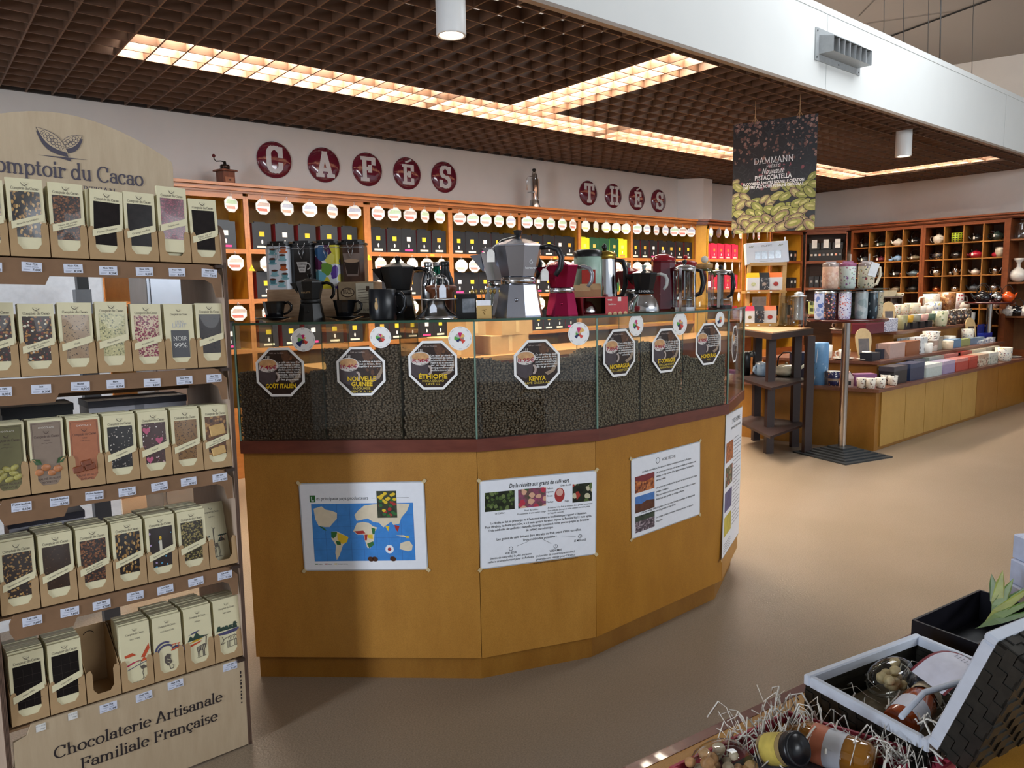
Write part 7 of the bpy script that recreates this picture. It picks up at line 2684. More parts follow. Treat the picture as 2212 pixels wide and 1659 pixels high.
def paddle(label, P, w, h, rz=0):
    t = thing('board_frame', label, 'picture stand', Mx=T(P) @ RZ(VIEW + rz) @ RX(-.18), group='paddle shaped picture stands')
    mb = MB(RX(PI / 2))
    Pp = [(-w * .34, 0), (w * .34, 0)] + [(w * .5, h * .55)] + arc(0, h * .72, w * .5, h * .28, 0, 180, 10) + [(-w * .5, h * .55)]
    mb.prism(Pp, -.012, 0)
    mb.build('board', wood('b89a68', 'c8ac7c', (4, 1, 4), 5, .55), t)
    MB(RX(PI / 2)).rect(-w * .33, h * .12, w * .33, h * .66, .0006).build('picture', M('4a3c34', .4, var=.5, vs=18), t)


PORC = M('e6e0d4', .2, var=.02, coat=.4)
def flor(base, cols, s=55): return flakes(base, cols, s, .33, .3, bump=0, coat=.3)
FL1 = flor('ddd6c8', ('2a2426', '4a3a3a', '8a5a4a'))
FL2 = flor('e0d4b8', ('c87a3a', '8a9a5a', 'b8a050', 'd8a0a0'))
FL3 = flor('3a302a', ('c8a888', '7a5a6a', '9a8a5a', 'd8c8b0'), 42)
FL4 = flor('d8d4c8', ('6a7a8a', '8a5a5a', 'c8b060'))
NV = flor('1c2450', ('e0e0e0', 'c8883a', '3a4a90'), 40)
# first tier, left end then front
p = chamf(0, 1766, .14)
t = thing('storage_canister', 'tall pale blue canister with white and black curving print behind the dark table', 'canister', p)
MB().lathe([(0, 0), (.095, 0), (.095, .36), (.09, .37), (0, .37)], 32).build('can', M('6a9cc8', .35, var=.05), t)
mb = MB()
for a0_, a1_, pts, m in ((2.6, 4.4, [(.06, .2), (.3, .1), (.35, .35), (.2, .5), (.05, .42)], 0), (3.4, 4.9, [(.55, .1), (.9, .15), (.95, .5), (.7, .8), (.5, .5)], 0), (3.0, 4.2, [(.5, .0), (.62, .3), (.4, .5), (.3, .2)], 1), (2.7, 3.8, [(.8, .1), (.97, .3), (.75, .5)], 1), (3.9, 5.0, [(.2, .4), (.45, .45), (.4, .8), (.15, .8)], 0)):
    k = mb.pts([(.0956 * math.cos(a0_ + (a1_ - a0_) * v_), .0956 * math.sin(a0_ + (a1_ - a0_) * v_), .36 * u_) for u_, v_ in pts])
    mb.face(range(k, k + len(pts)), m)
mb.build('print', [M('e6ecf0', .4), M('1c1e24', .4)], t)
p = chamf(0, 1735, .30)
gbox('dark box with coral panel, behind the dark table on the lowest tier', p, .16, .12, .26, M('2a2430', .4, var=.5, vs=9), VIEW, M('1e2238', .4))
mug('navy blue patterned mug on the lowest tier, left of the steel pole', chamf(0, 1803, .1), .105, .125, NV, 0, False, flare=1.12)
p = chamf(0, 1838, .06)
t = thing('house_ornament', 'small white house shaped tin on the lowest tier, right of the steel pole', 'ornament', p, VIEW + .1)
MB(RX(PI / 2)).prism([(-.035, 0), (.035, 0), (.035, .085), (0, .13), (-.035, .085)], -.07, 0).build('walls', M('d4c4c0', .5, var=.05), t)
MB(T((0, -.001, 0)) @ RX(PI / 2)).rect(-.02, .015, .012, .05).build('window', M('2a2a30', .4), t)
mb = MB()
for s_ in (-1, 1):
    mb.poly([(0, -.004, .136), (s_ * .042, -.004, .083), (s_ * .042, .074, .083), (0, .074, .136)])
mb.build('roof', M('b89088', .5), t)
CUPS = (1864, 1883, 1905, 1916, 1931, 1940)
for k, px_ in enumerate(CUPS):
    mug('white handleless cup with dark sketch pattern, %s from the left along the lowest ledge' % ORD[k], on(0, px_, .05 + (.07 if k in (3, 5) else 0)) if px_ > 1895 else chamf(0, px_, .05), .082, .085, FL1 if k < 5 else FL2, 0, False, flare=1.05)
gbox('flat purple gift box behind the white cups on the lowest tier', chamf(0, 1873, .22), .20, .10, .10, M('7a4468', .4), VIEW + .1, M('84507a', .4))
mug('pale green mug with handle behind the white cups on the lowest tier', on(0, 1915, .24), .12, .13, flor('b8bc98', ('8a8a6a', 'e0dcc8')), 0)
row = [(1933, 1962, 'black', '19191e'), (1968, 1999, 'navy blue', '26324e'), (2003, 2037, 'mint white', 'b8c4c0'), (2040, 2065, 'lilac', '9a8cae'), (2067, 2093, 'coral red', 'b04a40'), (2095, 2113, 'brick red', 'a84438'), (2115, 2136, 'diamond patterned', None), (2138, 2157, 'forest printed white', None)]
for k, (a, b, nm, c) in enumerate(row):
    Y = YF[0] - .035 + .05
    xa_, xb_ = col_y(a, Y), col_y(b, Y)
    m = M(c, .3, var=.08) if c else (flakes('c8b49c', ('8a4a3a', '5a4a3a', 'd8ccb8'), 40, .45, .4, bump=0) if k == 6 else flakes('c4c4b8', ('6a7a70', '8a9a8c'), 30, .35, .4, bump=0))
    h = .155 if k < 2 else .12
    gbox('%s gift box at the front of the lowest tier' % nm, Vector(((xa_ + xb_) / 2, Y, zz[0] + .0006)), xb_ - xa_ - .006, .13, h, m, 0, M(('3a3a42', '3a4660', 'd8dcd8', 'b0a4bc', 'c8847c', 'b85a4c', 'b8a088', 'd4d4cc')[k], .3))
for k, (a, b, nm, c) in enumerate(((1975, 2000, 'slate', '3a4250'), (2008, 2040, 'grey', '8a948c'), (2045, 2075, 'dusty pink', 'a8706a'), (2070, 2100, 'deep red', '8c2c28'), (2104, 2130, 'cream', 'c0b49c'), (2134, 2158, 'beige', 'b0a898'))):
    Y = YF[0] - .035 + .19
    xa_, xb_ = col_y(a, Y), col_y(b, Y)
    gbox('%s lidded gift box in the back row of the lowest tier' % nm, Vector(((xa_ + xb_) / 2, Y, zz[0] + .0006)), xb_ - xa_ - .006, .07, .15, M(c, .35, var=.1, vs=20), 0, M(c, .3))
mug('cream mug with grey leaf sketch at the right end of the lowest tier', on(0, 2168, .08), .17, .15, FL4, 0, False)
t = saucer_at('white plate at the far right end of the lowest tier', on(0, 2186, .14), .2, PORC)
# second tier
mug('white tall mug at the far left of the second tier', chamf(1, 1789, .10), .075, .13, PORC, 0, False)
saucer_at('white saucer on the second tier, behind the steel pole', chamf(1, 1822, .09), .19, PORC)
mug('white coffee cup with round handle on the saucer behind the steel pole', chamf(1, 1824, .09) + Vector((0, 0, .0075)), .105, .085, PORC, 0)
saucer_at('white saucer under the small white cup on the second tier corner', chamf(1, 1872, .08), .17, PORC)
mug('small white espresso cup beside the paddle on the second tier corner', chamf(1, 1872, .08) + Vector((0, 0, .0075)), .08, .075, PORC, PI)
paddle('tan paddle shaped board with dark picture on the second tier corner', chamf(1, 1868, .22), .15, .29)
SEC2 = [(1884, 1902, .06, .075, 'small black', '1e222a'), (1904, 1919, .1, .09, 'small navy', '222a3a'), (1905, 1922, .16, .13, 'dusty mauve', '8a7474'), (1922, 1955, .05, .14, 'powder pink', 'b4988e'), (1957, 1986, .07, .135, 'copper brown', '8a5434'), (1988, 2003, .06, .16, 'feather printed white', None), (2026, 2036, .1, .14, 'grey house printed', '9a9688'), (2055, 2075, .08, .09, 'sky blue', '6a8cac'), (2075, 2095, .1, .075, 'lime', 'a0a870'), (2095, 2125, .1, .07, 'slate blue', '7a8ca0')]
for a, b, ins, h, nm, c in SEC2:
    Y = YF[1] - .035 + ins
    xa_, xb_ = col_y(a, Y), col_y(b, Y)
    gbox('%s gift box on the second tier' % nm, Vector(((xa_ + xb_) / 2, Y, zz[1] + .0006)), xb_ - xa_ - .006, .11 if ins < .1 else .06, h, M(c, .4, var=.06) if c else flakes('d0d4d4', ('2a2c34', '6a6a70'), 34, .28, .4, (1, 1, .5), bump=0), 0, M(c, .35) if c and h > .1 else None)
gbox('flat blue patterned box at the back of the second tier, above the copper box', on(1, 1955, .22), .3, .02, .15, flakes('8a929a', ('b8bcc0', '5a626a'), 40, .4, .4, bump=0))
mug('tall cream floral mug standing on the second tier ledge centre', on(1, 2010, .13), .15, .20, FL1, 0, True, flare=1.12)
mug('white mug with cup handle in front of the tall floral mug', on(1, 2003, .05), .10, .10, PORC, 0)
mug('cream bowl shaped cup beside the sky blue box', on(1, 2045, .07), .12, .09, M('dcc8a8', .3), 0)
mug('cream cup behind the sky blue box', on(1, 2050, .18), .12, .12, PORC, 0, False)
mug('white lidded sugar bowl with floral print near the navy box', on(1, 2088, .18), .13, .17, FL4, 0, False)
gbox('open navy blue gift box at the right of the second tier', on(1, 2132, .14), .28, .06, .10, M('1e2c86', .35), 0, M('24349a', .35))
gbox('upright navy blue lid standing behind the open navy box', on(1, 2118, .21), .18, .02, .20, M('1c2878', .35))
paddle('tan paddle shaped board on the right half of the second tier', on(1, 2100, .16), .14, .30, .3)
for k in range(3):
    gbox('stack of white printed cards at the right end of the second tier, %s pile' % ('left', 'middle', 'right')[k], on(1, 2124 + 11 * k, .05), .11, .07, .035 + .01 * k, flakes('c8ccd0', ('7a84a0', 'a87a70'), 40, .35, .4, bump=0), .1)
# third tier
saucer_at('white saucer on the third tier, left of the steel pole', chamf(2, 1812, .09), .2, PORC)
mug('brown gold cup on the saucer left of the steel pole', chamf(2, 1812, .09) + Vector((0, 0, .0075)), .1, .085, M('6a4a30', .25, var=.2, vs=30), 0)
mug('black white handled mug on the third tier, right of the steel pole', chamf(2, 1852, .10), .13, .10, M('17181c', .2), 0)
gbox('small grey photo box in front of the black mug on the third tier', chamf(2, 1841, .04), .07, .04, .05, M('b8bcc0', .4, var=.2, vs=40), VIEW)
for a, b, ins, h, nm, c in ((1868, 1908, .05, .125, 'maroon', '5e2030'), (1911, 1937, .05, .13, 'blue herringbone', None)):
    Y = YF[2] - .035 + ins
    xa_, xb_ = col_y(a, Y), col_y(b, Y)
    gbox('%s gift box on the third tier' % nm, Vector(((xa_ + xb_) / 2, Y, zz[2] + .0006)), xb_ - xa_ - .01, .14, h, M(c, .35, var=.1) if c else flakes('d4d6e0', ('2c3a6a', '3a4a80'), 70, .42, .4, (1, 1, 2.5), bump=0), 0, M('7a3440', .35) if c else None)
mug('olive green canister mug right of the herringbone box', on(2, 1945, .12), .11, .15, M('8a8660', .35), 0, False)
paddle('tan paddle shaped board with picture behind the herringbone box', on(2, 1920, .2), .13, .30)
for k, (px_, c, nm) in enumerate(((1958, 'c89a30', 'mustard'), (1974, '8a8878', 'grey'), (1990, 'c89a90', 'pink'), (2006, '4a5e4c', 'dark green'))):
    gbox('black tray holding the %s cup set on the third tier' % nm, on(2, px_, .07), .115, .1, .07, M('2a2a2c', .4))
    mug('%s square cup standing in a black tray on the third tier' % nm, on(2, px_, .12) + Vector((0, 0, .0702)), .105, .075, M(c, .4), 0, False)
mug('cream mug with green sketch and handle, right of the cup trays', on(2, 2026, .08), .16, .17, flor('d8d4b0', ('8a9a6a', 'c8c49a'), 30), 0)
for k, px_ in enumerate((2050, 2066, 2080)):
    mug('dark floral mug, %s of the three near the right end of the third tier' % ('first', 'second', 'third')[k], on(2, px_, .08 + .02 * k), .135, .17, FL3, 0, False)
mug('tan paddle side cream cup at the end of the third tier', on(2, 2092, .12), .1, .12, PORC, 0, False)
# fourth tier
for k, px_ in enumerate((1772, 1790, 1812, 1826)):
    mug('white stacked bowl on the top tier, %s from the left beneath the tumbler table' % ORD[k], chamf(3, px_, .1), .13, .07, PORC, 0, False, flare=1.15)
for k, (px_, w_, h_, m, nm) in enumerate(((1903, .15, .10, PORC, 'white cup'), (1926, .15, .12, flor('e0d6c4', ('c8704a', '8a9a5a')), 'orange flowered cup'), (1945, .15, .125, FL2, 'yellow flowered cup'), (1966, .17, .13, flor('e2d8bc', ('a0a868', 'd8a88a'), 40), 'cream leaf printed cup'), (1984, .12, .09, PORC, 'small cream cup'), (2000, .11, .09, PORC, 'small white cup'), (2014, .15, .13, flor('d8d8d4', ('6a84a8', 'c8b83a'), 36), 'blue and yellow mug'))):
    mug('%s on the front of the top tier' % nm, on(3, px_, .07), w_, h_, m, 0, k not in (4, 5))
mug('tall pale speckled mug with handle at the back of the top tier', on(3, 2006, .22), .19, .22, flor('c8c0b4', ('9a8a84', 'b0a49a'), 50), 0)
mug('large brown patterned mug with handle on the top tier', on(3, 2039, .12), .2, .235, flakes('8a5a34', ('c09a6a', '5a3420', 'a87a4a'), 34, .45, .35, bump=0, coat=.3), 0)
mug('white mug with red stripe and angular handle on the top tier', on(3, 2061, .16), .16, .22, flor('d8d0cc', ('a82c34', 'c87a70'), 26), PI)
t = thing('tea_strainer_pot', 'small white porcelain pot at the right end of the top tier', 'teapot', on(3, 2074, .1))
MB().lathe([(0, 0), (.05, 0), (.085, .05), (.07, .10), (.03, .115), (0, .118)], 20).build('pot_body', PORC, t)
MB().ball((0, 0, .125), .015).build('knob', PORC, t)
for k, px_ in enumerate((1950, 1966, 1985)):
    saucer_at('pale plate lying at the back of the top tier, %s from the left' % ORD[k], on(3, px_, .3), .26, flor('d8d4c8', ('7a8a9a', 'b09a8a'), 30))
P = on(3, 1921, .26)
t = thing('wooden_shelf_box', 'small dark wooden open shelf box on the top tier behind the tumbler table', 'shelf box', P, VIEW)
w2 = .13
mb = MB().box(-w2, 0, 0, w2, .12, .01).box(-w2, 0, .19, w2, .12, .205).box(-w2, 0, .01, -w2 + .01, .12, .19).box(w2 - .01, 0, .01, w2, .12, .19).box(-.01, 0, .01, 0, .12, .19).box(-w2 + .01, .11, .01, w2 - .01, .12, .19)
mb.build('carcass', wood('4a3a30', '5e4a3e', (6, 6, 1), 5, .5), t)
mug('brown cup inside the dark wooden shelf box', P + RZ(VIEW).to_3x3() @ Vector((.06, .05, .0105)), .075, .12, M('6a4a44', .4), 0, False)
q = P + Vector((0, 0, .2055))
t = thing('loaf_dish', 'cream rectangular dish with lettering on top of the dark shelf box', 'dish', q + RZ(VIEW).to_3x3() @ Vector((-.03, .05, 0)), VIEW + .08)
mb = MB()
k = mb.pts([(-.07, -.04, 0), (.07, -.04, 0), (.07, .04, 0), (-.07, .04, 0), (-.09, -.05, .07), (.09, -.05, .07), (.09, .05, .07), (-.09, .05, .07)])
for f in ((0, 3, 2, 1), (0, 1, 5, 4), (1, 2, 6, 5), (2, 3, 7, 6), (3, 0, 4, 7)):
    mb.face([k + j for j in f])
mb.build('dish_body', M('dcd0ae', .35), t)
MB(T((.02, -.047, .04)) @ RX(PI / 2 - .25)).text('THÉ', 0, 0, .03, .001).build('lettering', M('5a4a3a', .5), t)
mug('cream handled dish beside the lettered dish', q + RZ(VIEW).to_3x3() @ Vector((.09, .05, 0)), .09, .04, M('dcd0ae', .35), PI, True)
# ================================================================ teapot wall
XT = 10.37
CELL = wood('8a5a24', 'a06c30', (6, 6, 1), 5, .45)
CBK = wood('4a2a12', '5c3618', (4, 4, 1), 5, .6)
ROWZ = [2.124, 1.92, 1.715, 1.508, 1.30, 1.09, .88]


def cubby(label, y0, y1):
    t = thing('cubby_shelf', label, 'shelf unit', (XT, y0, 0), -PI / 2, 'teapot cubbyholes')
    w, d, n = y0 - y1, .34, 4
    MB().box(0, d - .012, .02, w, d, 2.16).build('back_panel', CBK, t)
    for x in (0, w - .03):
        MB().box(x, 0, 0, x + .03, d - .013, 2.165).build('side_panel', DKWOOD, t)
    MB().box(.031, 0, 2.126, w - .031, d - .013, 2.165).build('top_rail', DKWOOD, t)
    MB().box(.031, .003, 0, w - .031, .02, .66).build('base_panel', DKWOOD, t)
    for z in ROWZ[1:] + [.68]:
        MB().box(.031, .004, z - .014, w - .031, d - .013, z).build('shelf', CELL, t)
    for k in range(1, n):
        x = .03 + (w - .06) * k / n
        MB().box(x - .007, .005, .68, x + .007, d - .013, 2.125).build('divider', CELL, t)
    return [y0 - .03 - (w - .06) * (k + .5) / n for k in range(n)]


C1 = cubby('dark wooden cubbyholes of teapots, left half of the teapot wall', 5.02, 4.075)
C2 = cubby('dark wooden cubbyholes of teapots, right half of the teapot wall', 4.073, 3.125)
TAGW = M('e8e6e0', .6, var=0)


def teapot(label, p, R, q, m, handle='side', spout=True, knob=None, tg=False, lid=True, flip=1, grp='teapots of the cubbyholes', rz=None):
    """q: body height / width; local x points to the spout"""
    t = thing('teapot', label, 'teapot', p, (PI / 2 if rz is None else rz) + (0 if flip > 0 else PI), grp)
    H = 2 * R * q
    MB().lathe([(0, 0), (R * .62, 0), (R * .66, .004), (R * .96, H * .32), (R, H * .5), (R * .9, H * .78), (R * .5, H * .95), (R * .45, H)], 18).build('pot_body', m, t)
    if lid:
        MB().lathe([(R * .47, H * .97), (R * .42, H * 1.06), (R * .15, H * 1.12), (0, H * 1.13)], 14).build('lid', m, t)
        MB().ball((0, 0, H * 1.17), R * .11, 8, 6).build('knob', knob or m, t)
    if spout:
        MB().tube([(R * .85, 0, H * .38), (R * 1.2, 0, H * .55), (R * 1.38, 0, H * .85), (R * 1.52, 0, H * .95)], (R * .22, R * .16, R * .11, R * .09), 8).build('spout', m, t)
    if handle == 'arch':
        MB().tube([(-R * .75, 0, H * .8), (-R * .8, 0, H * .9 + R * .7), (-R * .3, 0, H + R * 1.1), (R * .3, 0, H + R * 1.1), (R * .8, 0, H * .9 + R * .7), (R * .75, 0, H * .8)], R * .055, 6).build('handle', M('1a1817', .5), t)
    elif handle == 'side':
        MB().tube([(-R * .85, 0, H * .8), (-R * 1.35, 0, H * .85), (-R * 1.5, 0, H * .5), (-R * 1.2, 0, H * .22), (-R * .85, 0, H * .25)], R * .08, 6).build('handle', knob or m, t)
    if tg:
        # paper tag hanging on the room side
        gx = MB(T((R * .2 * flip, R * 1.02 * flip, H * .6)) @ RX(PI / 2))
        gx.poly([(-.011, -.018, 0), (.011, -.018, 0), (.011, .008, 0), (.004, .016, 0), (-.004, .016, 0), (-.011, .008, 0)])
        gx.tube([(0, .016, 0), (.004, .05, -.01 * flip), (-R * .2, H * .5, -R * flip)], .0012, 4)
        gx.build('price_tag', TAGW, t)
    return t


IR = {k: M(v, .5, .2, var=.15, vs=60, bump=.2, bs=90) for k, v in dict(blk='1b1a1a', grn='2a3a30', red='5a1a28', gry='4a5058', olv='7a705c', blu='5a6c78').items()}
GLZ = {k: M(v, .18, var=.05, coat=.4) for k, v in dict(wht='ddd9d0', lbl='7a9cc0', blk='161618', red='a81e34', dgn='26352f', crm='d0c8b4').items()}
SIL = M('c0beba', .16, 1, var=.04)
COP = M('a8603c', .25, .9, var=.06)
SPEC = [
    # row, cabinet column, label, R, q, material, handle, tag, extra
    (1, 0, 'black low iron teapot with hanging tag', .08, .36, IR['blk'], 'arch', 1), (1, 1, 'dark green low iron teapot with hanging tag', .085, .34, IR['grn'], 'arch', 1), (1, 2, 'white squarish porcelain teapot', .07, .62, GLZ['wht'], 'arch', 0), (1, 3, 'round black teapot with tag', .075, .62, GLZ['blk'], 'arch', 1),
    (2, 0, 'grey round iron teapot with white tag and red label', .072, .52, IR['gry'], 'arch', 1), (2, 1, 'dark red low iron teapot', .085, .38, IR['red'], 'arch', 1), (2, 2, 'light blue teapot of a set with two cups', .062, .62, GLZ['lbl'], 'none', 0), (2, 3, 'olive silver iron teapot with long spout', .075, .42, IR['olv'], 'arch', 1),
    (3, 0, 'dark iron teapot behind the pale green tumbler', .07, .5, IR['blk'], 'arch', 0), (3, 1, 'dark grey iron teapot with steel lid', .07, .5, IR['gry'], 'arch', 0), (3, 2, 'black iron teapot with white tag beside a copper cup', .072, .48, IR['blk'], 'arch', 1), (3, 3, 'blue grey iron teapot with tall arch handle', .075, .5, IR['blu'], 'arch', 0),
    (4, 1, 'dark green iron teapot low on the left cubbyholes', .07, .5, IR['grn'], 'arch', 0), (4, 2, 'dark brown iron teapot low on the left cubbyholes', .07, .5, IR['olv'], 'arch', 0), (4, 3, 'black iron teapot with knob lid, fourth row', .075, .5, IR['blk'], 'arch', 0),
    (1, 4, 'white floral porcelain teapot in the top row', .072, .78, flor('d8d4c8', ('8a9a7a', 'b8a08a'), 50), 'side', 0), (1, 6, 'black teapot with round white tag in the top row', .07, .55, GLZ['blk'], 'side', 1), (1, 7, 'dark green enamel kettle with white tag', .07, .72, GLZ['dgn'], 'side', 1),
    (2, 4, 'black and gold painted teapot with tall lid', .075, .6, flor('1e1c24', ('b89a4a', '3a4a7a', 'c8c0b0'), 50), 'side', 0), (2, 5, 'black teapot with silver ornament', .075, .6, GLZ['blk'], 'arch', 0), (2, 6, 'glossy red pointed teapot', .085, .5, GLZ['red'], 'none', 1), (2, 7, 'small red teapot with white handle beside a cream jar', .055, .6, GLZ['red'], 'none', 0),
    (3, 4, 'polished silver teapot with ring handle and tag', .06, .78, SIL, 'side', 1), (3, 5, 'tall silver pot with small silver creamer', .045, 1.2, SIL, 'none', 0), (3, 6, 'white porcelain teapot on a stand', .055, .62, GLZ['wht'], 'side', 0), (3, 7, 'silver pot with red lid and pouring funnel', .045, .95, SIL, 'side', 0),
    (4, 4, 'small copper teapot set', .055, .6, COP, 'arch', 0), (4, 5, 'silver ball teapot with dark handle', .055, .62, SIL, 'arch', 0), (4, 6, 'dark glass teapot behind the kettle table', .065, .6, IR['gry'], 'arch', 0), (4, 7, 'dull steel teapot behind the kettle table', .06, .7, STEEL, 'arch', 0),
    (5, 4, 'white teapot low in the right cubbyholes', .06, .7, GLZ['wht'], 'side', 0), (5, 7, 'white floral teapot below the kettle table', .07, .72, flor('d8d4cc', ('3a4a6a', '8a6a6a'), 60), 'none', 0)]
CY = C1 + C2
for r, c, lab, R, q, m, h, tg in SPEC:
    teapot(lab + (' of the teapot wall' if len(lab.split()) < 12 else ''), (XT + .14, CY[c], ROWZ[r] + .0006), R, q, m, h, True, None, bool(tg), True, 1 if c in (0, 2, 3, 6) else -1)
for k, (c, r, dy, R, h, m, lab) in enumerate(((2, 2, .06, .028, .035, GLZ['lbl'], 'light blue tea cup left of the light blue teapot'), (2, 2, -.045, .028, .04, GLZ['lbl'], 'light blue tea cup in front of the light blue teapot'), (2, 3, -.06, .03, .05, COP, 'copper cup beside the black iron teapot'), (3, 3, -.055, .03, .045, COP, 'brown cup beside the blue grey iron teapot'),
                                 (7, 2, -.045, .055, .12, GLZ['crm'], 'cream storage jar beside the small red teapot'), (5, 3, .06, .025, .05, SIL, 'small silver creamer beside the tall silver pot'))):
    p = Vector((XT + (.06 if k in (0, 1) else .12), CY[c] + dy, ROWZ[r] + .0006))
    t = thing('tea_cup', lab, 'cup', p, 0, 'cups of the cubbyholes')
    MB().lathe([(0, 0), (R * .7, 0), (R, h * .5), (R * .96, h), (R * .9, h), (R * .8, h * .3), (0, h * .2)], 16).build('cup_body', m, t)
t = thing('tea_canister', 'lime and black lattice patterned round tin in the top row of the teapot wall', 'tin', (XT + .12, CY[5], ROWZ[1] + .0006))
mb = MB().lathe([(0, 0), (.066, 0), (.066, .12), (0, .12)], 24)
mb.build('can', M('a8c02c', .4), t)
mb = MB()
for j in range(4):
    for i in range(12):
        a0_ = 2 * PI * i / 12
        mb.poly([(.0667 * math.cos(a0_ + da), .0667 * math.sin(a0_ + da), z) for da, z in ((.12, .012 + j * .028), (.40, .012 + j * .028), (.40, .03 + j * .028), (.12, .03 + j * .028))])
mb.build('lattice_print', M('1c2416', .5), t)
# open shelf at the right end of the wall
YR0, YR1 = 3.12, 1.9
t = thing('open_shelf', 'wide open wooden shelf at the right picture edge beside the teapot cubbyholes', 'shelf unit', (XT - .02, YR0, 0), -PI / 2)
w = YR0 - YR1
OPW = wood('6e4220', '84522a', (5, 5, 1), 5, .5)
MB().box(0, .33, 0, w, .345, 2.16).build('back_panel', wood('6a4220', '7c5028', (4, 4, 1), 5, .6), t)
for x in (0, w - .04):
    MB().box(x, -.01, 0, x + .04, .329, 2.165).build('side_panel', DKWOOD, t)
for z in (1.92, 1.405, 1.0):
    MB().box(.041, 0, z - .02, w - .041, .329, z).build('shelf', OPW, t)
MB().box(.041, 0, 0, w - .041, .02, .6).build('base_panel', DKWOOD, t)
zr = 1.92
p = onx(2203, 546, XT + .08)
t = thing('glass_jug', 'large glass jug on the top shelf at the right picture edge', 'jug', (XT + .1, p.y, 1.9206), -PI / 2)
MB().lathe([(0, .003), (.07, .003), (.072, .01), (.07, .13), (.05, .17), (.052, .19)], 22).build('glass_body', GJ, t)
MB().tube([(-.07, 0, .15), (-.12, 0, .14), (-.12, 0, .06), (-.07, 0, .03)], .008, 6).build('handle', GJ, t)
p = onx(2197, 626, XT + .08)
t = thing('white_carafe', 'white ball shaped carafe with narrow neck at the right picture edge', 'vase', (XT + .08, p.y, 1.4056), -PI / 2)
MB().lathe([(0, 0), (.04, 0), (.085, .04), (.095, .085), (.08, .13), (.04, .165), (.022, .18), (.02, .23), (.05, .26), (.055, .285), (0, .285)], 22).build('body', GLZ['wht'], t)
for k, (px_, R, m, lab) in enumerate(((2176, .085, flor('c8c4bc', ('6a6a70', '9a8a8a')), 'grey marbled teapot on the low shelf at the right picture edge'), (2192, .09, GLZ['blk'], 'black teapot with white tag on the low shelf at the right picture edge'), (2207, .085, GLZ['wht'], 'white long spouted teapot on the low shelf at the right picture edge'))):
    p = onx(px_, 706, XT + .05)
    teapot(lab, (XT + .04 + .03 * k, p.y, 1.0006), R, .62, m, 'side' if k != 1 else 'arch', True, None, k == 1, True, -1)

# ---- kettle table in front of the teapot wall
KX, KY = 10.05, col_y(2139, 1) * 0 + onx(2139, 650, 10.05).y
KZ = onx(2139, 652, 10.05).z
kt = thing('pedestal_table', 'smaller round dark red pedestal table of kettles in front of the teapot wall', 'table', (KX, KY, 0))
MB().prism([(-.2, -.2), (.2, -.2), (.2, .2), (-.2, .2)], 0, .04).build('foot', RUB, kt)
MB().cyl(0, 0, .04, KZ - .02, .032, 20).build('pole', M('b4aca4', .2, 1, var=.03), kt)
MB().lathe([(0, KZ - .022), (.25, KZ - .022), (.265, KZ - .01), (.262, KZ), (0, KZ)], 36).build('table_top', M('4c1a18', .15, coat=.4), kt)
KR = Vector((math.cos(VIEW), math.sin(VIEW), 0))
KD = Vector((fw.x, fw.y, 0)).normalized()
for dx_, dy_, R, q, m, flip, lab in ((-.13, -.06, .095, .58, M('131315', .12, coat=.5), -1, 'glossy black kettle at the left of the kettle table'), (-.02, .12, .075, .75, M('3a5aa0', .15, .5), 1, 'blue enamel kettle at the back of the kettle table'), (.05, -.03, .075, .7, SIL, 1, 'polished steel kettle at the middle of the kettle table'), (.17, -.05, .075, .72, M('d8541c', .15, var=.15, vs=14, coat=.4), 1, 'orange red kettle with black spout cap at the right of the kettle table')):
    p = Vector((KX, KY, KZ + .0006)) + KR * dx_ + KD * dy_
    teapot(lab, p, R, q, m, 'arch', True, M('151515', .3), False, True, flip, 'kettles of the kettle table', VIEW)

# ================================================================ low gift table in the foreground
GZ = .46
e0, e1 = onz(1400, 1633.6, GZ), onz(2191, 1265, GZ)
ge = (e1 - e0).normalized()
gn = Vector((ge.y, -ge.x, 0))
if gn.y > 0:
    gn = -gn
wl = (onz(1745, 1489, GZ) - onz(1739, 1476.6, GZ)).dot(gn)
MG = frame(e0, ge, -gn, Vector((0, 0, 1)))
gt = thing('gift_table', 'low golden topped table with dark red edge in the near right corner, holding gift hampers', 'table', Mx=MG)
Lg0, Lg1, Wg = -.9, 2.0, .62
MB().box(Lg0, -Wg, -.03, Lg1, -.0252, 0).build('table_top', wood('a87426', 'b8842f', (2, 2, 1), 4, .4, .25), gt)
MB().box(Lg0, -.025, -.04, Lg1, 0, .001).build('edge_strip', MAHOG, gt)
MB().box(Lg0 + .05, -Wg + .05, -GZ, Lg1 - .05, -.06, -.031).build('base', OAKD, gt)


def wickerbox(mb, w, d, h, th=.006):
    """open woven tray: walls of alternating flat strips, local origin at one bottom corner"""
    mb.box(0, 0, 0, w, d, .004)
    n = max(3, int(h / .014))
    for (ax, ay, bx, by) in ((0, 0, w, 0), (w, 0, w, d), (w, d, 0, d), (0, d, 0, 0)):
        L_ = math.hypot(bx - ax, by - ay)
        ux, uy = (bx - ax) / L_, (by - ay) / L_
        nx, ny = uy, -ux
        k = int(L_ / .02)
        for r in range(n):
            for c in range(k):
                o = .0024 if (r + c) % 2 else 0
                x0_, x1_ = L_ * c / k, L_ * (c + 1) / k
                P = [(ax + ux * q + nx * o_, ay + uy * q + ny * o_) for q, o_ in ((x0_, o), (x1_, o), (x1_, -th), (x0_, -th))]
                mb.prism(P, h * r / n + .0004, h * (r + 1) / n - .0004)


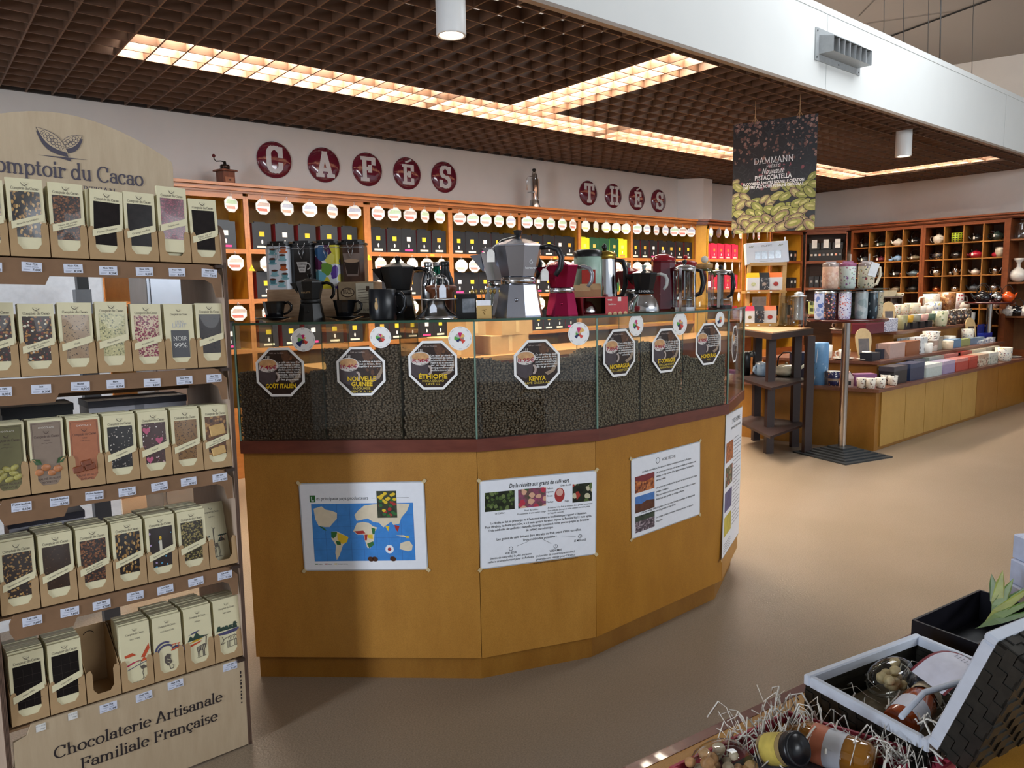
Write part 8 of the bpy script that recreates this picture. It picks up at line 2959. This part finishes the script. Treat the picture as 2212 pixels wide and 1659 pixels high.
ZB = .552
Lp, Fp, Np = onz(1741, 1457, ZB), onz(1979, 1369, ZB), onz(2008, 1598, ZB)
bx_ = (Fp - Lp).normalized()
by_ = (Np - Lp)
by_ = (by_ - bx_ * by_.dot(bx_)).normalized()
bw, bd = (Fp - Lp).length, (Np - Lp).dot((Np - Lp).normalized())
base = Lp.copy()
base.z = GZ + .001
MBK = frame(base, bx_, by_, bx_.cross(by_))
sgn = 1 if bx_.cross(by_).z > 0 else -1
hp = thing('hamper_suitcase', 'open black woven suitcase hamper with white padded rims on the gift table', 'hamper', Mx=T(base) @ RZ(math.atan2(bx_.y, bx_.x)))
WBK = M('26241f', .4, var=.35, vs=40)
WHR = M('cdd4e0', .6, var=.04, vs=30, bump=.1)
HB = ZB - GZ
y0_, y1_ = (0, bd) if sgn > 0 else (-bd, 0)


def rim(mb, w, y0, y1, z, t_=.012, h=.022):
    for b in ((-.004, y0 - .004, w + .004, y0 + t_), (-.004, y1 - t_, w + .004, y1 + .004), (-.004, y0 + t_, t_, y1 - t_), (w - t_, y0 + t_, w + .004, y1 - t_)):
        mb.bbox(b[0], b[1], z - h, b[2], b[3], z, .003)


mb = MB(T((0, y0_, 0)))
wickerbox(mb, bw, bd, HB - .02)
mb.build('basket', WBK, hp)
mb = MB()
rim(mb, bw, y0_, y1_, HB)
mb.build('rim', WHR, hp)
MB().box(.013, y0_ + .013, .006, bw - .013, y1_ - .013, .008).build('lining', M('9a8c74', .8, var=.2, vs=60), hp)
# lid hinged on the near long side, standing open
hy = y0_ if sgn < 0 else y1_
LM = T((0, hy, HB)) @ RX(math.radians(-70 if sgn < 0 else 70))
LHm = .075
mb = MB(LM @ T((0, -bd if sgn > 0 else 0, 0)))
mb2 = MB(LM)
lid = thing
# lid: floor is the outer woven face, rim faces the basket
lm = MB(LM @ (T((0, .002, 0)) if sgn > 0 else T((0, -bd * .95 - .002, 0))) @ T((0, 0, -LHm)))
wickerbox(lm, bw, bd * .95, LHm - .02)
for r in range(9):
    for c in range(12):
        if (r + c) % 2:
            lm.box(bw * c / 12 + .001, bd * .95 * r / 9 + .001, -.003, bw * (c + 1) / 12 - .001, bd * .95 * (r + 1) / 9 - .001, 0)
lm.build('lid', WBK, hp)
rm_ = MB(LM @ (T((0, .002, 0)) if sgn > 0 else T((0, -bd * .95 - .002, 0))))
rim(rm_, bw, 0, bd * .95, .0)
rm_.build('lid_rim', WHR, hp)
ty = (bd * .95 if sgn > 0 else -bd * .95)
MB(LM).tube([(bw * .62, ty, -.03), (bw * .64, ty + .03 * sgn, -.03), (bw * .7, ty + .05 * sgn, -.03), (bw * .85, ty + .05 * sgn, -.03), (bw * .91, ty + .03 * sgn, -.03), (bw * .93, ty, -.03)], .009, 8).build('handle', M('c8aa78', .5, var=.12, vs=80), hp)
MB().tube([(bw * .06, (y0_ + y1_) * .5 + .25 * bd * sgn, HB + .002), (bw * .3, (y0_ + y1_) * .5 + .2 * bd * sgn, HB + .02), (bw * .62, hy - .02 * sgn, HB + .06)], .006, 6).build('lid_strap', WHR, hp)
MHP = T(base) @ RZ(math.atan2(bx_.y, bx_.x))
ym = (y0_ + y1_) / 2
# contents
t = thing('sauce_jar', 'jar of orange preserve with white illustrated label lying in the suitcase hamper', 'jar', Mx=MHP @ T((bw * .18, ym + .12 * bd * sgn, .042)) @ RZ(.25) @ RY(PI / 2))
MB().lathe([(0, 0), (.03, 0), (.034, .006), (.034, .12), (.026, .135), (.026, .145)], 22).build('jar_body', M('a84a18', .12, coat=.5), t)
MB().lathe([(.0345, .025), (.0345, .085)], 22).build('label_print', M('dfe3f0', .5, var=.06, vs=60), t)
MB().lathe([(.029, .143), (.031, .147), (.031, .165), (0, .166)], 20).build('lid', M('c8b89a', .4), t)
t = thing('sweets_bag', 'clear bag of cream coloured puffed sweets in the suitcase hamper', 'bag', Mx=MHP @ T((bw * .52, ym - .27 * bd * sgn, .03)))
for k in range(13):
    MB().ball((rnd.uniform(-.055, .055), rnd.uniform(-.022, .022), .015 + rnd.uniform(0, .035)), .013, 10, 7, 0, (1, .9, .85)).build('sweet', M('cdb98c', .6, var=.12, vs=80), t)
MB().ball((0, 0, .03), .05, 14, 8, 0, (1.55, .75, .85)).build('film', thin_glass('f4f4f0', 1.6, 'film'), t)
t = thing('leaflet', 'curved white leaflet with dark red border lying in the suitcase hamper', 'leaflet', Mx=MHP @ T((bw * .55, ym + .0 * sgn, HB - .012)) @ RZ(.35 * sgn) @ RY(-.12))
mb = MB()
g = []
for i in range(9):
    u_ = i / 8
    g.append(mb.pts([(.13 * u_, v_, .03 * math.sin(PI * .9 * u_)) for v_ in (-.055, -.048, .048, .055)]))
for i in range(8):
    for j, m in ((0, 1), (1, 0), (2, 1)):
        mb.face((g[i] + j, g[i + 1] + j, g[i + 1] + j + 1, g[i] + j + 1), m, True)
for k in range(8):
    mb.poly([(.03 + .0, -.04 + .0095 * k, .0113), (.10, -.04 + .0095 * k, .0295), (.10, -.038 + .0095 * k, .0295), (.03, -.038 + .0095 * k, .0113)], 2)
mb.build('sheet', [M('d4d6e4', .5), M('7a2434', .5), M('8a8c98', .5)], t)
t = thing('dark_pouch', 'dark printed sachet behind the leaflet in the suitcase hamper', 'sachet', Mx=MHP @ T((bw * .72, ym - .1 * bd * sgn, .05)))
MB().ball((0, 0, 0), .05, 14, 8, 0, (1.3, .9, .6)).build('sachet', flakes('22242c', ('6a6e78', '3a3e48'), 70, .4, .3, coat=.4), t)


def straw(label, pts, n, spread, Mx, up=.03):
    mb = MB(Mx)
    for k in range(n):
        c = rnd.choice(pts)
        x, y, z = c[0] + rnd.uniform(-spread, spread), c[1] + rnd.uniform(-spread, spread), c[2]
        a, l_ = rnd.uniform(0, 2 * PI), rnd.uniform(.03, .07)
        P = [(x, y, z)]
        for q in range(4):
            a += rnd.uniform(-.9, .9)
            P.append((P[-1][0] + l_ * .4 * math.cos(a), P[-1][1] + l_ * .4 * math.sin(a), max(.002, z + rnd.uniform(-.01, up) * (1 if q < 3 else .4))))
        mb.tube(P, lambda q: (.0007, .0021), 4)
    o = mb.build('packing_straw', M('e8e4da', .6, var=.05, vs=30))
    tag(o, label, 'straw', None, 'stuff')


straw('pale paper packing straw inside the black suitcase hamper', [(bw * q, ym + s_ * bd, .03) for q in (.15, .3, .5, .7) for s_ in (-.25, 0, .2)] + [(bw * .1, y0_ if sgn < 0 else y0_, HB - .01)], 60, .03, MHP)
# red gift crate with jars in the near corner
ZRm = .515
Cc, Rr, Ll = onz(1702, 1536, ZRm), onz(2065, 1645, ZRm), onz(1446, 1657, ZRm)
ax_ = (Rr - Cc)
a_len = ax_.length
ax_.normalize()
ay_ = Vector((ax_.y, -ax_.x, 0))
if ay_.dot(Ll - Cc) < 0:
    ay_ = -ay_
gcr = thing('gift_crate', 'red card gift crate of jars and straw in front of the suitcase hamper', 'crate', Mx=T((Cc.x, Cc.y, GZ + .001)) @ RZ(math.atan2(ax_.y, ax_.x)))
MGC = T((Cc.x, Cc.y, GZ + .001)) @ RZ(math.atan2(ax_.y, ax_.x))
hh = ZRm - GZ
RW, RD = M('a8384a', .5, var=.06), M('3a3a40', .6, var=.3, vs=30)
E1, E2 = MGC.to_3x3().inverted() @ (ax_ * a_len), MGC.to_3x3().inverted() @ (Ll - Cc)
def para(u0, u1, v0, v1): return [((E1 * u + E2 * v).x, (E1 * u + E2 * v).y) for u, v in ((u0, v0), (u1, v0), (u1, v1), (u0, v1))]
tu, tv = .006 / E1.length, .006 / E2.length
for q in ((0, 1, 0, tv), (0, tu, tv, 1 - tv), (0, 1, 1 - tv, 1), (1 - tu, 1, tv, 1 - tv)):
    MB().prism(para(*q), 0, hh).build('wall_board', RW, gcr)
MB().prism(para(tu, 1 - tu, tv, 1 - tv), 0, .003).build('base', RD, gcr)
jm = MGC.inverted()


def local(px_, py_, z):
    return jm @ onz(px_, py_, z)


q = local(1727, 1618, .535)
J0 = onz(1727, 1618, .56)
jd = (ray(1727, 1618).normalized() * .80 - RT * .60).normalized()


def axis_frame(o, z):
    x = z.orthogonal().normalized()
    return frame(o, x, z.cross(x), z)


rj = 37 * mpx(J0)
t = thing('spread_jar', 'jar of pale spread with yellow label and black lid lying in the red gift crate', 'jar', Mx=axis_frame(J0, jd))
MB().lathe([(0, 0), (rj * .8, 0), (rj * .8, .003), (rj * .9, .001), (rj, .006), (rj, .02), (rj * .93, .022)], 30).build('lid', M('17181b', .3), t)
MB().lathe([(rj * .86, .021), (rj * .92, .03), (rj * .92, .085), (rj * .7, .095), (0, .097)], 28).build('jar_body', M('9a8458', .15, coat=.5, var=.1), t)
MB().lathe([(rj * .935, .034), (rj * .935, .076)], 28).build('label_print', M('c8b458', .45, var=.15, vs=40), t)
B0 = onz(1800, 1640, .52)
bd_ = Vector((-RT.x * .8 - fw.x * .1 + .0, -RT.y * .8 - fw.y * .1, .10))
bd_ = Vector((fw.x * .9 - RT.x * .9, fw.y * .9 - RT.y * .9, -.05)).normalized()
t = thing('syrup_bottle', 'amber bottle with white and orange label lying behind the black lid jar', 'bottle', Mx=axis_frame(onz(1888, 1652, .50), bd_))
MB().lathe([(0, 0), (.028, .0), (.036, .012), (.037, .06), (.037, .13), (.02, .155), (.014, .17), (.014, .2), (0, .2)], 24).build('bottle_body', M('8a5a1c', .08, coat=.7, var=.1, vs=8), t)
MB().lathe([(.0376, .05), (.0376, .085)], 24).build('label_print', M('d0d4dc', .5, var=.05), t)
MB().lathe([(.0377, .085), (.0377, .115)], 24).build('neck_label', M('c8785a', .5, var=.1), t)
N0 = onz(1560, 1655, .505)
t = thing('nut_bag', 'clear bag of pale nuts at the bottom edge in the red gift crate', 'bag', (N0.x, N0.y, GZ + .006))
for k in range(24):
    MB().ball((rnd.uniform(-.055, .055), rnd.uniform(-.04, .04), .02 + rnd.uniform(0, .045)), rnd.uniform(.010, .015), 9, 6, 0, (1, .9, .8)).build('nut', M(rnd.choice(('c8a074', 'd8cbb4', 'b88a5c')), .6, var=.2, vs=90), t)
MB().ball((0, 0, .035), .06, 14, 8, 0, (1.25, .95, .75)).build('film', thin_glass('f4f4f0', 1.6, 'film'), t)
straw('pale paper packing straw spilling over the red gift crate', [tuple(local(px_, py_, .50)) for px_, py_ in ((1690, 1560), (1720, 1565), (1760, 1580), (1850, 1610), (1930, 1640), (1660, 1600), (1590, 1600), (1960, 1650))], 120, .022, MGC, .05)
# black paper basket with leaves behind the suitcase, white boxes at the edge
Pq = onz(2110, 1395, GZ)
t = thing('leaf_basket', 'black crumpled basket with green bamboo leaves behind the suitcase hamper', 'basket', (Pq.x, Pq.y, GZ + .001), math.atan2(ge.y, ge.x))
mb = MB()
for b in ((-.17, -.08, .17, -.074), (-.17, .074, .17, .08), (-.17, -.074, -.164, .074), (.164, -.074, .17, .074)):
    mb.box(b[0], b[1], 0, b[2], b[3], .085)
mb.box(-.17, -.08, 0, .17, .08, .002)
mb.build('basket', M('14131a', .35, var=.3, vs=20), t)
for k in range(7):
    a = -.5 + k * .17
    x = -.06 + .02 * k
    l_ = .21
    mb = MB(T((x, -.02, .07)) @ RZ(a) @ RY(-.22 - .06 * (k % 3)))
    mb.poly([(0, 0, 0), (l_ * .3, -.014, .004), (l_ * .7, -.010, .004), (l_, 0, 0), (l_ * .7, .010, .004), (l_ * .3, .014, .004)])
    mb.build('leaf', M(('4a6a30', '5c7a34', '8a9440')[k % 3], .45, var=.15, vs=30), t)
for k, (px_, py_, z) in enumerate(((2212, 1290, 0), (2218, 1225, 1), (2222, 1160, 2))):
    Pq = onz(2226, 1318, GZ)
    t = thing('white_soap_box', 'small white box with thin blue frame at the right picture edge, %s of the stack' % ('bottom', 'middle', 'top')[k], 'box', (Pq.x + .012 * k, Pq.y, GZ + .001 + .0712 * k), VIEW + .1, 'white boxes at the right edge')
    MB().bbox(-.045, -.04, 0, .045, .04, .07, .004).build('box_body', M('c4d0ea', .4), t)
    mb = MB(T((0, -.0405, .035)) @ RX(PI / 2))
    for b in ((-.037, .025, .037, .0262), (-.037, -.0262, .037, -.025), (-.037, -.025, -.0358, .025), (.0358, -.025, .037, .025)):
        mb.rect(*b)
    mb.build('frame_print', M('2a3050', .5), t)

# ================================================================ staff side of the counter, seen through the glass
t = thing('back_worktop', 'wooden staff worktop below the tea shelves, seen through the bean bins', 'worktop', (0, 0, 0))
MB().box(2.2, 4.55, .86, 7.4, 5.15, .90).build('worktop_board', wood('8a6236', '9c7244', (2, 6, 6), 5, .45), t)
MB().box(2.25, 4.65, 0, 7.35, 5.1, .859).build('cabinet', DKWOOD, t)
for k, (px_, w_, h_, z_, lab) in enumerate(((975, .30, .16, 0, 'kraft carton on the staff worktop, leftmost behind the glass'), (1085, .42, .15, 0, 'lower kraft carton behind the KENYA bin'), (1100, .36, .15, .1505, 'upper kraft carton behind the KENYA bin'), (1010, .22, .12, .1605, 'small kraft carton on top of the leftmost one'))):
    x = ony(px_, 740, 4.75).x
    t = thing('kraft_carton', lab, 'box', (x, 4.75, .9006 + z_), .05 * k, 'kraft cartons on the staff worktop')
    MB().bbox(-w_ / 2, -.1, 0, w_ / 2, .12, h_, .002).build('box_body', M('b48f60', .7, var=.06, vs=12), t)
    MB().box(-.02, -.1012, .02, .02, -.1, h_).build('tape', M('c8a878', .35), t)
